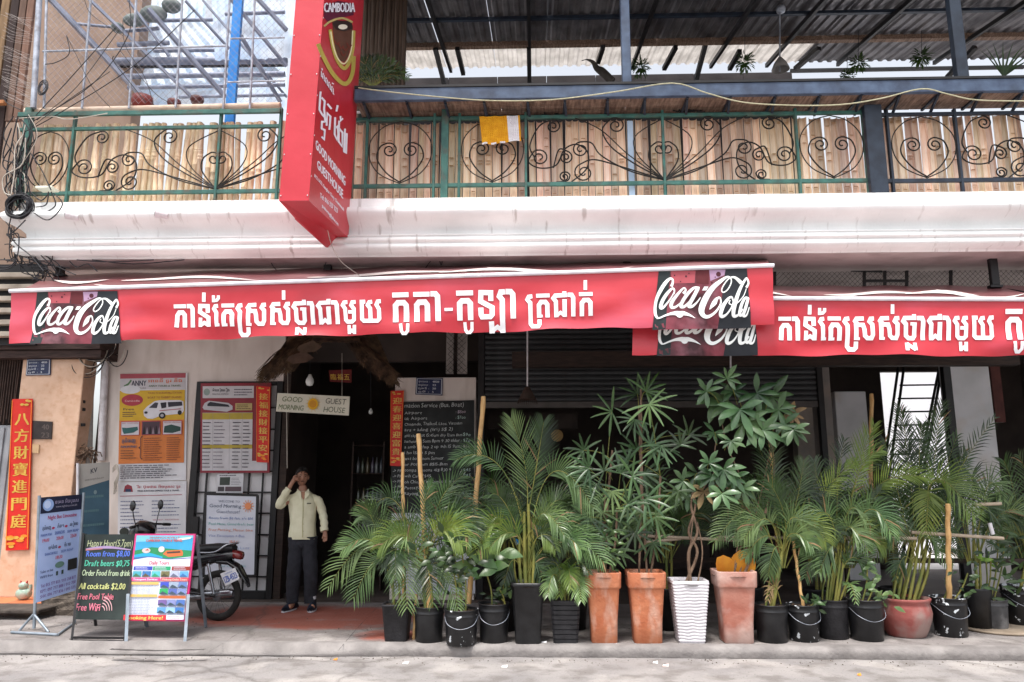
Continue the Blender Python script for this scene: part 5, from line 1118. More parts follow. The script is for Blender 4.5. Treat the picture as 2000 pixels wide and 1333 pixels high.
# door posts of the opening
dp = thing('door_frame', 'black timber frame post at the right of the lattice around the dark doorway', 'frame', P(552, 1165, W))
m = MB(); m.bbox(P(547, 900, W).x, P(561, 900, W).x, W - .01, W + .1, .112, ZB, .004); m.build('post', DWOOD, dp)
m = MB(); m.tube([P(560, 805, W - .06), P(561, 915, W - .06)], .007, 5); m.build('pull_cord', CABLEW, dp)

# ---- timetable board, notice, whiteboard
REDF = mat('red_frame', '#7c1c2a', '#8c2636', 4, .45)
t, s_ = panelthing('timetable_board', 'red framed bus timetable with yellow header rows on the lattice', 'poster', ((392, 749), (529, 748), (526, 924), (391, 924)), W - .09, REDF, .03)
s_.rect(.03, .035, .76, .17, '#c0bec2'); s_.oval(.09, .10, .045, .04, '#8a9a94'); s_.text('\u1798\u17c9\u17c1\u1783\u17b6 \u179a\u17c9\u17bb\u1784\u179a\u17bf\u1784', .17, .095, .24, .03, '#2c2a34', bold=.004); s_.text('MEKONG EXPRESS', .17, .135, .23, .02, '#3a3a44'); s_.lines(.48, .06, .74, .15, 3, '#4a4854', .35, 20)
s_.poly([(.03, .275), (.06, .225), (.12, .20), (.40, .225), (.46, .26), (.46, .3), (.38, .325), (.05, .30)], '#b8b6bc'); s_.poly([(.1, .235), (.14, .212), (.40, .245), (.42, .27), (.1, .26)], '#2a2c34')
s_.rect(.5, .23, .74, .31, '#b4a06c'); s_.lines(.52, .24, .73, .30, 3, '#5a4430', .4, 21); s_.rect(.03, .335, .75, .975, '#c2c0c4'); s_.rect(.03, .338, .75, .41, '#b09c40'); s_.rect(.03, .69, .75, .735, '#b09c40'); s_.rect(.75, .87, .97, .975, '#c2c0c4')
for a in (.18, .42, .6): s_.rect(a, .34, a + .003, .97, '#8c8a90')
for k in range(13): v = .43 + k * .041; s_.lines(.04, v, .17, v + .03, 1, '#3a3440', .35, 30 + k); s_.lines(.2, v, .36, v + .03, 1, '#6a6470', .3, 50 + k); s_.lines(.47, v, .59, v + .03, 1, '#3a3440', .35, 70 + k); s_.lines(.62, v, .73, v + .03, 1, '#3a3440', .35, 90 + k)
s_.build('printed_timetable', t)
t, s_ = panelthing('notice', 'small white notice with dark photographs under the red framed timetable', 'notice', ((424, 926), (476, 925), (474, 963), (422, 963)), W - .06, PAPER, .003)
s_.rect(.12, .18, .5, .6, '#3e4640'); s_.lines(.1, .04, .9, .15, 1, '#4a4854', .4, 3); s_.lines(.55, .2, .92, .6, 5, '#6a6874', .3, 4); s_.rect(.06, .68, .3, .92, '#4a4448'); s_.rect(.34, .68, .94, .92, '#5a4a50'); s_.build('printed_notice', t)
wb = [P(402, 965, W - .16), P(503, 968, W - .16), P(499, 1125, W - .22), P(398, 1125, W - .22)]
t = thing('whiteboard', 'white board with faint coloured handwriting leaning on the lattice', 'board', (wb[3] + wb[2]) / 2)
m = MB()
for a, b_ in ((0, 1), (1, 2), (2, 3), (3, 0)): m.beam(wb[a], wb[b_], .03, .025, (0, 1, 0))
m.build('frame', BLACKP, t)
m = MB(); m.add([p + Vector((0, -.005, 0)) for p in wb] + [p + Vector((0, .012, 0)) for p in wb], [(3, 2, 1, 0), (4, 5, 6, 7)]); m.build('board', mat('whiteboard', '#c6c8d4', '#d4d6e0', 3, .3), t)
s_ = Sheet(quadsheet(*[p + Vector((0, -.006, 0)) for p in wb]))
s_.text('WELCOME TO', .25, .10, .42, .028, '#5a6478', jit=.06); s_.text('Good Morning', .08, .165, .62, .045, '#48566c', jit=.08, seed=2); s_.text('Guesthouse!', .22, .235, .45, .042, '#6a7088', jit=.08, seed=3)
for k in range(12): a = k * math.pi / 6; s_.stroke([(.83 + .06 * math.cos(a), .14 + .045 * math.sin(a)), (.83 + .11 * math.cos(a), .14 + .08 * math.sin(a))], .012, '#d8906a')
s_.oval(.83, .14, .06, .045, '#dc8a5c')
for k, (tx, c, w_) in enumerate((('Room from $6 fan, a/c $14', '#5c74a8', .85), ('Pool Menu, Good draft beer', '#4a9a94', .88), ('Free Parking, Motor bike', '#c87858', .86), ('Visa Extension + Bus', '#7c84b0', .7), ('$15', '#d09080', .2), ('Bus to Vietnam Laos', '#9aa8c8', .8), ('Airport pick up', '#a8b8d4', .6), ('', '#ffffff', .1), ('Tour information', '#78a8ac', .6), ('Open daily', '#8cb4c0', .5))):
    if tx: s_.text(tx, .08 + (.4 if tx == '$15' else 0) + (.2 if k > 7 else 0), .31 + k * .073, w_ * (.9 if k > 7 else 1), .032, c, jit=.07, seed=k + 5)
s_.build('handwriting', t)

# ---- good morning hanging sign
t, s_ = panelthing('wooden_sign', 'white hand lettered sign with a yellow sun hanging in the doorway', 'sign', ((542, 768), (683, 775), (681, 812), (539, 804)), W - .55, mat('cream_board', '#cfccbc', '#dedbca', 4, .7, .05))
s_.text('GOOD', .07, .44, .29, .28, '#5c6c44', jit=.05); s_.text('MORNING', .03, .87, .35, .28, '#5c6c44', jit=.05, seed=4); s_.text('GUEST', .67, .44, .29, .30, '#5a5a50', jit=.05, seed=6); s_.text('HOUSE', .65, .88, .30, .30, '#5c6650', jit=.05, seed=5)
for k in range(26): a = k * 2 * math.pi / 26; l = 1.0 if k % 2 else .78; s_.poly([(.505 + .06 * math.cos(a - .09), .5 + .27 * math.sin(a - .09)), (.505 + .06 * math.cos(a + .09), .5 + .27 * math.sin(a + .09)), (.505 + .115 * l * math.cos(a), .5 + .46 * l * math.sin(a))], '#d8b040')
s_.oval(.505, .5, .068, .29, '#dca820'); s_.oval(.505, .5, .05, .2, '#c98c28'); s_.build('lettering', t)
for px, py in ((562, 769), (668, 774)): m = MB(); m.tube([P(px, py, W - .55), P(px, 690, W - .55)], .003, 4); m.build('hanging_wire', CABLEW, t)
def bulb(px, py, Y, s, label, top):
    t = thing('light_bulb', label, 'bulb', P(px, py + 6, Y), 'bare bulbs hanging in the doorway'); q = P(px, py, Y)
    m = MB(); m.lathe([(.0, -.05 * s), (.03 * s, -.042 * s), (.042 * s, -.01 * s), (.038 * s, .02 * s), (.02 * s, .05 * s), (.014 * s, .07 * s), (.0, .07 * s)], q, 14); m.build('glass', mat('bulb_glass', '#d8dcda', '#e4e8e6', 5, .3), t)
    m = MB(); m.tube([q + Vector((0, 0, .06 * s)), P(px, top, Y)], .004, 5); m.build('cord', CABLE, t)
bulb(605, 745, W - .7, 1.25, 'large white bulb hanging on a cord under the thatch', 665); bulb(724, 805, W + .3, .7, 'small dim bulb hanging deep in the right of the doorway', 700)

# ---- thatch hood over the door
th = thing('thatch_hood', 'shaggy dried palm thatch hood over the doorway', 'thatch', P(640, 740, 9.6))
rd = random.Random(6)
def thatchpiece(a, b_, n_, spread, Y0, Y1, r=.006):
    m = MB()
    for k in range(n_):
        u = rd.random(); s0 = Vector((a[0], a[1])); p0 = P(a[0] + rd.uniform(-spread, spread) * .5, a[1] + rd.uniform(-6, 6), Y0); p1 = P(b_[0] + rd.uniform(-spread, spread), b_[1] + rd.uniform(-14, 14), Y1)
        mid = (p0 + p1) / 2 + Vector((rd.uniform(-.03, .03), rd.uniform(-.06, .06), .03)); m.tube([p0, mid - Vector((0, 0, .02)), p1, p1 + Vector((rd.uniform(-.05, .05), 0, rd.uniform(-.05, .0)))], [r, r, r * .8, r * .3], 4)
    m.build('straw_bundle', THATCH, th)
for k in range(9):       # left slope: rows of straw running down a straight rake, right slope likewise
    f = k / 8
    thatchpiece((628 - 62 * f, 648 + 22 * f), (572 - 60 * f, 706 + 30 * f), 80, 11, 9.9, 9.5, .0042)
    thatchpiece((676 + 30 * f, 648 + 20 * f), (714 + 58 * f, 700 + 42 * f), 75, 11, 9.9, 9.5, .0042)
thatchpiece((640, 645), (600, 672), 50, 22, 9.95, 9.7); thatchpiece((670, 645), (705, 672), 50, 22, 9.95, 9.7)
for (c1, c2, c3, c4) in (((566, 655), (640, 642), (600, 690), (516, 728)), ((664, 642), (736, 655), (770, 735), (708, 690)), ((600, 642), (710, 642), (700, 668), (612, 668))):
    m = MB(); q = [P(*c, 9.95 if i in (0, 1) else 9.6) for i, c in enumerate((c1, c2, c3, c4))]; m.add(q + [p + Vector((0, .05, 0)) for p in q], [(3, 2, 1, 0), (4, 5, 6, 7)] + [(i, (i + 1) % 4, 4 + (i + 1) % 4, 4 + i) for i in range(4)]); m.build('thatch_mat', THATCH, th)
# broad dry palm blades folded into the left slope
for k, (a, b_) in enumerate((((628, 672), (580, 684)), ((612, 694), (560, 704)))):
    p0 = P(*a, 9.46); p1 = P(*b_, 9.42); m = MB(); d_ = p1 - p0; n_ = Vector((d_.z, 0, -d_.x)).normalized() * .075
    m.add([p0 - n_ * .5, p0 + d_ * .3 + n_, p1 - d_ * .1 + n_ * .6, p1, p1 - d_ * .2 - n_ * .8, p0 + d_ * .3 - n_], [(0, 1, 2, 3, 4, 5)]); m.build('palm_blade', mat('dry_palm_blade', '#4c3c2e', '#6a5646', 6, .85, .2, rnd=.3), th)
# ---- chalkboard menu on the column, small white board below
t, s_ = panelthing('chalkboard_menu', 'large chalkboard price list on the column behind the bamboo sticks', 'chalkboard', ((764, 786), (926, 782), (926, 1002), (764, 1002)), W - .03, mat('chalkboard', '#16191a', '#25292a', 3, .7, .05, stain='#3a3f40', sscale=3, samt=.5), .02)
CH = '#b4b8b8'
s_.text('mation Service (Bus, Boat)', .16, .055, .72, .04, CH, jit=.1, seed=3)
rows = ['Airport', 'uk Airport', 'Cambodia, Thailand, Laos, Vietnam', 'ars + luling (hri) 5$ 2)', 'anil cap Visit 15:45am day 12am 11am', 'haneur 15 5am 8pm 9 30 elder', 'a amb 5 thap 2 up 9th 15 9am', 'i ho 15am 5 pm', 'wat bo Phnom Samnor', 'or PoI 15pm 8$15-11am', 'tompa 2 haona 41$ 830 9', 'wih Cam 7$45', 'oh Ching, Koh Samet 35$ 45', 'Pattaya 12 $45', 'Rayong - Samui flapown', '']
for k, tx in enumerate(rows):
    if tx: s_.text(tx, .16, .115 + k * .052, min(.7, .022 * len(tx) + .06), .028, CH, jit=.14, seed=k * 3 + 2)
for k in range(4, 16): s_.text('-> PP' if k < 12 else '-> Ta', .02, .64 + (k - 4) * .047 - .0, .11, .026, CH, jit=.1, seed=k) if .64 + (k - 4) * .047 < .97 else None
for k, tx in enumerate((': $15oo', ': $7oo', '', '', ': $9o', ': $7o', ': $6o', ': $5', ': $8', '', ': $45', ': $45', '', '', ': $7or', ': $6oo')):
    if tx: s_.text(tx, .84 if k > 1 else .78, .115 + k * .052, .12, .028, '#a8c0b8' if k % 3 else '#c0b0bc', jit=.1, seed=k)
s_.text('A Wifi', .60, .93, .2, .03, CH, dv=-.09, jit=.1); s_.build('chalk_lettering', t)
t, s_ = panelthing('white_notice_board', 'white board with small dark writing at the foot of the column behind the palms', 'board', ((765, 1003), (926, 1004), (928, 1160), (766, 1160)), W - .03, mat('whiteboard', '#c6c8d4'), .02)
s_.text('+$75,30 1,2 days', .35, .07, .55, .05, '#3c4048', jit=.1); s_.lines(.1, .2, .9, .9, 9, '#8a8c98', .15, 7); s_.build('handwriting', t)

# ---- interior furniture glimpsed in the dark
t = thing('drinks_shelf', 'tall dark shelf with bottles just inside the doorway', 'shelf', P(722, 1080, W + .9))
for y in (870, 925, 985, 1045): q = P(722, y, W + .9); m = MB(); m.bbox(q.x - .22, q.x + .22, W + .8, W + 1.05, q.z - .012, q.z); m.build('shelf_board', DWOOD, t)
for x in (-.225, .225): q = P(722, 900, W + .9); m = MB(); m.box(q.x + x - .012, q.x + x + .012, W + .79, W + 1.06, .112, 2.2); m.build('side', DWOOD, t)
rd = random.Random(31)
bcol = ['#44484c', '#2e3628', '#4c4430', '#3c3848', '#5a5e60', '#2c343c']
for j, y in enumerate((925, 985, 1045)):
    for k in range(6):
        q = P(700 + k * 9 + rd.uniform(-1, 1), y, W + .88); m = MB(); m.lathe([(.0, 0), (.026, 0), (.028, .01), (.028, .13), (.011, .18), (.011, .23), (0, .232)], q + Vector((0, 0, .002)), 10)
        o = m.build('bottle', mat('bottle_%d' % ((k + j) % 6), bcol[(k + j) % 6], None, 5, .2, spec=.7)); tag(o, ['bottle on the top shelf just inside the doorway', 'bottle on the middle shelf just inside the doorway', 'bottle on the low shelf just inside the doorway'][j], 'bottle', 'bottles on the shelf inside the doorway, row %s' % ['top', 'middle', 'low'][j])
m = MB(); q = P(1088, 851, 11.5); m.tube([q, q + Vector((0, .03, 0))], .09, 24); t = m.build('round_sign', mat('tan_disc', '#9a7a48', '#b08c56', 6, .6)); tag(t, 'small round tan sign hanging in the dark room above the palms', 'sign')
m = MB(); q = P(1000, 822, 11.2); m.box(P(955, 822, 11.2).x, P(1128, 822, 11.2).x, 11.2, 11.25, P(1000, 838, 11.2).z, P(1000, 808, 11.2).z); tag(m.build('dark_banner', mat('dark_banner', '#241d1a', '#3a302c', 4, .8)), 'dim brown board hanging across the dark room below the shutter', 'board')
for (px, y0, y1, sh_on) in ((1030, 648, 755, True), (1427, 690, 725, False)):
    t = thing('hanging_lamp', 'white rod with brown fringed lamp shade hanging in front of the shutter' if sh_on else 'short pale rod with dark lamp shade hanging below the overlap of the two awnings', 'lamp', P(px, y1, 9.2), 'lamps on pale rods')
    m = MB(); m.tube([P(px, y0 - 60, 9.2), P(px, y1, 9.2)], .011, 6); m.build('rod', PIPEW, t); q = P(px, y1, 9.2)
    m = MB(); m.lathe([(.0, .0), (.03, -.01), (.11, -.16), (.105, -.16), (.02, -.02)], q, 14)
    for k in range(26): a = k * math.pi / 13; m.tube([q + Vector((.108 * math.cos(a), .108 * math.sin(a), -.16)), q + Vector((.12 * math.cos(a), .12 * math.sin(a), -.21))], .003, 3)
    m.build('lamp_shade', mat('brown_shade', '#2c1f18', '#44322a', 8, .8), t)
# ladder and black post by the bright yard
t = thing('ladder', 'black ladder leaning against the bright opening at the rear right', 'ladder', P(1735, 1000, 12.9))
for a, b_ in (((1757, 700), (1700, 1100)), ((1768, 700), (1713, 1100)), ((1838, 700), (1760, 1100)), ((1845, 690), (1772, 1100))):
    m = MB(); m.beam(P(*a, 13.6), P(*b_, 12.6), .035, .03); m.build('rail', BLACKP, t)
for k, y in enumerate((753, 779, 805, 831, 860, 888, 918)): m = MB(); xo = (y - 700) / 400; m.tube([P(1765 - 57 * xo, y, 13.6 - xo), P(1840 - 72 * xo, y - 1, 13.6 - xo)], .016, 6); m.build('rung', BLACKP, t)
m = MB(); q = P(1862, 700, 11.4); m.bbox(P(1857, 900, 11.4).x, P(1872, 900, 11.4).x, 11.35, 11.45, .112, ZB - .36); tag(m.build('black_post', BLACKP), 'black square post between the ladder and the white pillar', 'post')
# stools/tables inside so the room is not empty
for k, (px, Y) in enumerate(((1060, 11.6), (1330, 11.9), (1560, 11.4))):
    t = thing('dining_table', ['dark dining table in the gloom behind the tall black planter', 'dark dining table in the gloom behind the white ribbed pot', 'dark dining table in the gloom behind the orange topped pot'][k], 'table', P(px, 1085, Y)); q = P(px, 1000, Y); x = q.x
    m = MB(); m.bbox(x - .55, x + .55, Y - .35, Y + .35, .82, .86); m.build('table_top', DWOOD, t)
    for a in (-.5, .5):
        for b_ in (-.3, .3): m = MB(); m.bbox(x + a - .03, x + a + .03, Y + b_ - .03, Y + b_ + .03, .113, .819); m.build('leg', DWOOD, t)
m = MB(); m.box(XC1 + .2, 7.5, 8.75, 8.8, .75, .80); tag(m.build('planter_rail', DWOOD), 'low dark wooden rail running behind the row of potted plants', 'rail')

# ---------------------------------------------------------------- pavement signs
def boardfromcorners(c, thick, back=True):
    """c: four world corners tl, tr, br, bl"""
    n_ = (c[3] - c[0]).cross(c[1] - c[0]).normalized(); m = MB(); bk = [p - n_ * thick for p in c]
    m.add(c + bk, [(3, 2, 1, 0), (4, 5, 6, 7)] + [(i, (i + 1) % 4, 4 + (i + 1) % 4, 4 + i) for i in range(4)]); return m, n_
# chalk A-board
Ya = 7.80; cl = [P(163, 1044, Ya + .30), P(264, 1044, Ya + .30), P(249, 1211, Ya + .08), P(144, 1210, Ya + .08)]
t = thing('chalk_a_board', 'black chalk A-board advertising happy hour drinks on the pavement', 'sign', (G(196, 1252)))
m, nn = boardfromcorners(cl, .018); m.build('slate', mat('slate_black', '#17211f', '#26312e', 4, .6, stain='#3c4a46', sscale=3, samt=.5), t)
feet = [G(140, 1252), G(243, 1253)]
for a, b_ in ((cl[0], feet[0]), (cl[1], feet[1])): m = MB(); m.beam(a + Vector((0, -.004, .01)), b_, .022, .022); m.build('leg', BLACKP, t)
m = MB(); m.beam(feet[0] + Vector((.01, 0, .03)), feet[1] + Vector((-.01, 0, .03)), .02, .02); m.build('crossbar', BLACKP, t)
m = MB(); m.beam(feet[0] + Vector((.01, -.005, .003)), feet[1] + Vector((-.01, -.005, .003)), .02, .012); m.build('crossbar', BLACKP, t)
for a, s in ((cl[0], 0), (cl[1], 0)): m = MB(); q = Vector((a.x, 8.5, .1)); m.beam(a + Vector((0, .03, 0)), q, .022, .022); m.build('rear_leg', BLACKP, t)
s_ = Sheet(quadsheet(*cl))
s_.text('Happy Huor(5.7pm)', .10, .15, .88, .085, '#b8bf96', jit=.08, bold=0, seed=4); s_.stroke([(.08, .185, .02), (.3, .165, .03), (.55, .16, .03), (.95, .19, .01)], 0, '#a890b8', smooth=True); s_.stroke([(.08, .19, .02), (.4, .175, .015)], 0, '#b87c84')
for k, (tx, c, y, x, w_) in enumerate((('Room from $8,00', '#5878d8', .27, .10, .84), ('Draft beers $0,75', '#54b89c', .385, .09, .86), ('Order Food from drink', '#a8b89a', .50, .06, .92), ('All cocktails $2,00', '#b8bc7c', .655, .03, .88), ('Free Pool Table', '#c06878', .775, .03, .68), ('Free WiFi', '#c87084', .905, .02, .46))):
    for dx in (0, .006): s_.text(tx, x + dx, y, w_, .072 if k != 5 else .085, c, jit=.07, seed=k + 11)
for k in range(4): r = .05 + k * .035; s_.stroke([(.50 + r * 1.3 * math.cos(a), .90 - r * math.sin(a)) for a in [j * .13 for j in range(12)]], .012, '#c8a0a4')
s_.build('chalk_lettering', t)
# pink tours board
Yb = 7.75; cp = [P(264, 1043, Yb + .28), P(382, 1043, Yb + .28), P(363, 1214, Yb + .1), P(244, 1213, Yb + .1)]
t = thing('tours_a_board', 'pink bordered daily tours board on grey metal legs', 'sign', G(300, 1253))
m, nn = boardfromcorners(cp, .02); m.build('panel', mat('magenta_panel', '#c8286c', '#d63a7c', 5, .4), t)
LEGM = mat('grey_leg', '#7d8892', '#98a2ac', 8, .4, metal=.3)
for a, px in ((cp[3], 246), (cp[2], 361)): m = MB(); q = G(px, 1254); m.beam(a + Vector((0, .012, .25)), q, .028, .028); m.build('leg', LEGM, t)
for a in (cp[0], cp[1]): m = MB(); m.beam(a + Vector((0, .03, -.02)), Vector((a.x, 8.45, .1)), .025, .025); m.build('rear_leg', LEGM, t)
s_ = Sheet(quadsheet(*cp)); 
s_.rect(.03, .02, .97, .30, '#3fa0cc'); s_.poly([(.03, .10), (.97, .05), (.97, .02), (.03, .02)], '#7cc4e0'); s_.poly([(.03, .2), (.3, .16), (.97, .2), (.97, .30), (.03, .30)], '#2c8858'); s_.poly([(.03, .25), (.25, .22), (.5, .27), (.5, .3), (.03, .3)], '#2aa0c8')
s_.poly([(.5, .24), (.55, .2), (.8, .19), (.83, .22), (.83, .26), (.6, .275)], '#c86a3c'); s_.poly([(.56, .215), (.78, .205), (.79, .225), (.57, .235)], '#4a3a34'); s_.poly([(.7, .06), (.95, .035), (.93, .06), (.74, .085)], '#d8e4ea'); s_.oval(.22, .2, .07, .03, '#d0c0bc'); s_.oval(.47, .185, .05, .035, '#d8d0d0'); s_.poly([(.2, .2), (.24, .18), (.27, .2)], '#b04a3c')
s_.text('CAMBODIA TOURS & TRAVEL', .2, .095, .6, .03, '#c85c5c', bold=.004); s_.text('SIHANOUKVILLE', .25, .055, .5, .02, '#b86c6c', bold=.003)
s_.poly([(.03, .31), (.3, .275), (.6, .30), (.97, .27), (.97, .98), (.03, .98)], '#d4d8e4'); s_.stroke([(.03, .29), (.3, .275), (.6, .3), (.97, .285)], .01, '#5058a0', smooth=True); s_.text('Daily Tours', .3, .365, .32, .045, '#b8384c', bold=.004)
for (a, b_, c) in ((.05, .36, '#3448a8'), (.37, .66, '#289868'), (.68, .98, '#8c3428')): s_.rect(a, .385, b_, .43, c); s_.lines(a + .03, .39, b_ - .03, .425, 2, '#c8c8d8', .35, 3)
for k in range(6): s_.rect(.05 + k * .155, .44, .19 + k * .155, .505, ['#4a9cac', '#3c70a8', '#58b0b8', '#6c6848', '#a8b0c8', '#5c9cd0'][k]); s_.poly([(.05 + k * .155, .505), (.1 + k * .155, .465), (.19 + k * .155, .505)], ['#3c6c50', '#5c503c', '#2c8c68', '#484430', '#606478', '#3c6ca0'][k])
s_.rect(.03, .515, .52, .555, '#c84a80'); s_.text('Transport Services', .07, .547, .4, .026, '#e8d0dc', bold=.003); s_.rect(.53, .515, .98, .555, '#d0505c'); s_.text('Mekong Delta Tours', .55, .547, .4, .024, '#e0b4a0', bold=.003)
s_.rect(.05, .565, .5, .595, '#d0a860'); s_.rect(.05, .705, .5, .735, '#d0a860'); s_.lines(.06, .60, .49, .70, 7, '#8a94ac', .3, 41); s_.lines(.06, .74, .49, .93, 11, '#8a94ac', .3, 42)
for a in (.15, .25, .35): s_.rect(a, .6, a + .004, .93, '#a8b0c0')
for j, v in enumerate((.565, .64, .765, .85)):
    for k in range(3): s_.rect(.53 + k * .15, v, .67 + k * .15, v + .065, [['#3c4cb0', '#8c9cb0', '#5c74a8'], ['#2c9858', '#5060a0', '#7484b4'], ['#6c5890', '#7c84b4', '#4c6cac'], ['#5c94cc', '#8cb4d8', '#3c70b0']][j][k]); s_.poly([(.53 + k * .15, v + .065), (.58 + k * .15, v + .03), (.63 + k * .15, v + .045), (.67 + k * .15, v + .065)], '#3a4a58')
s_.rect(.53, .72, .98, .752, '#b06038'); s_.rect(.0, .935, .7, .995, '#c8343c'); s_.text('Booking Here!', .04, .985, .6, .04, '#d8c060', bold=.006); s_.rect(.7, .935, .98, .985, '#d4d0dc'); s_.lines(.72, .94, .96, .98, 2, '#c08088', .3, 44)
s_.build('printed_panel', t)
# left blue bus-company stand
cb_ = [P(80, 972, 8.2), P(160, 966, 8.6), P(152, 1152, 8.6), P(70, 1178, 8.2)]
t = thing('bus_stand_sign', 'tall pale blue night bus sign on a thin metal stand at the far left', 'sign', G(66, 1236))
m, nn = boardfromcorners(cb_, .02); m.build('panel', mat('pale_blue_panel', '#9cb0dc', '#acbee6', 3, .4), t)
def tub(a, b_, r, nm, mt=LEGM): m = MB(); m.tube([a, b_], r, 8); m.build(nm, mt, t)
ft = G(66, 1232); ft2 = G(152, 1205); tub(cb_[0] + Vector((-.02, 0, .02)), ft + Vector((0, 0, .02)), .016, 'post'); tub(cb_[1] + Vector((.02, 0, .02)), Vector((cb_[2].x, cb_[2].y, .11)), .014, 'post')
for a, b_ in (((66, 1200), (38, 1232)), ((66, 1200), (95, 1235))): tub(P(*a, ft.y), G(*b_), .013, 'brace')
tub(G(22, 1238) + Vector((0, 0, .014)), G(112, 1243) + Vector((0, 0, .014)), .014, 'foot'); tub(G(112, 1243) + Vector((0, 0, .014)), Vector((cb_[2].x, cb_[2].y, .114)), .012, 'foot')
s_ = Sheet(quadsheet(*cb_)); s_.rect(.0, .0, 1, .16, '#1c2038'); s_.oval(.18, .08, .13, .06, '#8aa4d4'); s_.oval(.16, .075, .08, .04, '#b8c8e8'); s_.text('\u1781\u17c1\u1798\u179a\u17b6 \u17a2\u17b7\u1785\u1794\u17d2\u179a\u17c1\u179f', .34, .075, .58, .035, '#9c94b0'); s_.text('www.nightbus.com.kh', .36, .115, .52, .022, '#9894a8')
s_.text('Night Bus Limousine', .18, .225, .7, .04, '#9c3c60', bold=.005)
for (tx, u, v, w_, c) in (('\u1797\u17d2\u1793\u17c6\u1796\u17c1\u1789', .06, .32, .2, '#2c3048'), ('\u1780\u17c6\u1796\u178f', .42, .32, .15, '#2c3048'), ('\u179f\u17c0\u1798\u179a\u17b6\u1794', .72, .32, .2, '#2c3048'), ('PHNOM PENH', .03, .385, .26, '#5064a0'), ('SIHANOUK', .36, .385, .24, '#5064a0'), ('SIEM REAP', .66, .385, .28, '#5064a0'), ('19h00', .07, .44, .16, '#b04c60'), ('20h00', .4, .44, .17, '#b04c60'), ('22h30', .74, .44, .15, '#b04c60'), ('\u1794\u17b6\u178f\u17cb\u178a\u17c6\u1794\u1784', .22, .52, .2, '#2c3048'), ('\u1794\u17c9\u17c4\u1799', .6, .52, .16, '#2c3048'), ('SIHANOUKVILLE', .14, .575, .3, '#5064a0'), ('SIEM REAP', .52, .575, .3, '#5064a0'), ('18h30', .4, .63, .16, '#b04c60'), ('Toilet on bus', .05, .735, .3, '#38406c'), ('WIFI free', .05, .785, .3, '#38406c')): s_.text(tx, u, v, w_, .034 if len(tx) < 9 else .026, c, bold=.003)
for (u, v) in ((.31, .315), (.62, .315), (.48, .515)): s_.oval(u, v, .035, .012, '#a83c58')
s_.rect(.7, .66, .93, .77, '#242424'); s_.oval(.5, .69, .11, .03, '#5a7870'); s_.rect(.42, .75, .47, .79, '#30403c'); s_.rect(.55, .75, .6, .79, '#30403c')
for k, tx in enumerate(('Tel: 015 777 833 / 015 258 877', 'KPT: 097 777 888 / 012 700', 'SHV: 096 777 836 / 093 525')): s_.text(tx, .07, .87 + k * .05, .84, .03, '#6a4484', bold=.003)
s_.build('printed_panel', t)
# blue grey banner stand behind it
t = thing('banner_stand', 'tall blue grey banner stand with a pale printed top in the corner by the pipes', 'sign', P(180, 1175, 9.4))
q = [P(152, 907, 9.3), P(214, 903, 9.5), P(212, 1180, 9.5), P(150, 1188, 9.3)]
m, nn = boardfromcorners(q, .015); m.build('panel', mat('slate_blue_panel', '#2a4858', '#38586a', 3, .5), t)
m = MB(); m.tube([P(152, 905, 9.27), P(150, 1190, 9.27)], .016, 8); m.build('pole', PIPEW, t)
s_ = Sheet(quadsheet(*q)); s_.poly([(0, 0), (0, .18), (.985, .13), (.985, 0)], '#a09c96'); s_.text('KV', .40, .075, .2, .035, '#3a3a44', dv=-.01, bold=.01); s_.text('www.kampot-bus.com', .22, .125, .6, .016, '#5a5654', dv=-.01)
for k in range(6): s_.lines(.15, .22 + k * .1, .85, .26 + k * .1, 1, '#4c6a70', .4, k)
s_.oval(.55, .21, .05, .015, '#6c8084'); s_.build('lettering', t)

# objects by the neighbour's step
m = MB(); rd = random.Random(4)
n_, mm = 18, 10; c0 = G(108, 1205) + Vector((0, .25, 0)); vs = []; fs = []
for i in range(mm + 1):
    ph = math.pi / 2 * i / mm
    for k in range(n_):
        a = 2 * math.pi * k / n_; j = 1 + rd.uniform(-.07, .07); r = (math.cos(ph) ** .35); vs.append(c0 + Vector((.30 * r * max(-.9, min(.9, math.cos(a) * 1.25)) * j, .2 * r * max(-.9, min(.9, math.sin(a) * 1.25)) * j, .27 * math.sin(ph) ** .8 * j)))
fs = [(i * n_ + k, i * n_ + (k + 1) % n_, (i + 1) * n_ + (k + 1) % n_, (i + 1) * n_ + k) for i in range(mm) for k in range(n_)]; m.add(vs, fs, False); tag(m.build('stone_block', STONE), 'rough dark stone block on the pavement behind the night bus sign', 'block')
m = MB(); c0 = G(30, 1197, .166) + Vector((0, .0, 0)); m.bbox(c0.x - .5, c0.x + .32, c0.y - .1, c0.y + .35, .168, .215, .012); tag(m.build('stone_slab', mat('dark_slab', '#3a3430', '#564e48', 8, .9, .5)), 'flat dark stone slab lying on the orange tiled step', 'slab')
t = thing('waving_figurine', 'small pale green ceramic figurine with red ears standing by the peach pillar', 'figurine', P(45, 1172, 9.85)); q = P(45, 1172, 9.85)
m = MB(); m.ball(q + Vector((0, 0, .075)), .10, .08, .08); m.ball(q + Vector((0, -.02, .17)), .06, .055, .05); m.tube([q + Vector((.07, -.03, .08)), q + Vector((.11, -.04, .13)), q + Vector((.10, -.04, .19))], .02, 8); m.build('body', mat('celadon', '#8fa898', '#b4c8bc', 8, .3, stain='#b87c70', sscale=14, samt=.8), t)
m = MB()
for s in (-1, 1): m.tube([q + Vector((s * .035, -.02, .205)), q + Vector((s * .045, -.02, .235))], [.016, .005], 8)
m.build('ears', mat('red_enamel', '#a83c34', '#bc4c40', 6, .4), t)
q = G(395, 1210); 
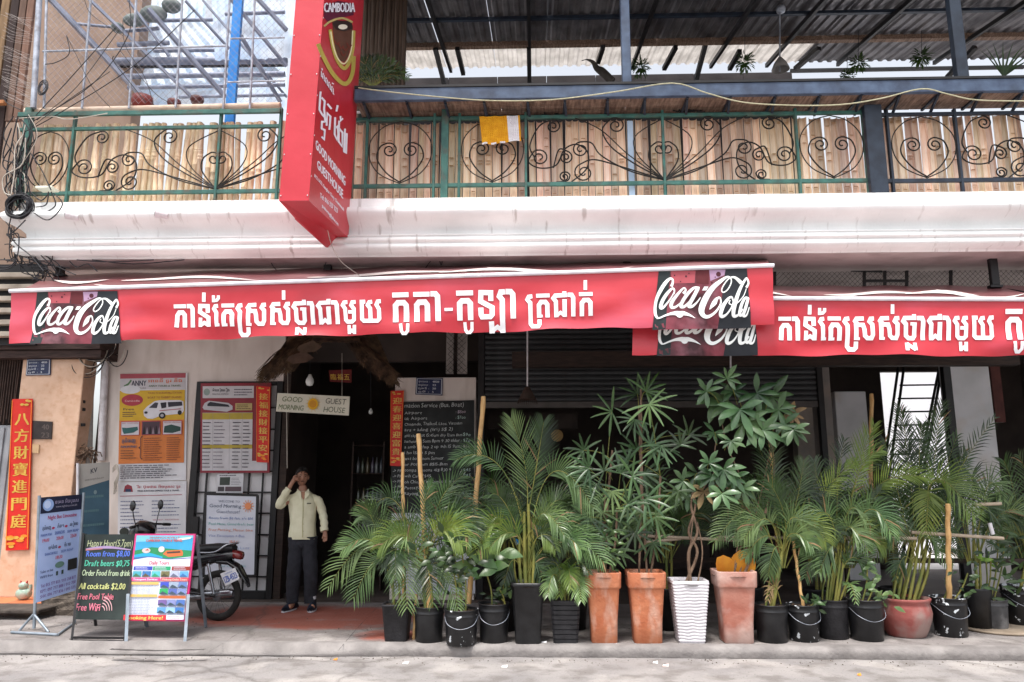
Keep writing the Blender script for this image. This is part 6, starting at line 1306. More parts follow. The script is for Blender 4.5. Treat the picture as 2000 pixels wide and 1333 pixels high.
# ---------------------------------------------------------------- motorbike
def motorbike():
    RW = G(424, 1213); hd = Vector((-.985, .17, 0)).normalized(); sd = Vector((0, 0, 1)).cross(hd)
    def B(x, y, z): return Vector((RW.x, RW.y, .1)) + hd * x + sd * y + Vector((0, 0, z))
    t = thing('motorbike', 'dark motorbike parked behind the pavement signs with its rear wheel showing', 'motorbike', B(.6, 0, 0))
    BL = mat('black_bodywork', '#101114', '#1b1c20', 5, .25, coat=.6); RUB = mat('tyre_rubber', '#1a1918', '#2c2a28', 10, .85, .3); CHR = mat('chrome', '#8c8e94', '#b4b6bc', 8, .25, metal=.9); SEATM = mat('seat_vinyl', '#141416', '#202024', 8, .55, .2)
    def wheel(x):
        r = .272; w_ = thing('w', '', 'w', B(x, 0, r)); 
        for k_ in ('label', 'category'): del w_[k_]
        bpy.data.objects.remove(w_)
        m = MB(); n_ = 36; k2 = 10; vs = []
        for i in range(n_):
            a = 2 * math.pi * i / n_
            for j in range(k2):
                b_ = 2 * math.pi * j / k2; rr = r - .038 + .038 * math.cos(b_) * (1.0 + (.06 if i % 2 else 0)); vs.append(B(x + rr * math.cos(a), .036 * math.sin(b_), r + rr * math.sin(a)))
        m.add(vs, [(i * k2 + j, i * k2 + (j + 1) % k2, ((i + 1) % n_) * k2 + (j + 1) % k2, ((i + 1) % n_) * k2 + j) for i in range(n_) for j in range(k2)], True); ty_m = m
        m = MB(); m.tube([B(x + .208 * math.cos(a), 0, r + .208 * math.sin(a)) for a in [2 * math.pi * i / 30 for i in range(31)]], .014, 6); wh = m.build('wheel', CHR, t); ty_m.build('tyre', RUB, wh)
        m = MB(); m.tube([B(x, -.045, r), B(x, .045, r)], .055, 14); m.tube([B(x, -.075, r), B(x, .075, r)], .012, 8); m.build('hub', mat('grey_alloy', '#5c5e62', '#78797e', 6, .4, metal=.6), wh)
        m = MB()
        for i in range(18): a = i * 2 * math.pi / 18; m.tube([B(x + .05 * math.cos(a + .3), .02 * (1 if i % 2 else -1), r + .05 * math.sin(a + .3)), B(x + .205 * math.cos(a), 0, r + .205 * math.sin(a))], .0022, 3)
        m.build('spokes', CHR, wh, kind='stuff')
    wheel(0); wheel(1.21)
    def loft(nm, secs, mt, n_=14, p=2.4):
        m = MB(); vs = []
        for (x, z, hw, hh2) in secs:
            for k in range(n_):
                a = 2 * math.pi * k / n_; c_, s_ = math.cos(a), math.sin(a); vs.append(B(x, hw * math.copysign(abs(c_) ** (2 / p), c_), z + hh2 * math.copysign(abs(s_) ** (2 / p), s_)))
        L_ = len(secs); m.add(vs, [(i * n_ + k, i * n_ + (k + 1) % n_, (i + 1) * n_ + (k + 1) % n_, (i + 1) * n_ + k) for i in range(L_ - 1) for k in range(n_)], True)
        m.add(vs[:n_], [tuple(range(n_))]); m.add(vs[-n_:], [tuple(reversed(range(n_)))]); return m.build(nm, mt, t)
    loft('seat', [(-.16, .785, .06, .03), (-.10, .79, .10, .045), (.08, .785, .12, .05), (.28, .765, .12, .05), (.45, .745, .11, .055), (.60, .75, .08, .05), (.68, .77, .05, .03)], SEATM)
    loft('tail_cowl', [(-.22, .72, .04, .03), (-.16, .715, .09, .05), (.1, .68, .11, .07), (.35, .62, .11, .10), (.6, .56, .11, .12), (.72, .52, .10, .10)], BL)
    loft('tail_light', [(-.265, .70, .03, .02), (-.25, .705, .06, .045), (-.17, .72, .075, .05), (-.10, .72, .06, .035)], mat('tail_light_red', '#5c1214', '#7c1c1c', 6, .2, coat=.6))
    loft('rear_fender', [(-.36, .38, .035, .015), (-.33, .44, .05, .03), (-.24, .56, .065, .04), (-.12, .63, .075, .03), (.02, .64, .08, .03)], BL)
    loft('engine', [(.42, .32, .08, .07), (.5, .31, .12, .10), (.72, .31, .11, .09), (.82, .33, .07, .06)], mat('grey_alloy', '#5c5e62'))
    loft('leg_shield', [(.70, .48, .12, .10), (.82, .52, .15, .16), (.95, .66, .15, .2), (1.02, .84, .10, .12), (1.04, .92, .06, .05)], BL)
    loft('front_fender', [(1.06, .50, .05, .03), (1.16, .575, .06, .03), (1.28, .57, .06, .03), (1.42, .48, .05, .025)], BL)
    loft('headlight_cowl', [(.90, .95, .05, .04), (.95, .97, .15, .09), (1.04, .96, .16, .12), (1.13, .93, .10, .08)], BL)
    loft('exhaust', [(-.18, .30, .035, .035), (-.14, .30, .05, .05), (.22, .26, .05, .05), (.32, .25, .03, .03), (.55, .22, .015, .015)], CHR)
    def tb(nm, pts, r, mt): m = MB(); m.tube(catmull([B(*p) for p in pts], 4), r, 7); m.build(nm, mt, t)
    for s in (-1, 1):
        tb('swing_arm', [(0, s * .07, .272), (.45, s * .09, .32)], .016, BL); tb('shock_absorber', [(-.0, s * .10, .30), (.09, s * .11, .62)], .018, CHR)
        tb('grab_rail', [(.22, s * .13, .74), (.0, s * .135, .75), (-.12, s * .10, .83), (-.2, 0, .84)], .010, CHR); tb('fork', [(1.21, s * .06, .272), (1.08, s * .07, .78)], .016, CHR)
        tb('handlebar', [(1.02, 0, 1.0), (1.0, s * .14, 1.03), (.94, s * .30, 1.02)], .012, BL); tb('grip', [(.945, s * .25, 1.022), (.925, s * .35, 1.015)], .018, RUB); tb('mirror_stem', [(.99, s * .18, 1.03), (1.0, s * .22, 1.14), (1.0, s * .24, 1.21)], .006, BL)
        m = MB(); c_ = B(1.0, s * .245, 1.25); m.ball(c_, .035, .02, .06, 12, 8); m.build('mirror', BL, t)
    m = MB(); pl = [B(-.345, .09, .66), B(-.345, -.09, .66), B(-.38, -.09, .52), B(-.38, .09, .52)]; m.add(pl + [p + hd * .006 for p in pl], [(0, 1, 2, 3), (7, 6, 5, 4)] + [(i, 4 + i, 4 + (i + 1) % 4, (i + 1) % 4) for i in range(4)])
    # plate turned a little towards the street, as bent in the photograph
    bpy_pl = [P(430, 1121, RW.y - .13), P(459, 1109, RW.y - .16), P(468, 1131, RW.y - .16), P(440, 1145, RW.y - .13)]
    m = MB(); m.add(bpy_pl + [p + Vector((0, .005, 0)) for p in bpy_pl], [(3, 2, 1, 0), (4, 5, 6, 7)] + [(i, (i + 1) % 4, 4 + (i + 1) % 4, 4 + i) for i in range(4)]); m.build('number_plate', PAPER, t)
    s_ = Sheet(quadsheet(*bpy_pl)); s_.text('1ZB-4523', .08, .82, .84, .5, '#34509c', bold=.02); s_.text('CAMBODIA', .25, .22, .5, .1, '#34509c'); s_.build('plate_lettering', t)
    m = MB(); m.beam(bpy_pl[0] + Vector((.02, .01, -.02)), B(-.25, 0, .6), .02, .02); m.build('plate_bracket', BL, t)
motorbike()

# ---------------------------------------------------------------- the man in the doorway
def skin(name, verts, edges, radii, mats, parent, levels=2, root=0, flat=1.0):
    me = bpy.data.meshes.new(name); o = Vector(wloc(parent)); me.from_pydata([Vector(v) - o for v in verts], edges, []); ob = bpy.data.objects.new(name, me); C.objects.link(ob); ob.parent = parent; ob['_w'] = tuple(o)
    me.materials.append(mats); sk_ = ob.modifiers.new('skin', 'SKIN'); sk_.use_smooth_shade = True
    sv = me.skin_vertices[0].data
    for i, r in enumerate(radii): sv[i].radius = (r if isinstance(r, tuple) else (r, r)); sv[i].use_root = (i == root)
    sb = ob.modifiers.new('sub', 'SUBSURF'); sb.levels = levels; sb.render_levels = levels
    return ob
def man():
    Y = 9.6; base = G(588, 1192); t = thing('person', 'man in pale yellow shirt and dark trousers, phone to his ear, in the doorway', 'person', base)
    SK = mat('skin_tone', '#8e6450', '#a07660', 8, .5); SH = mat('pale_yellow_shirt', '#c9c5a6', '#dad7bc', 5, .85, .8, 9); TR = mat('dark_trousers', '#1d1e24', '#2a2b33', 12, .85, .3); HR = mat('black_hair', '#0b0908', '#16120f', 40, .5, .5)
    def p(px, py, dy=0): return tuple(P(px, py, Y + dy))
    # continuous body: pelvis, spine, neck, head, arms to fingers, legs to feet
    V = [p(592, 1060), p(592, 1030), p(592, 1000), p(592, 972), p(592, 957), p(591, 946),          # 0-5
         p(574, 976), p(547, 987, -.12), p(569, 946, -.12), p(575, 936, -.10),                      # 6-9 phone arm
         p(610, 976), p(630, 1003, .02), p(634, 1033, -.03), p(636, 1046, -.05),                    # 10-13
         p(579, 1070), p(574, 1118, -.02), p(572, 1170), p(570, 1183, -.03), p(564, 1187, -.15),    # 14-18
         p(605, 1070), p(606, 1118, -.02), p(605, 1170), p(607, 1183, -.03), p(611, 1187, -.15)]    # 19-23
    E_ = [(0, 1), (1, 2), (2, 3), (3, 4), (4, 5), (3, 6), (6, 7), (7, 8), (8, 9), (3, 10), (10, 11), (11, 12), (12, 13), (0, 14), (14, 15), (15, 16), (16, 17), (17, 18), (0, 19), (19, 20), (20, 21), (21, 22), (22, 23)]
    Rr = [.08, .08, .09, .07, .052, .055, .034, .034, .026, .03, .034, .034, .026, .03, .055, .05, .036, .035, .03, .055, .05, .036, .035, .03]
    def finger(root, pts, r):
        last = root
        for k, q in enumerate(pts): V.append(tuple(Vector(V[root]) + Vector(q))); E_.append((last, len(V) - 1)); Rr.append(r * (1 - .12 * k)); last = len(V) - 1
    for k in range(4): finger(9, [(.0 + .012 * k, -.03, .03 - .012 * k), (.03 + .01 * k, -.035, .045 - .02 * k), (.045 + .01 * k, -.015, .04 - .022 * k)], .0088)
    finger(9, [(.02, .02, -.02), (.045, .01, -.015)], .010)
    for k in range(4): finger(13, [(-.018 + .012 * k, -.005, -.035), (-.02 + .013 * k, -.015, -.06 + .004 * abs(k - 1)), (-.018 + .012 * k, -.028, -.078 + .006 * abs(k - 1))], .0088)
    finger(13, [(-.03, -.01, -.015), (-.035, -.02, -.042)], .010)
    skin('body', V, E_, Rr, SK, t)
    # head: shaped ball with brow, nose, chin, ears
    hc = Vector(p(590, 932.5)); tn = R(22); m = MB(); vs = []; n_, mm = 28, 22
    for i in range(mm + 1):
        ph = -math.pi / 2 + math.pi * i / mm
        for k in range(n_):
            a = 2 * math.pi * k / n_; x = math.cos(ph) * math.cos(a) * .077; y = math.cos(ph) * math.sin(a) * .094; z = math.sin(ph) * .112; f = max(0, -math.sin(a)) * math.cos(ph)
            if z < 0: x *= 1 + z * 2.2; y = y * (1 + z * 1.0)
            nose = math.exp(-((a - 1.5 * math.pi) / .16) ** 2 - ((z + .012) / .028) ** 2); brow = math.exp(-((z - .022) / .012) ** 2) * f; eye = sum(math.exp(-((x - s * .03) / .014) ** 2 - ((z - .006) / .012) ** 2) for s in (-1, 1)) * f
            y -= .026 * nose + .006 * brow - .009 * eye + .006 * math.exp(-(x / .03) ** 2 - ((z + .055) / .01) ** 2) * f; vs.append((x, y, z))
    ca, sa = math.cos(tn), math.sin(tn)
    def hd_(v): return hc + Vector((v[0] * ca - v[1] * sa, v[0] * sa + v[1] * ca, v[2]))
    m.add([hd_(v) for v in vs], [(i * n_ + k, i * n_ + (k + 1) % n_, (i + 1) * n_ + (k + 1) % n_, (i + 1) * n_ + k) for i in range(mm) for k in range(n_)], True)
    for s in (-1, 1): m.ball(hd_((s * .077, .005, 0)), .012, .02, .03, 8, 6)
    m.build('head', SK, t)
    m = MB(); rd = random.Random(3); vs = []
    for i in range(12):
        ph = .12 + (math.pi / 2 - .12) * i / 11
        for k in range(26):
            a = 2 * math.pi * k / 26; front = max(0, -math.sin(a)); phe = max(ph, .66 * front); z = .112 * math.sin(phe) + .004; r_ = 1.03 + rd.uniform(-.02, .04); vs.append(hd_((math.cos(phe) * math.cos(a) * .081 * r_, math.cos(phe) * math.sin(a) * .098 * r_, z * (1 + rd.uniform(-.02, .06)) - (.05 if i == 0 and front < .2 else 0))))
    m.add(vs, [(i * 26 + k, i * 26 + (k + 1) % 26, (i + 1) * 26 + (k + 1) % 26, (i + 1) * 26 + k) for i in range(11) for k in range(26)], True)
    
    for k in range(70): a = rd.uniform(0, 6.28); e_ = rd.uniform(.35, 1.45); q = hd_((math.cos(e_) * math.cos(a) * .084, math.cos(e_) * math.sin(a) * .098 + .004, .112 * math.sin(e_) + .008)); m.tube([q, q + Vector((rd.uniform(-.012, .012), rd.uniform(-.01, .01), rd.uniform(.006, .016)))], [.008, .002], 4)
    m.build('hair', HR, t)
    m = MB()
    for s in (-1, 1): m.ball(hd_((s * .03, -.083, .007)), .011, .005, .005, 8, 6); m.tube([hd_((s * .014, -.094, .026)), hd_((s * .03, -.094, .030)), hd_((s * .046, -.086, .025))], .004, 5)
    m.build('eyes', HR, t); m = MB(); m.tube([hd_((-.022, -.084, -.052)), hd_((0, -.092, -.050)), hd_((.022, -.084, -.052))], [.003, .006, .003], 6); m.build('mouth', mat('lips', '#4c2a24', '#5c342c', 9, .5), t)
    # shirt: torso tube with a slight flare, sleeves to the wrists
    def garment(nm, rings, mt):
        m = MB(); N_ = 28; vs = []
        for (px, py, rx, ry, dy) in rings:
            c_ = Vector(p(px, py, dy))
            for k in range(N_):
                a = 2 * math.pi * k / N_; j = 1 + .035 * math.sin(5 * a + py * .13) + .03 * math.sin(9 * a - py * .21); vs.append(c_ + Vector((rx * .95 * math.copysign(abs(math.cos(a)) ** .85, math.cos(a)) * j, ry * math.copysign(abs(math.sin(a)) ** .85, math.sin(a)) * j, 0)))
        L_ = len(rings); m.add(vs, [(i * N_ + k, i * N_ + (k + 1) % N_, (i + 1) * N_ + (k + 1) % N_, (i + 1) * N_ + k) for i in range(L_ - 1) for k in range(N_)], True); return m
    m = garment('shirt', [(591, 1053, .178, .115, 0), (591, 1045, .174, .12, 0), (591, 1025, .160, .115, 0), (592, 1005, .165, .12, 0), (592, 985, .18, .12, 0), (592, 975, .182, .11, 0), (592, 969, .16, .095, 0), (592, 963, .105, .08, 0), (592, 959.5, .078, .072, 0)], SH)
    def sleeve(pts, rad):
        q = [Vector(p(*a)) for a in pts]; q = catmull(q, 5); n2 = len(q); rr = [rad[0] + (rad[-1] - rad[0]) * i / (n2 - 1) + .004 * math.sin(i * 1.7) for i in range(n2)]; m.tube(q, rr, 14)
    sleeve([(576, 974), (562, 976, -.03), (545, 988, -.13), (557, 965, -.14), (564, 955, -.13)], [.058, .040]); sleeve([(608, 974), (622, 980), (630, 1003, .02), (633, 1020, -.01), (634, 1035, -.03)], [.058, .042])
    m.tube([p(632, 1029, -.02), p(634, 1038, -.035)], .047, 14)
    m.build('shirt', SH, t)
    m = MB()
    for s in (-1, 1):
        q = [Vector(p(592 + s * 11, 955, -.045)), Vector(p(592 + s * 13, 965, -.10)), Vector(p(592 + s * 3, 978, -.138)), Vector(p(592 + s * 4, 962, -.10))]; m.add(q + [v + Vector((0, -.008, 0)) for v in q], [(0, 1, 2, 3), (7, 6, 5, 4)] + [(i, 4 + i, 4 + (i + 1) % 4, (i + 1) % 4) for i in range(4)])
    m.build('collar', SH, t)
    m = MB(); q = [Vector(p(582, 960, -.085)), Vector(p(602, 960, -.085)), Vector(p(593, 977, -.140))]; m.add(q, [(0, 2, 1)]); m.build('neckline', SK, t)
    m = MB(); m.tube([p(592, 976, -.136), p(592, 1000, -.137), p(591, 1030, -.133), p(591, 1050, -.126)], .004, 4)
    for y in (985, 998, 1011, 1024, 1038): m.ball(Vector(p(592, y, -.142)), .006, .003, .006, 6, 4)
    m.build('placket', mat('shirt_seam', '#a8a274', '#b8b284', 8, .7), t)
    m = MB(); m.box(P(606, 983, 9).x * 0 + p(606, 983)[0], p(614, 983)[0], Y - .142, Y - .136, p(606, 984)[2], p(606, 982)[2]); m.build('chest_logo', mat('dark_thread', '#3c3c30', None, 5, .8), t)
    m = MB()
    for s, (hx, kx, ax, fx) in ((-1, (579, 574, 571, 570)), (1, (604, 607, 606, 606))):
        q = catmull([Vector(p(hx, 1048)), Vector(p(hx, 1072)), Vector(p(kx, 1118, -.02)), Vector(p(ax, 1160)), Vector(p(ax, 1178))], 5); n2 = len(q); m.tube(q, [(.104 - .032 * min(1, i / n2 * 1.25)) + .004 * math.sin(i * 2.2 + s) for i in range(n2)], 16)
    m.ball(Vector(p(591.5, 1060)), .15, .10, .10); m.build('trousers', TR, t)
    for (px, sx) in ((566, -1), (610, 1)):
        c_ = G(px, 1193); m = MB(); vs = []
        for i, (y, hw, h_) in enumerate(((.15, .03, .05), (.10, .042, .10), (.03, .045, .10), (-.05, .048, .07), (-.12, .045, .05), (-.17, .02, .03))):
            for k in range(12):
                a = 2 * math.pi * k / 12; vs.append(c_ + Vector((hw * math.cos(a) + sx * -.004 + (sx * .0) + sx * (-y) * .12 * (1 if sx > 0 else 1.6), y, .022 + max(0, math.sin(a)) * h_ - min(0, math.sin(a)) * -.008)))
        m.add(vs, [(i * 12 + k, i * 12 + (k + 1) % 12, (i + 1) * 12 + (k + 1) % 12, (i + 1) * 12 + k) for i in range(5) for k in range(12)] + [tuple(range(12)), tuple(range(71, 59, -1))], True); sh_o = m.build('shoe', mat('navy_shoe', '#161a26', '#222838', 8, .6), t)
        m = MB(); vs = []
        for z in (.002, .020):
            for k in range(20): a = 2 * math.pi * k / 20; yy = -.01 + .165 * math.sin(a); vs.append(c_ + Vector((.05 * math.cos(a) * (1 - .1 * math.sin(a)) + sx * (-yy) * .12 * (1 if sx > 0 else 1.6), yy, z)))
        m.add(vs, [tuple(range(19, -1, -1)), tuple(range(20, 40))] + [(k, (k + 1) % 20, 20 + (k + 1) % 20, 20 + k) for k in range(20)]); m.build('shoe_sole', mat('white_sole', '#b8bac0', '#cccdd2', 8, .6), t)
        m = MB(); q = c_ + Vector((0, .02, .13)); m.tube([q, q + Vector((0, 0, .035))], .034, 10); m.build('sock', mat('white_sole', '#b8bac0'), t)
    ph_ = thing('mobile_phone', 'dark phone held to the ear of the man in the doorway', 'phone', p(578, 940, -.07))
    m = MB(); q = Vector(p(579, 934, -.055)); m.bbox(q.x - .006, q.x + .006, q.y - .03, q.y + .03, q.z - .06, q.z + .055, .003); m.build('case', BLACKP, ph_)
man()

# ---------------------------------------------------------------- pots
def pot(kind_, x0, x1, yt, yb, label, mt, group):
    g = G((x0 + x1) / 2, yb); 
    dpt = (x1 - x0) / F * g.y / 2
    c = Vector((g.x, g.y + dpt * .9, .1)); 
    if yb < 1240: c.z = .1
    h_ = P((x0 + x1) / 2, yt, c.y - dpt * .5).z - .1; r = (P(x1, yt, c.y).x - P(x0, yt, c.y).x) / 2
    t = thing({'terra': 'terracotta_planter', 'ribbed': 'ribbed_planter', 'bowl': 'clay_bowl'}.get(kind_, 'plant_bucket' if 'bucket' in kind_ else 'square_planter'), label, 'pot', c, group)
    m = MB()
    if kind_ == 'terra':
        rb = r * .72; q = .85
        m.lathe([(0, 0), (rb * q - .01, 0), (rb * q, .01), (rb * 1.04 * q, h_ * .3), (r * .88 * q, h_ * .76), (r * .885 * q, h_ * .772), (r * .955 * q, h_ * .778), (r * .975 * q, h_ * .80), (r * q, h_ * .985), (r * .99 * q, h_), (r * .9 * q, h_), (r * .86 * q, h_ * .9), (r * .8 * q, h_ * .84)], c, 40, sq=.92)
        m.smooth = False
    elif kind_ == 'ribbed':
        rb = r * .70; q = .86; prof = [(0, 0), (rb * q, 0)]; NR = 19
        for i in range(NR * 6 + 1):
            f = i / (NR * 6); rr = (rb + (r - rb) * f) * q; prof.append((rr + .0065 * abs(math.sin(math.pi * f * NR)) ** .7 - .004, .01 + (h_ - .02) * f))
        prof += [(r * q, h_), (r * .9 * q, h_), (r * .88 * q, h_ * .93)]
        def wob(a, z): return .0035 * math.sin(a * 8 + z * 8) + .002 * math.sin(a * 5 + z * 20) if .03 < z < h_ - .03 else 0
        m.lathe(prof, c, 96, sq=.95, wob=wob)
    elif kind_ == 'square':
        rb = r * .74; m.lathe([(0, 0), (rb * .86, 0), (rb * .88, .01), (r * .84, h_ * .93), (r * .88, h_ * .94), (r * .88, h_), (r * .80, h_), (r * .78, h_ * .9)], c, 32, sq=.95)
    elif kind_ == 'brick':
        rb = r * .8; prof = [(0, 0), (rb * .86, 0)]; n_ = 9
        for k in range(n_): f0 = k / n_; f1 = (k + .86) / n_; f2 = (k + .93) / n_; g_ = lambda f: (rb + (r - rb) * f) * .86; prof += [(g_(f0) + .006, h_ * f0 + .004), (g_(f1) + .006, h_ * f1), (g_(f2) - .002, h_ * f2)]
        prof += [(r * .86, h_), (r * .78, h_), (r * .76, h_ * .92)]; m.lathe(prof, c, 32, sq=.95, smooth=False)
    elif kind_ == 'bowl':
        m.lathe([(0, 0), (r * .66, 0), (r * .70, .01), (r * .80, h_ * .16), (r * .95, h_ * .45), (r * .99, h_ * .62), (r * .94, h_ * .80), (r * .90, h_ * .86), (r * .96, h_ * .92), (r * .99, h_ * .97), (r * .97, h_), (r * .88, h_), (r * .84, h_ * .9)], c, 44)
    else:
        rb = r * .86; m.lathe([(0, 0), (rb - .01, 0), (rb, .01), (r * .95, h_ * .78), (r * .955, h_ * .79), (r * .985, h_ * .80), (r * .985, h_ * .83), (r * .965, h_ * .84), (r * .97, h_ * .965), (r, h_ * .97), (r, h_), (r * .94, h_), (r * .9, h_ * .85)], c, 32)
    o = m.build('vessel', mt, t, origin=c)
    m = MB(); m.disc((c.x, c.y, c.z + h_ * .93), r * .88 if kind_ not in ('terra', 'ribbed', 'square', 'brick') else r * .92, 24)
    rd = random.Random(int(x0))
    for k in range(14): a = rd.uniform(0, 6.28); q = r * .7 * rd.random() ** .5; m.ball((c.x + q * math.cos(a), c.y + q * math.sin(a), c.z + h_ * .935), .02, .02, .012, 6, 4)
    m.build('soil', SOIL, t)
    if 'bucket' in kind_ and kind_ != 'bucket_plain':
        m = MB(); a0 = rd.uniform(-.3, .3); m.tube(catmull([c + Vector((-r * .99, 0, h_ * .82)), c + Vector((-r * .7, -r * .85, h_ * .62)), c + Vector((r * .0, -r * 1.06, h_ * .5)), c + Vector((r * .75, -r * .8, h_ * .6)), c + Vector((r * .99, 0, h_ * .82))], 5), .0028, 4); m.build('handle', GALV, t)
    return Vector((c.x, c.y, c.z + h_ * .93)), r
POTS = {}
GP = 'potted plant containers along the kerb'
for key, a in {
 'A': ('square', 738, 802, 1180, 1256, 'charcoal tapered square planter, leftmost in the row along the kerb', CHARC),
 'B': ('bucket_plain', 804, 863, 1186, 1259, 'plain black bucket with a bamboo stake between the charcoal planter and the splashed bucket', BUCK),
 'B2': ('bucket', 864, 931, 1192, 1265, 'black bucket heavily splashed with white paint at its foot, left part of the row', BUCKS),
 'C0': ('bucket', 932, 994, 1180, 1260, 'black bucket with white smears on its rim left of the tall black planter', BUCK),
 'C': ('square', 994, 1068, 1138, 1262, 'tall black tapered square planter holding the big upright palm', BUCK),
 'D': ('brick', 1073, 1138, 1172, 1260, 'short black planter with stacked block pattern left of the terracotta planters', CHARC),
 'T1': ('terra', 1142, 1223, 1118, 1261, 'orange terracotta planter, left one of the pair beside the black planter', TERRA),
 'T2': ('terra', 1226, 1313, 1118, 1262, 'terracotta planter with whitish bloom at its foot beside the white ribbed pot', TERRA),
 'W': ('ribbed', 1314, 1397, 1134, 1261, 'white planter with wavy ribs holding the braided tree', mat('white_glaze', '#ccc8cc', '#dcd8dc', 5, .4)),
 'T3': ('terra', 1404, 1495, 1116, 1262, 'faded pinkish terracotta planter with yellow fronds in its top', TERRA2),
 'E': ('bucket_plain', 1486, 1551, 1182, 1259, 'plain black bucket right of the faded terracotta planter', BUCK),
 'F': ('bucket', 1550, 1614, 1182, 1257, 'black bucket with a white paint splash and a leaning bamboo stake', BUCKS),
 'G1': ('bucket_plain', 1609, 1672, 1172, 1252, 'plain dark pot under the bushy palm between two black buckets', CHARC),
 'H0': ('bucket', 1674, 1744, 1172, 1256, 'black bucket with a white smeared rim left of the red clay bowl', BUCK),
 'H': ('bowl', 1743, 1844, 1170, 1251, 'round red clay bowl holding many palm stems', REDCLAY),
 'I': ('bucket', 1842, 1910, 1168, 1248, 'black bucket with wire handle and thick bamboo stake right of the red clay bowl', BUCKS),
 'J': ('bucket_plain', 1926, 1988, 1172, 1234, 'small grey weathered pot standing on a tray at the right', mat('weathered_grey_pot', '#3a3a3c', '#5a5a5c', 6, .7, stain='#9a9a9c', sscale=5, samt=.7)),
 'L': ('bucket', 1984, 2052, 1146, 1228, 'black bucket with white splashes cut off by the right edge', BUCKS)}.items():
    POTS[key] = pot(a[0], a[1], a[2], a[3], a[4], a[5], a[6], GP)
m = MB(); q = G(1955, 1238); m.lathe([(0, .0), (.36, .0), (.38, .02), (.36, .022), (0, .018)], (q.x + .12, q.y + .22, .101), 24); tag(m.build('tray', mat('tan_tray', '#9a8a78', '#b0a08c', 5, .7)), 'flat tan tray under the small grey pot at the right', 'tray')
m = MB(); q0 = G(803, 1256); m.beam(q0 + Vector((0, .15, 0)), q0 + Vector((.01, .2, .42)), .022, .022); tag(m.build('wooden_stake', STICK), 'short brown wooden stake between the charcoal planter and the plain black bucket', 'stake')

# ---------------------------------------------------------------- plants
UPV = Vector((0, 0, 1))
def frond(t, p0, p1, p2, L, mt, n_=26, start=.22, seed=0, wd=.0135, up=.15, droop=.5, spread=.85, stem_r=.006, depth=.25):
    """arching feather leaf from p0 over p1 to p2; leaflets in two ranks"""
    rd = random.Random(seed * 7 + 1); p0, p1, p2 = Vector(p0), Vector(p1), Vector(p2)
    bz = lambda s: p0 * (1 - s) ** 2 + p1 * 2 * s * (1 - s) + p2 * s * s
    L *= 1.22; n_ = int(n_ * .86); droop *= 1.25
    m = MB(); K_ = 16; m.m = 1; m.tube([bz(i / K_) for i in range(K_ + 1)], [stem_r * (1 - .8 * i / K_) for i in range(K_ + 1)], 5); m.m = 0
    for i in range(n_):
        s = start + (1 - start) * (i + .5) / n_; q = bz(s); tn = (bz(min(1, s + .02)) - bz(s - .02)).normalized()
        prof = math.sin(math.pi * (.12 + .80 * (s - start) / (1 - start)) ** .9) ** .7; l = L * prof * rd.uniform(.88, 1.08)
        for sg in (-1, 1):
            if rd.random() < .05: continue
            m.m = 2 if rd.random() < .02 else 0
            sdv = tn.cross(Vector((0, -1, 0)));  
            if sdv.length < .1: sdv = Vector((1, 0, 0))
            sdv.normalize(); f = (s - start) / (1 - start); dr = (tn * (.45 + .6 * f) + sdv * sg * spread * (1 - .35 * f) + UPV * up + Vector((0, -1, 0)) * rd.uniform(-depth, depth * 1.1)).normalized()
            pts = [q]; cur = q.copy(); 
            for j in range(3):
                cur = cur + dr * l / 3; dr = (dr + Vector((0, 0, -1)) * droop * (.25 + .3 * j) * rd.uniform(.7, 1.3)).normalized(); pts.append(cur.copy())
            wv = (pts[1] - pts[0]).cross(Vector((rd.uniform(-.35, .35), -1, rd.uniform(.0, .55)))).normalized(); ws = (.5, 1, .75, .05); vs = []
            for k, a in enumerate(pts): vs += [a + wv * wd * ws[k] / 2, a - wv * wd * ws[k] / 2]
            m.add(vs, [(2 * k, 2 * k + 1, 2 * k + 3, 2 * k + 2) for k in range(3)], True)
    return m.build('frond', [mt, STEM, DRYL], t)
def px3(a, Y): return P(a[0], a[1], Y + (a[2] if len(a) > 2 else 0))
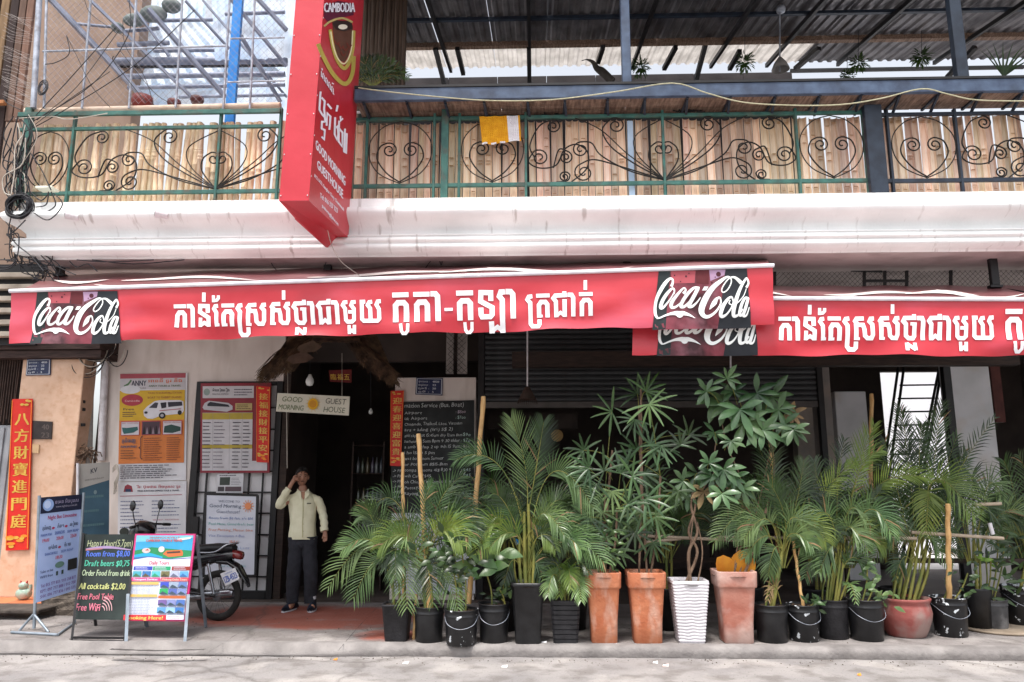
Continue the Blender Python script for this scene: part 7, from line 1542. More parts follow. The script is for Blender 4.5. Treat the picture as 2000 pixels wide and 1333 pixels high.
def palm(name, label, key, fronds, stems, group=None, Y=None, r=.012):
    (pc, pr) = POTS[key]; t = thing(name, label, 'plant', pc, group); Y0 = pc.y if Y is None else Y
    for k, (xo, top, rr) in enumerate(stems):
        b0 = Vector((pc.x + xo, pc.y + .03 * ((k % 3) - 1), pc.z - .02)); e = px3(top, Y0); m = MB(); mid = (b0 + e) / 2 + Vector((xo * .2, 0, 0)); pts = catmull([b0, mid, e], 6); n_ = len(pts)
        m.tube(pts, [rr * (1.25 - .55 * i / n_) * (1 + (.12 if i % 3 == 0 else 0)) for i in range(n_)], 7); m.build('stem', STEM, t)
    rf = random.Random(int(abs(pc.x) * 1000) + 5)      # arching fill behind the main fronds
    if group is None and key not in ('A', 'D'):
        cx = fronds[0][0][0]; cyb = fronds[0][0][1]; fronds = list(fronds)
        for k in range(5):
            a = rf.uniform(-1, 1); hh3 = rf.uniform(60, 150); sp = 60 + 50 * abs(a)
            fronds.append(((cx + a * 8, 1110), (cx + a * sp * .6, 1080 - hh3 * 1.1, -.05), (cx + (1 if a > 0 else -1) * sp, 1095 - hh3 * .35, -.12), rf.uniform(.19, .23), rf.choice((LEAFC, LEAFC, LEAFB, LEAFA)), {'start': .4, 'droop': .8}))
        for k in range(9):
            a = rf.uniform(-1, 1); hh3 = rf.uniform(50, 170); sp = 45 + 75 * abs(a)
            fronds.append(((cx + a * 8, 1110, .12), (cx + a * sp * .55, 1085 - hh3 * 1.25, .2), (cx + (1 if a > 0 else -1) * sp, 1075 - hh3 * .45, .25), rf.uniform(.17, .22), rf.choice((LEAFA, LEAFA, LEAFC, DRYL if rf.random() < .3 else LEAFA)), {'start': rf.uniform(.3, .45), 'droop': .75}))
    for k, fr in enumerate(fronds):
        a, b_, c_, L, mt = fr[:5]; kw = fr[5] if len(fr) > 5 else {}; rd = random.Random(k * 13 + int(pc.x * 10))
        frond(t, px3(a, Y0), px3(b_, Y0 + rd.uniform(-.10, .02)), px3(c_, Y0 + rd.uniform(-.22, .0)), L, mt, seed=k + int(abs(pc.x) * 100), **kw)
    return t
A_, B__, C__ = LEAFA, LEAFB, LEAFC
palm('areca_palm', 'drooping palm with broad arching fronds at the left end of the row beside the man', 'A', [
 ((770, 1150), (738, 980), (640, 1150), .24, C__, {'n_': 30, 'start': .38}), ((775, 1150), (752, 1020), (690, 1170), .26, C__, {'n_': 28, 'start': .35}), ((780, 1140), (765, 985), (700, 1010), .20, C__, {'start': .4}),
 ((790, 1150), (800, 985), (795, 1190), .26, C__, {'n_': 30, 'start': .45, 'spread': 1.0}), ((770, 1140), (740, 1010), (668, 1075), .20, C__, {'start': .4}), ((765, 1150), (740, 1030), (712, 985), .18, A_, {'start': .4}), ((785, 1150), (790, 1030), (745, 1100), .2, A_, {'start': .4}), ((785, 1150), (770, 1010), (772, 1130), .2, C__, {'start': .5})],
 [(-.03, (768, 1110), .012), (.02, (778, 1120), .012), (.05, (790, 1115), .011)])
palm('areca_palm', 'dark leafy palm rising behind the bamboo stakes in front of the chalkboard menu', 'B', [
 ((830, 1150), (835, 960), (905, 930, .2), .20, A_), ((832, 1140), (852, 960), (930, 1005, .2), .22, A_, {'n_': 30}), ((825, 1140), (800, 1000), (790, 1060), .2, C__), ((835, 1140), (850, 1040), (895, 1190), .22, C__, {'start': .4}), ((830, 1130), (830, 1040), (845, 1180), .2, A_, {'start': .4}),
 ((832, 1150), (860, 1030), (925, 1060), .2, A_), ((828, 1150), (805, 1060), (770, 1040), .18, C__), ((830, 1150), (870, 1060), (870, 1130), .18, C__), ((828, 1140), (815, 980), (845, 945, .2), .16, A_)],
 [(-.03, (822, 1070), .013), (.03, (838, 1080), .012), (0, (830, 1040), .012)])
palm('areca_palm', 'tall full palm in the tall black planter reaching up to the shutter', 'C', [
 ((1030, 1000), (1035, 900), (998, 818), .27, C__, {'n_': 32, 'start': .12, 'up': .3, 'droop': .2}), ((1035, 985), (1050, 900), (1062, 825), .26, A_, {'n_': 30, 'start': .15, 'up': .3, 'droop': .2}),
 ((1042, 1010), (1075, 840), (1160, 995), .27, C__, {'n_': 36, 'start': .35, 'droop': .8}), ((1020, 1020), (985, 850), (888, 900), .20, A_, {'n_': 30, 'start': .4}), ((1040, 1080), (1075, 980), (1180, 1100), .26, C__, {'n_': 34, 'start': .3}),
 ((1015, 1110), (975, 950), (928, 1085), .24, B__, {'n_': 28, 'start': .42}), ((1025, 1060), (1045, 1000), (1085, 1075), .16, B__, {'start': .3}), ((1020, 1060), (985, 960), (962, 965), .18, A_), ((1025, 1080), (1000, 1000), (970, 1010), .2, A_), ((1035, 1060), (1080, 950), (1110, 985, .3), .2, A_),
 ((1030, 1120), (1060, 1040), (1110, 1060, .2), .2, A_), ((1020, 1120), (1000, 1060), (985, 1140), .15, A_, {'start': .4}), ((1035, 1120), (1045, 1070), (1060, 1135), .15, A_, {'start': .4})],
 [(-.06, (1015, 1050), .014), (-.02, (1024, 1000), .018), (.02, (1032, 985), .02), (.05, (1040, 1020), .014), (.08, (1050, 1080), .01), (-.09, (1005, 1090), .01)])
palm('areca_palm', 'small yellow green palm drooping over the short black planter', 'D', [
 ((1100, 1165), (1095, 1050), (1092, 1165, -.1), .16, B__, {'start': .35}), ((1105, 1165), (1125, 1080), (1135, 1175, -.1), .16, C__, {'start': .35}), ((1100, 1165), (1080, 1080), (1070, 1165, -.1), .14, C__, {'start': .4}), ((1105, 1160), (1110, 1070), (1115, 1150, -.1), .14, B__, {'start': .35}), ((1105, 1160), (1120, 1060), (1150, 1120), .13, A_), ((1100, 1160), (1095, 1070), (1060, 1110), .12, A_)], [(0, (1102, 1130), .009), (.03, (1108, 1135), .009)])
palm('areca_palm', 'palm with a slim ringed green trunk in the bucket right of the faded terracotta planter', 'E', [
 ((1528, 1075), (1490, 915), (1392, 1065), .22, C__, {'n_': 34, 'start': .35}), ((1530, 1080), (1500, 1010), (1455, 1090), .18, C__, {'start': .4}), ((1530, 1075), (1500, 960), (1512, 870, .1), .22, A_, {'n_': 30}), ((1532, 1075), (1530, 980), (1480, 870, .2), .2, A_), ((1532, 1070), (1560, 980), (1570, 900, .2), .2, A_), ((1532, 1070), (1545, 1000), (1500, 940), .2, A_), ((1525, 1180), (1510, 1110), (1500, 1175), .1, DRYL, {'n_': 12}),
 ((1530, 1080), (1510, 1040), (1500, 1130), .16, C__, {'start': .4}), ((1530, 1080), (1550, 1020), (1575, 1060), .16, C__)],
 [(.0, (1530, 1065), .022), (-.05, (1512, 1100), .01)])
palm('areca_palm', 'bushy palm with lime tipped fronds over the plain dark pot in the right half', 'G1', [
 ((1640, 1150), (1610, 990), (1572, 1130), .20, C__, {'n_': 34, 'start': .4, 'spread': 1.0}), ((1642, 1150), (1640, 1000), (1600, 1120, -.1), .22, C__, {'n_': 30, 'start': .45}), ((1560, 1075, .1), (1585, 960), (1672, 902), .17, B__, {'n_': 32, 'start': .4}), ((1650, 1060), (1662, 930), (1708, 830, .1), .22, B__, {'n_': 30, 'start': .35, 'up': .3, 'droop': .2}), ((1662, 990), (1675, 890), (1722, 880), .15, B__, {'n_': 22}),
 ((1650, 1110), (1640, 970), (1695, 1075), .20, C__, {'n_': 30, 'start': .4}), ((1640, 1110), (1625, 960), (1650, 860, .2), .22, A_, {'n_': 30}), ((1640, 1110), (1600, 980), (1590, 900, .2), .22, A_, {'n_': 28}), ((1645, 1110), (1680, 1000), (1720, 960, .2), .2, A_), ((1640, 1120), (1610, 1040), (1560, 1010, .2), .2, A_), ((1640, 1130), (1660, 1060), (1690, 1110), .16, A_), ((1650, 1165), (1660, 1110), (1672, 1180, -.15), .1, C__, {'n_': 14}), ((1640, 1100), (1625, 1000), (1610, 950, .1), .22, A_)],
 [(-.06, (1625, 1100), .01), (-.03, (1634, 1080), .012), (.0, (1640, 1060), .014), (.04, (1650, 1070), .012), (.07, (1660, 1110), .01), (-.08, (1615, 1120), .008), (.02, (1645, 1050), .012)])
palm('areca_palm', 'multi stemmed palm with glowing yellow green fronds in the red clay bowl', 'H', [
 ((1660, 1050, .15), (1700, 900), (1815, 935), .20, B__, {'n_': 40, 'start': .15}), ((1805, 1000), (1815, 870), (1905, 1010, -.1), .28, B__, {'n_': 36, 'start': .35, 'spread': 1.0}), ((1800, 1020), (1820, 890), (1808, 1045), .22, B__, {'n_': 30, 'start': .4, 'spread': 1.0}), ((1790, 1120), (1770, 960), (1700, 1105), .17, C__, {'n_': 32, 'start': .4}), ((1795, 1120), (1800, 990), (1850, 1100), .17, C__, {'n_': 30, 'start': .4}),
 ((1800, 1080), (1820, 950), (1838, 790, .3), .26, A_, {'n_': 36, 'start': .3, 'up': .25, 'droop': .1}), ((1790, 1080), (1780, 930), (1760, 800, .3), .22, A_, {'n_': 34, 'start': .3}), ((1790, 1100), (1750, 950), (1728, 860, .3), .22, A_, {'n_': 30}), ((1800, 1090), (1850, 930), (1945, 815, .2), .16, A_, {'n_': 30, 'start': .3}), ((1795, 1100), (1760, 990), (1735, 950, .2), .2, A_), ((1800, 1100), (1850, 980), (1890, 900, .2), .2, A_), ((1800, 1110), (1830, 1040), (1880, 1080, .2), .18, A_), ((1790, 1120), (1765, 1050), (1750, 1130), .16, A_, {'start': .4}), ((1800, 1080), (1790, 900), (1800, 830, .3), .24, A_, {'n_': 32}), ((1800, 1060), (1830, 960), (1870, 850, .3), .2, A_)],
 [(-.12, (1765, 1100), .012), (-.06, (1778, 1060), .014), (0, (1790, 1040), .018), (.04, (1800, 1020), .014), (.10, (1812, 1050), .016), (.15, (1818, 1070), .013), (-.02, (1785, 1090), .012)])
POTS['X6'] = (Vector((P(1800, 1100, 9.2).x, 9.2, .5)), .15)
palm('areca_palm', 'dark palm silhouetted against the bright yard and ladder at the rear right', 'X6', [
 ((1800, 1060), (1790, 900), (1752, 790), .2, A_, {'n_': 34}), ((1800, 1060), (1810, 900), (1842, 790), .24, A_, {'n_': 36, 'up': .3}), ((1800, 1060), (1800, 880), (1802, 830), .2, A_, {'n_': 30}), ((1790, 1060), (1765, 930), (1715, 900), .2, A_, {'n_': 30}), ((1800, 1060), (1850, 940), (1885, 880), .2, A_, {'n_': 30}), ((1790, 1060), (1770, 950), (1730, 960), .2, A_), ((1800, 1060), (1830, 960), (1870, 940), .2, A_), ((1800, 1060), (1780, 930), (1765, 870), .22, A_), ((1800, 1060), (1820, 930), (1832, 880), .22, A_)], [(0, (1795, 1000), .014)], group='dim palms in the second row')
palm('areca_palm', 'dark palm fronds spilling in from the right edge above the splashed bucket', 'L', [
 ((2010, 1130), (1990, 900), (1920, 985), .22, A_, {'n_': 32}), ((2010, 1120), (1980, 930), (1960, 900, .1), .22, A_), ((2015, 1120), (2020, 940), (1990, 890), .22, A_), ((2015, 1130), (1990, 980), (1935, 1000), .22, C__, {'start': .4}), ((2010, 1140), (1975, 1040), (1965, 1080), .16, A_), ((2020, 1130), (2030, 960), (2060, 1000), .22, A_)], [(0, (2015, 1040), .014)])
# back-row palms filling the gloom
POTS['X1'] = (Vector((P(1120, 1100, 8.5).x, 8.5, .5)), .15); POTS['X2'] = (Vector((P(1460, 1100, 8.6).x, 8.6, .5)), .15); POTS['X3'] = (Vector((P(1740, 1100, 8.6).x, 8.6, .5)), .15); POTS['X4'] = (Vector((P(1900, 1100, 8.6).x, 8.6, .5)), .15); POTS['X7'] = (Vector((P(1300, 1100, 8.5).x, 8.5, .5)), .15); POTS['X8'] = (Vector((P(1590, 1100, 8.5).x, 8.5, .5)), .15); POTS['X5'] = (Vector((P(985, 1100, 8.4).x, 8.4, .5)), .15)
for key, cx, lb in (('X1', 1120, 'dim palm in the second row behind the two terracotta planters'), ('X2', 1460, 'dim palm in the second row behind the faded terracotta planter'), ('X3', 1740, 'dim palm in the second row between the bushy palm and the red bowl'), ('X4', 1900, 'dim palm in the second row behind the bucket with the thick stake'), ('X5', 985, 'dim palm in the second row left of the tall full palm'), ('X7', 1300, 'dim palm in the second row behind the white ribbed planter'), ('X8', 1590, 'dim palm in the second row behind the leaning bamboo stake')):
    rd = random.Random(cx); fr = []
    for k in range(14):
        a = rd.uniform(-1, 1); h_ = rd.uniform(60, 210) * (1 - .4 * abs(a)); fr.append(((cx + a * 10, 1100), (cx + a * 55, 1040 - h_ * 1.0), (cx + a * 135, 1080 - h_ * .6), .22, A_ if k % 3 else C__, {'n_': 26, 'droop': .8}))
    palm('areca_palm', lb, key, fr, [(0, (cx, 1020), .014), (.05, (cx + 8, 1030), .012)], group='dim palms in the second row')
    pc, pr = POTS[key]; t = thing('plant_bucket', lb.replace('dim palm in the second row', 'dark pot of the second row palm'), 'pot', (pc.x, pc.y, .1), 'dark pots in the second row'); m = MB(); m.lathe([(0, 0), (.12, 0), (.15, .40), (.155, .42), (.14, .42), (.13, .38), (0, .38)], (pc.x, pc.y, .1), 20); m.build('vessel', BUCK, t)

def ribbon(m, q, dr, l, wd, ws, droop, seg, nrm):
    pts = [q]; cur = q.copy()
    for j in range(seg): cur = cur + dr * l / seg; dr = (dr + Vector((0, 0, -1)) * droop * (j + 1) / seg).normalized(); pts.append(cur.copy())
    wv = (pts[1] - pts[0]).cross(nrm).normalized(); n3 = wv.cross((pts[1] - pts[0]).normalized()); vs = []
    for k, a in enumerate(pts): vs += [a + wv * wd * ws[k] / 2, a + n3 * wd * ws[k] * .12, a - wv * wd * ws[k] / 2]
    m.add(vs, [(3 * k, 3 * k + 1, 3 * k + 4, 3 * k + 3) for k in range(seg)] + [(3 * k + 1, 3 * k + 2, 3 * k + 5, 3 * k + 4) for k in range(seg)], True)
def fanleaf(t, c, base, R_, n_, mt, aim=0, span=2.4, seed=0, wd=.026):
    rd = random.Random(seed); m = MB(); m.m = 1; m.tube(catmull([base, (base + c) / 2 + Vector((0, 0, .03)), c], 4), .004, 5); m.m = 0
    for k in range(n_):
        a = aim + span * (k / (n_ - 1) - .5) + rd.uniform(-.08, .08); dr = Vector((math.sin(a), rd.uniform(-.5, .25), math.cos(a))).normalized()
        ribbon(m, c, dr, R_ * rd.uniform(.82, 1.08), wd * rd.uniform(.8, 1.15), (.35, .85, 1, .85, .3), .16, 4, Vector((rd.uniform(-.3, .3), -1, .35)))
    m.build('fan_leaf', [mt, STEM], t)
def fanpalm(label, key, canes, leaves):
    (pc, pr) = POTS[key]; t = thing('lady_palm', label, 'plant', pc); Y0 = pc.y
    for k, (xo, top) in enumerate(canes):
        m = MB(); b0 = Vector((pc.x + xo, Y0, pc.z - .02)); e = px3(top, Y0); pts = catmull([b0, (b0 + e) / 2 + Vector((.02 * (-1) ** k, 0, 0)), e], 8); m.tube(pts, [.011 * (1 + (.25 if i % 3 == 0 else 0)) for i in range(len(pts))], 6); m.build('cane', TRUNK, t)
    for k, (px, py, r, aim, mt) in enumerate(leaves):
        rd = random.Random(k + len(label)); c = P(px, py, Y0 + rd.uniform(-.25, .12)); cn = canes[k % len(canes)][1]; b0 = P(pc.x * 0 + cn[0], min(1100, max(cn[1], py + 18)), Y0); fanleaf(t, c, b0, r, rd.choice((7, 8, 9)), mt, R(aim), R(rd.uniform(170, 230)), k * 3 + len(label))
    return t
fanpalm('tall lady palm with finger like dark leaves in the left terracotta planter of the pair', 'T1', [(-.05, (1182, 960)), (.03, (1196, 880)), (.06, (1205, 1000))], [
 (1195, 805, .26, -100, C__), (1180, 920, .27, -40, LEAFD), (1212, 925, .28, 20, LEAFD), (1150, 915, .24, -80, LEAFD), (1165, 945, .24, 200, LEAFD), (1235, 930, .26, 80, LEAFD), (1195, 960, .24, 180, C__), (1140, 880, .2, -60, LEAFD), (1175, 1000, .25, 190, C__), (1205, 1010, .25, 150, LEAFD), (1150, 1010, .26, 210, LEAFD), (1225, 985, .24, 100, LEAFD), (1165, 1060, .2, 190, A_), (1190, 1080, .2, 170, A_), (1150, 1060, .18, 220, A_), (1210, 1075, .2, 160, A_)])
fanpalm('lady palm on tall canes in the terracotta planter beside the white one', 'T2', [(-.06, (1248, 800)), (.02, (1252, 760)), (.05, (1290, 930))], [
 (1245, 770, .26, -20, A_), (1262, 765, .24, 60, A_), (1268, 790, .28, 150, C__), (1240, 820, .22, 210, LEAFD), (1245, 880, .28, -10, LEAFD), (1270, 870, .28, 60, LEAFD), (1292, 870, .26, 180, LEAFD), (1258, 925, .28, 110, LEAFD), (1235, 965, .26, 190, LEAFD), (1262, 975, .28, 150, LEAFD), (1280, 1010, .27, 120, C__), (1255, 1000, .27, 190, C__), (1240, 1040, .22, 200, A_), (1275, 1060, .22, 150, A_), (1228, 900, .22, 300, LEAFD), (1330, 870, .18, -10, A_), (1345, 850, .2, 20, A_), (1325, 960, .18, 200, A_)])
def handleaf(t, c, base, L, n_, mt, aim, seed, wdk=.30):
    rd = random.Random(seed); m = MB(); m.m = 1; m.tube(catmull([base, (base + c) / 2 + Vector((0, 0, .05)), c], 4), .004, 5); m.m = 0
    for k in range(n_):
        a = aim + 4.3 * (k / (n_ - 1) - .5) + rd.uniform(-.12, .12); dr = Vector((math.sin(a), rd.uniform(-.55, .1), math.cos(a) * .9 - .05)).normalized()
        l = L * rd.uniform(.8, 1.1); ribbon(m, c, dr, l, l * wdk, (.12, .55, .95, 1.0, .7, .06), .22, 5, Vector((rd.uniform(-.2, .2), -1, .55)))
    m.build('hand_leaf', [mt, STEM], t)
def handtree(name, label, key, trunks, leaves, wdk=.30, mt0=LEAFE, cat='plant'):
    (pc, pr) = POTS[key]; t = thing(name, label, cat, pc); Y0 = pc.y
    for k, (pts, r) in enumerate(trunks):
        q = [Vector((pc.x + pts[0], Y0, pc.z - .02))] + [px3(a, Y0) for a in pts[1:]]; q = catmull(q, 6); m = MB(); n_ = len(q); m.tube(q, [r * (1 - .5 * i / n_) for i in range(n_)], 8); m.build('trunk' if k < 3 else 'branch', TRUNK, t)
    for k, lf in enumerate(leaves):
        px, py, L, aim, bx, by = lf[:6]; mt = lf[6] if len(lf) > 6 else mt0; rd = random.Random(k * 5 + 2); handleaf(t, P(px, py, Y0 + rd.uniform(-.3, .05)), P(bx, by, Y0), L, rd.choice((6, 7, 7)), mt, R(aim), k + 40, wdk)
    return t
handtree('money_tree', 'braided trunk tree with hand shaped leaves in the white ribbed planter', 'W', [
 ((-.03, (1362, 1080), (1345, 1040), (1358, 990), (1350, 950)), .016), ((.03, (1345, 1080), (1362, 1040), (1350, 990), (1356, 950)), .018), ((.09, (1372, 1080), (1362, 1020)), .009), ((.0, (1356, 1000), (1390, 930), (1412, 915)), .008)],
 [(1362, 925, .22, 190, 1354, 955), (1335, 940, .18, 250, 1352, 955), (1413, 917, .21, 150, 1395, 940), (1392, 930, .2, 190, 1380, 945), (1345, 965, .17, 220, 1354, 960), (1450, 955, .2, 170, 1420, 960), (1410, 965, .19, 190, 1390, 960), (1375, 960, .18, 180, 1360, 960, DRYL), (1432, 935, .17, 120, 1410, 940), (1385, 905, .16, 20, 1380, 940)])
handtree('money_tree', 'tall tree with large hand shaped leaves high under the second awning', 'T3', [
 ((.1, (1490, 1020), (1512, 920), (1500, 850), (1480, 800)), .016), ((.0, (1455, 1000), (1400, 930), (1398, 860)), .010), ((.05, (1480, 990), (1500, 900), (1515, 820)), .010), ((.0, (1450, 960), (1420, 870), (1405, 800)), .007)],
 [(1401, 778, .29, 185, 1430, 830), (1445, 800, .29, 180, 1460, 840), (1455, 825, .29, 170, 1470, 850), (1478, 768, .25, 130, 1485, 800), (1508, 775, .26, 150, 1495, 800), (1432, 765, .2, 0, 1450, 800), (1380, 765, .18, 300, 1410, 800), (1520, 800, .22, 140, 1500, 830), (1530, 830, .2, 160, 1505, 850), (1490, 840, .24, 110, 1500, 850), (1395, 845, .15, 200, 1400, 870), (1428, 862, .14, 190, 1415, 880), (1545, 810, .16, 120, 1520, 830, DRYL), (1420, 740, .17, 20, 1440, 790), (1550, 840, .17, 170, 1520, 850), (1420, 790, .24, 240, 1440, 820)])
(pc, pr) = POTS['T3']; t = thing('fallen_fronds', 'bright orange yellow dried fronds stuffed in the faded terracotta planter', 'leaves', pc)
for k in range(3):
    m = MB(); a = (-.5, .25, .6)[k]; ribbon(m, pc + Vector(((-.04, .05, .1)[k], .02 * k, .0)), Vector((math.sin(a) * .6, -.1, .8)).normalized(), (.20, .24, .19)[k], .19, (.8, 1, 1.0, .8, .35), .35, 4, Vector((0, -1, .2))); m.build('dry_leaf', mat('orange_leaf', '#c8741c', '#dc9a28', 6, .6, trans=.2), t)
# leafy small plants
def bush(name, label, key, leaves, stems, mt, L, wdk=.42, cnt=None):
    (pc, pr) = POTS[key]; t = thing(name, label, 'plant', pc); Y0 = pc.y; rd = random.Random(len(label))
    for (xo, top) in stems:
        m = MB(); b0 = Vector((pc.x + xo, Y0, pc.z - .02)); e = px3(top, Y0); m.tube(catmull([b0, (b0 + e) / 2 + Vector((.02, 0, 0)), e], 5), .008, 6); m.build('stem', STEM, t)
    for (px, py) in leaves:
        m = MB(); q = P(px, py, Y0 + rd.uniform(-.15, .08)); a = rd.uniform(-2.4, 2.4); l = L * rd.uniform(.75, 1.15); ribbon(m, q, Vector((math.sin(a), rd.uniform(-.5, .1), math.cos(a) * .7 + .1)).normalized(), l, l * wdk, (.1, .7, 1.0, .9, .5, .05), .25, 5, Vector((rd.uniform(-.3, .3), -1, .6))); m.build('leaf', mt, t)
    return t
rd = random.Random(55)
bush('leafy_shrub', 'bush of mixed small leaves above the splashed bucket', 'B2', [(rd.gauss(892, 26), rd.gauss(1085, 28)) for _ in range(80)], [(0, (892, 1100)), (.04, (902, 1080)), (-.04, (880, 1090))], A_, .12)
bush('leafy_shrub', 'sprig with fresh lime leaves at the top of the small shrub', 'B2', [(rd.gauss(880, 8), rd.gauss(1058, 5)) for _ in range(9)], [(.0, (882, 1062))], LEAFF, .08)
bush('broadleaf_plant', 'plant with a rosette of broad oval leaves above the bucket with the smeared rim', 'C0', [(950 + dx, 1105 + dy) for dx, dy in ((0, 0), (-12, -8), (14, -4), (-20, 8), (6, 6), (22, 8), (-4, -16), (12, -22), (-26, -18), (26, -24))], [(-.02, (950, 1120)), (.1, (975, 1150))], LEAFC, .24, .5)
bush('leafy_shrub', 'small leafy sprigs at the foot of the broad leaved plant', 'C0', [(rd.gauss(980, 10), rd.gauss(1165, 10)) for _ in range(26)], [(.1, (980, 1170))], A_, .08)
bush('leafy_shrub', 'dense small leaved shrub low behind the left terracotta planter', 'T1', [(rd.gauss(1180, 22), rd.gauss(1065, 22)) for _ in range(70)], [(0, (1180, 1080))], LEAFC, .08)
bush('leafy_shrub', 'thin woody seedling with a few leaves in the bucket left of the red bowl', 'H0', [(rd.gauss(1708, 20), rd.gauss(1160, 12)) for _ in range(26)] + [(rd.gauss(1695, 8), rd.gauss(1110, 14)) for _ in range(8)], [(-.03, (1694, 1100)), (.02, (1706, 1130))], LEAFC, .10)
bush('leafy_shrub', 'upright plant with long pointed leaves in the small grey pot at the right', 'J', [(rd.gauss(1955, 22), rd.gauss(1100, 38)) for _ in range(60)], [(0, (1950, 1050)), (.03, (1962, 1060)), (-.05, (1935, 1090))], LEAFA, .15, .26)
bush('leafy_shrub', 'cluster of lime young leaves on the left side of the upright plant', 'J', [(rd.gauss(1922, 8), rd.gauss(1092, 5)) for _ in range(8)], [(-.06, (1926, 1098))], LEAFF, .1)
bush('leafy_shrub', 'tiny weeds in the bucket with the leaning bamboo stake', 'F', [(rd.gauss(1592, 12), rd.gauss(1178, 6)) for _ in range(22)], [(.03, (1592, 1175))], LEAFA, .08)
bush('leafy_shrub', 'sparse twigs and small leaves in the bucket with the thick stake', 'I', [(rd.gauss(1880, 22), rd.gauss(1135, 20)) for _ in range(22)], [(.05, (1890, 1120)), (-.05, (1860, 1100))], LEAFA, .08)

# bamboo stakes and rails
def stake(label, a, b_, Y0, Y1, r, onground=False, pot_=None):
    m = MB(); p0 = G(*a) if onground else (POTS[pot_][0] + Vector((0, -.02, 0)) if pot_ else P(*a, Y0)); p1 = P(*b_, Y1); n_ = 22; pts = [p0 + (p1 - p0) * i / n_ + Vector((.004 * math.sin(i), 0, 0)) for i in range(n_ + 1)]
    rr = [r * (1.18 if i % 6 == 3 else 1) * (1 - .12 * i / n_) for i in range(n_ + 1)]; m.tube(pts, rr, 9); tag(m.build('bamboo_stake', STICK), label, 'stake', 'bamboo stakes among the plants')
stake('short slim bamboo stake, leftmost of the three in front of the chalkboard', (789, 1190), (786, 884), 8.0, 8.0, .019)
stake('bamboo stake with a cut slanted tip in the middle of the chalkboard', (836, 1190), (817, 848), 7.95, 7.95, .026, pot_='B')
stake('tall bamboo stake leaning right beside the chalkboard', (915, 1180), (944, 775), 8.05, 8.25, .028)
stake('bamboo stake leaning left out of the splashed bucket', (1572, 1185), (1548, 1050), 8, 8, .016, pot_='F')
stake('thick bamboo stake leaning left out of the bucket right of the red bowl', (1872, 1165), (1851, 985), 8, 8, .026, pot_='I')
stake('tall brown bamboo stake rising behind the bushy palm at the right', (1700, 1080), (1702, 770), 8.7, 9.0, .024)
stake('bare brown pole among the leaves under the second awning', (1520, 1080), (1503, 850), 8.5, 8.5, .022)
for k, (a, b_, lb) in enumerate((((1235, 1046), (1480, 1058), 'long level bamboo rail behind the terracotta and white planters'), ((1262, 1060), (1330, 1052), 'short bamboo piece lashed under the level rail'), ((1400, 1050), (1790, 1052), 'bamboo rail running behind the buckets in the right half'), ((1780, 1040), (1960, 1052), 'bamboo rail running behind the red bowl to the right edge'), ((1905, 986), (1955, 984), 'pale bamboo end sticking out among dark leaves at the right'))):
    m = MB(); m.tube([P(*a, 8.12), P(*b_, 8.14)], .017, 8); tag(m.build('bamboo_rail', mat('grey_bamboo', '#9a8a78', '#b4a490', 8, .6, .2, stain='#6a5a4c', sscale=6, samt=.5)), lb, 'rail', 'bamboo rails behind the pots')
m = MB(); m.tube([P(1933, 1022, 8.2), P(1939, 1044, 8.2)], .02, 8); tag(m.build('white_tube', PIPEW), 'short white tube sticking up above the upright plant at the right', 'tube')
for (px, py, lb) in ((1012, 1058, 'small torn blue plastic piece caught low in the tall full palm'), (1052, 1030, 'small blue plastic strip caught behind the tall full palm')):
    m = MB(); q = P(px, py, 7.98 if px < 1020 else 8.1); m.add([q + Vector((-.03, 0, .03)), q + Vector((.035, -.01, .0)), q + Vector((.0, -.01, -.035)), q + Vector((-.03, .01, -.03))], [(0, 3, 2, 1)]); m.add([q + Vector((-.03, .004, .03)), q + Vector((.035, -.006, .0)), q + Vector((.0, -.006, -.035)), q + Vector((-.03, .014, -.03))], [(0, 1, 2, 3)]); tag(m.build('plastic_scrap', ink('#2c8cd8')), lb, 'scrap')

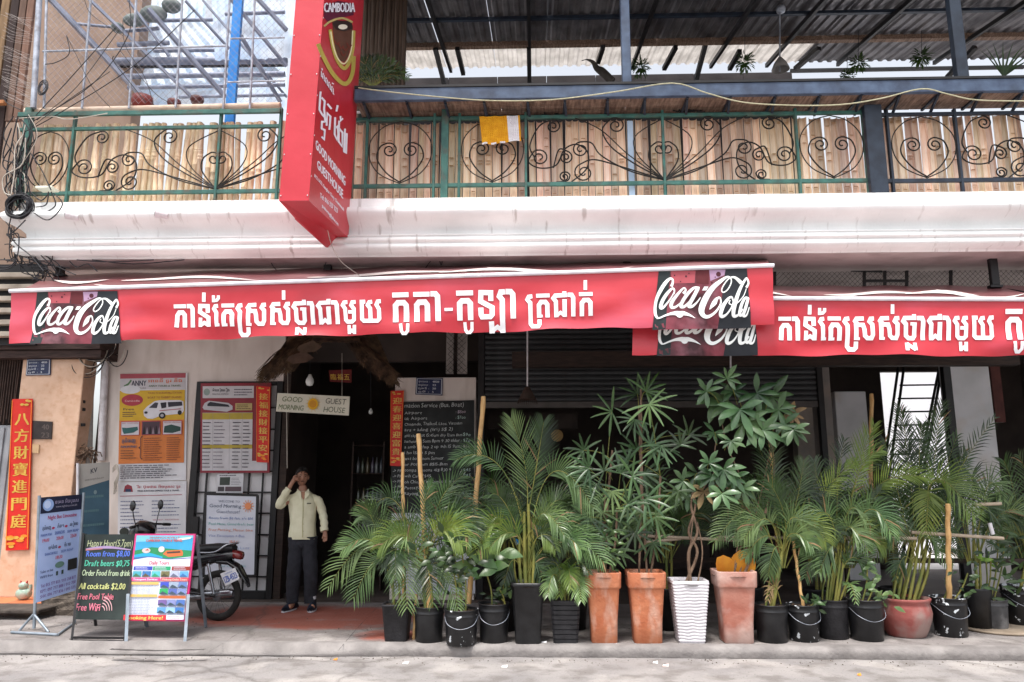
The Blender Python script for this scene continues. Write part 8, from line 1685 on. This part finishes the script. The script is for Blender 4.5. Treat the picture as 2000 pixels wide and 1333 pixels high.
# terrace plants and hanging plants
def hangplant(px, py, Y, label, r=.14, top=60):
    t = thing('hanging_plant', label, 'plant', P(px, py, Y), 'plants hanging under the terrace roof'); rd = random.Random(px); q = P(px, py, Y)
    m = MB(); m.tube([q + Vector((0, 0, .05)), P(px, top, Y)], .004, 4); m.build('wire', CABLE, t)
    m = MB()
    for k in range(170):
        a = rd.uniform(0, 6.28); b_ = rd.uniform(-1.2, 1.2); d_ = Vector((math.cos(a) * math.cos(b_), math.sin(a) * math.cos(b_), math.sin(b_))); ribbon(m, q + d_ * r * rd.uniform(.1, .7), (d_ + Vector((0, 0, -.2))).normalized(), r * rd.uniform(.3, .5), .022, (.3, .9, 1, .4, .05), .4, 4, Vector((0, -1, .5)))
    m.build('foliage', LEAFA, t)
for px, py, lb in ((1250, 132, 'hanging plant just right of the blue terrace post'), (1455, 122, 'hanging plant under the rafters left of the ceiling fan'), (1677, 125, 'round hanging plant against the bright gap, left of the pair'), (1800, 112, 'round hanging plant nearer the right steel post'), (1655, 148, 'low straggly plant on the counter below the left hanging plant')): hangplant(px, py, 10.2, lb, .17 if py < 140 else .12, 60 if py < 140 else 110)
t = thing('parlour_palm', 'dark potted palm at the left end of the terrace counter', 'plant', P(730, 170, 9.0))
for k in range(13):
    a = -1.3 + k * .21; frond(t, P(728, 172, 9.0), P(728 + 40 * math.sin(a), 140, 9.0), P(728 + 75 * math.sin(a), 172 - 62 * math.cos(a), 8.9), .13, LEAFA, seed=k, n_=18)
t = thing('aloe_plant', 'thin leaved plant leaning from the ledge near the terrace roof post at the far right', 'plant', P(1960, 150, 10))
for k in range(9):
    m = MB(); ribbon(m, P(1960, 150, 10), Vector((.8 - k * .16, -.1, .6 + .05 * (k % 3))).normalized(), .5, .03, (.6, 1, .8, .5, .05), .25, 4, Vector((0, -1, .3))); m.build('leaf', LEAFA, t)
for t_ in (('twisted bundle of dark scraps on the rail right of the yellow cloth', 1065, 226), ('dark leafy scrap lying on the rail above the wide scroll panel', 1345, 217)):
    rd = random.Random(t_[1]); m = MB()
    for k in range(40): q = P(t_[1] + rd.gauss(0, 14), t_[2] + rd.gauss(0, 2), 8.6); m.tube([q, q + Vector((rd.uniform(-.06, .06), rd.uniform(-.03, .03), rd.uniform(-.02, .03)))], .009, 4)
    tag(m.build('dark_scrap', BLACKP), t_[0], 'debris')
# tidy: helper property
for o in bpy.data.objects:
    if '_w' in o.keys(): del o['_w']
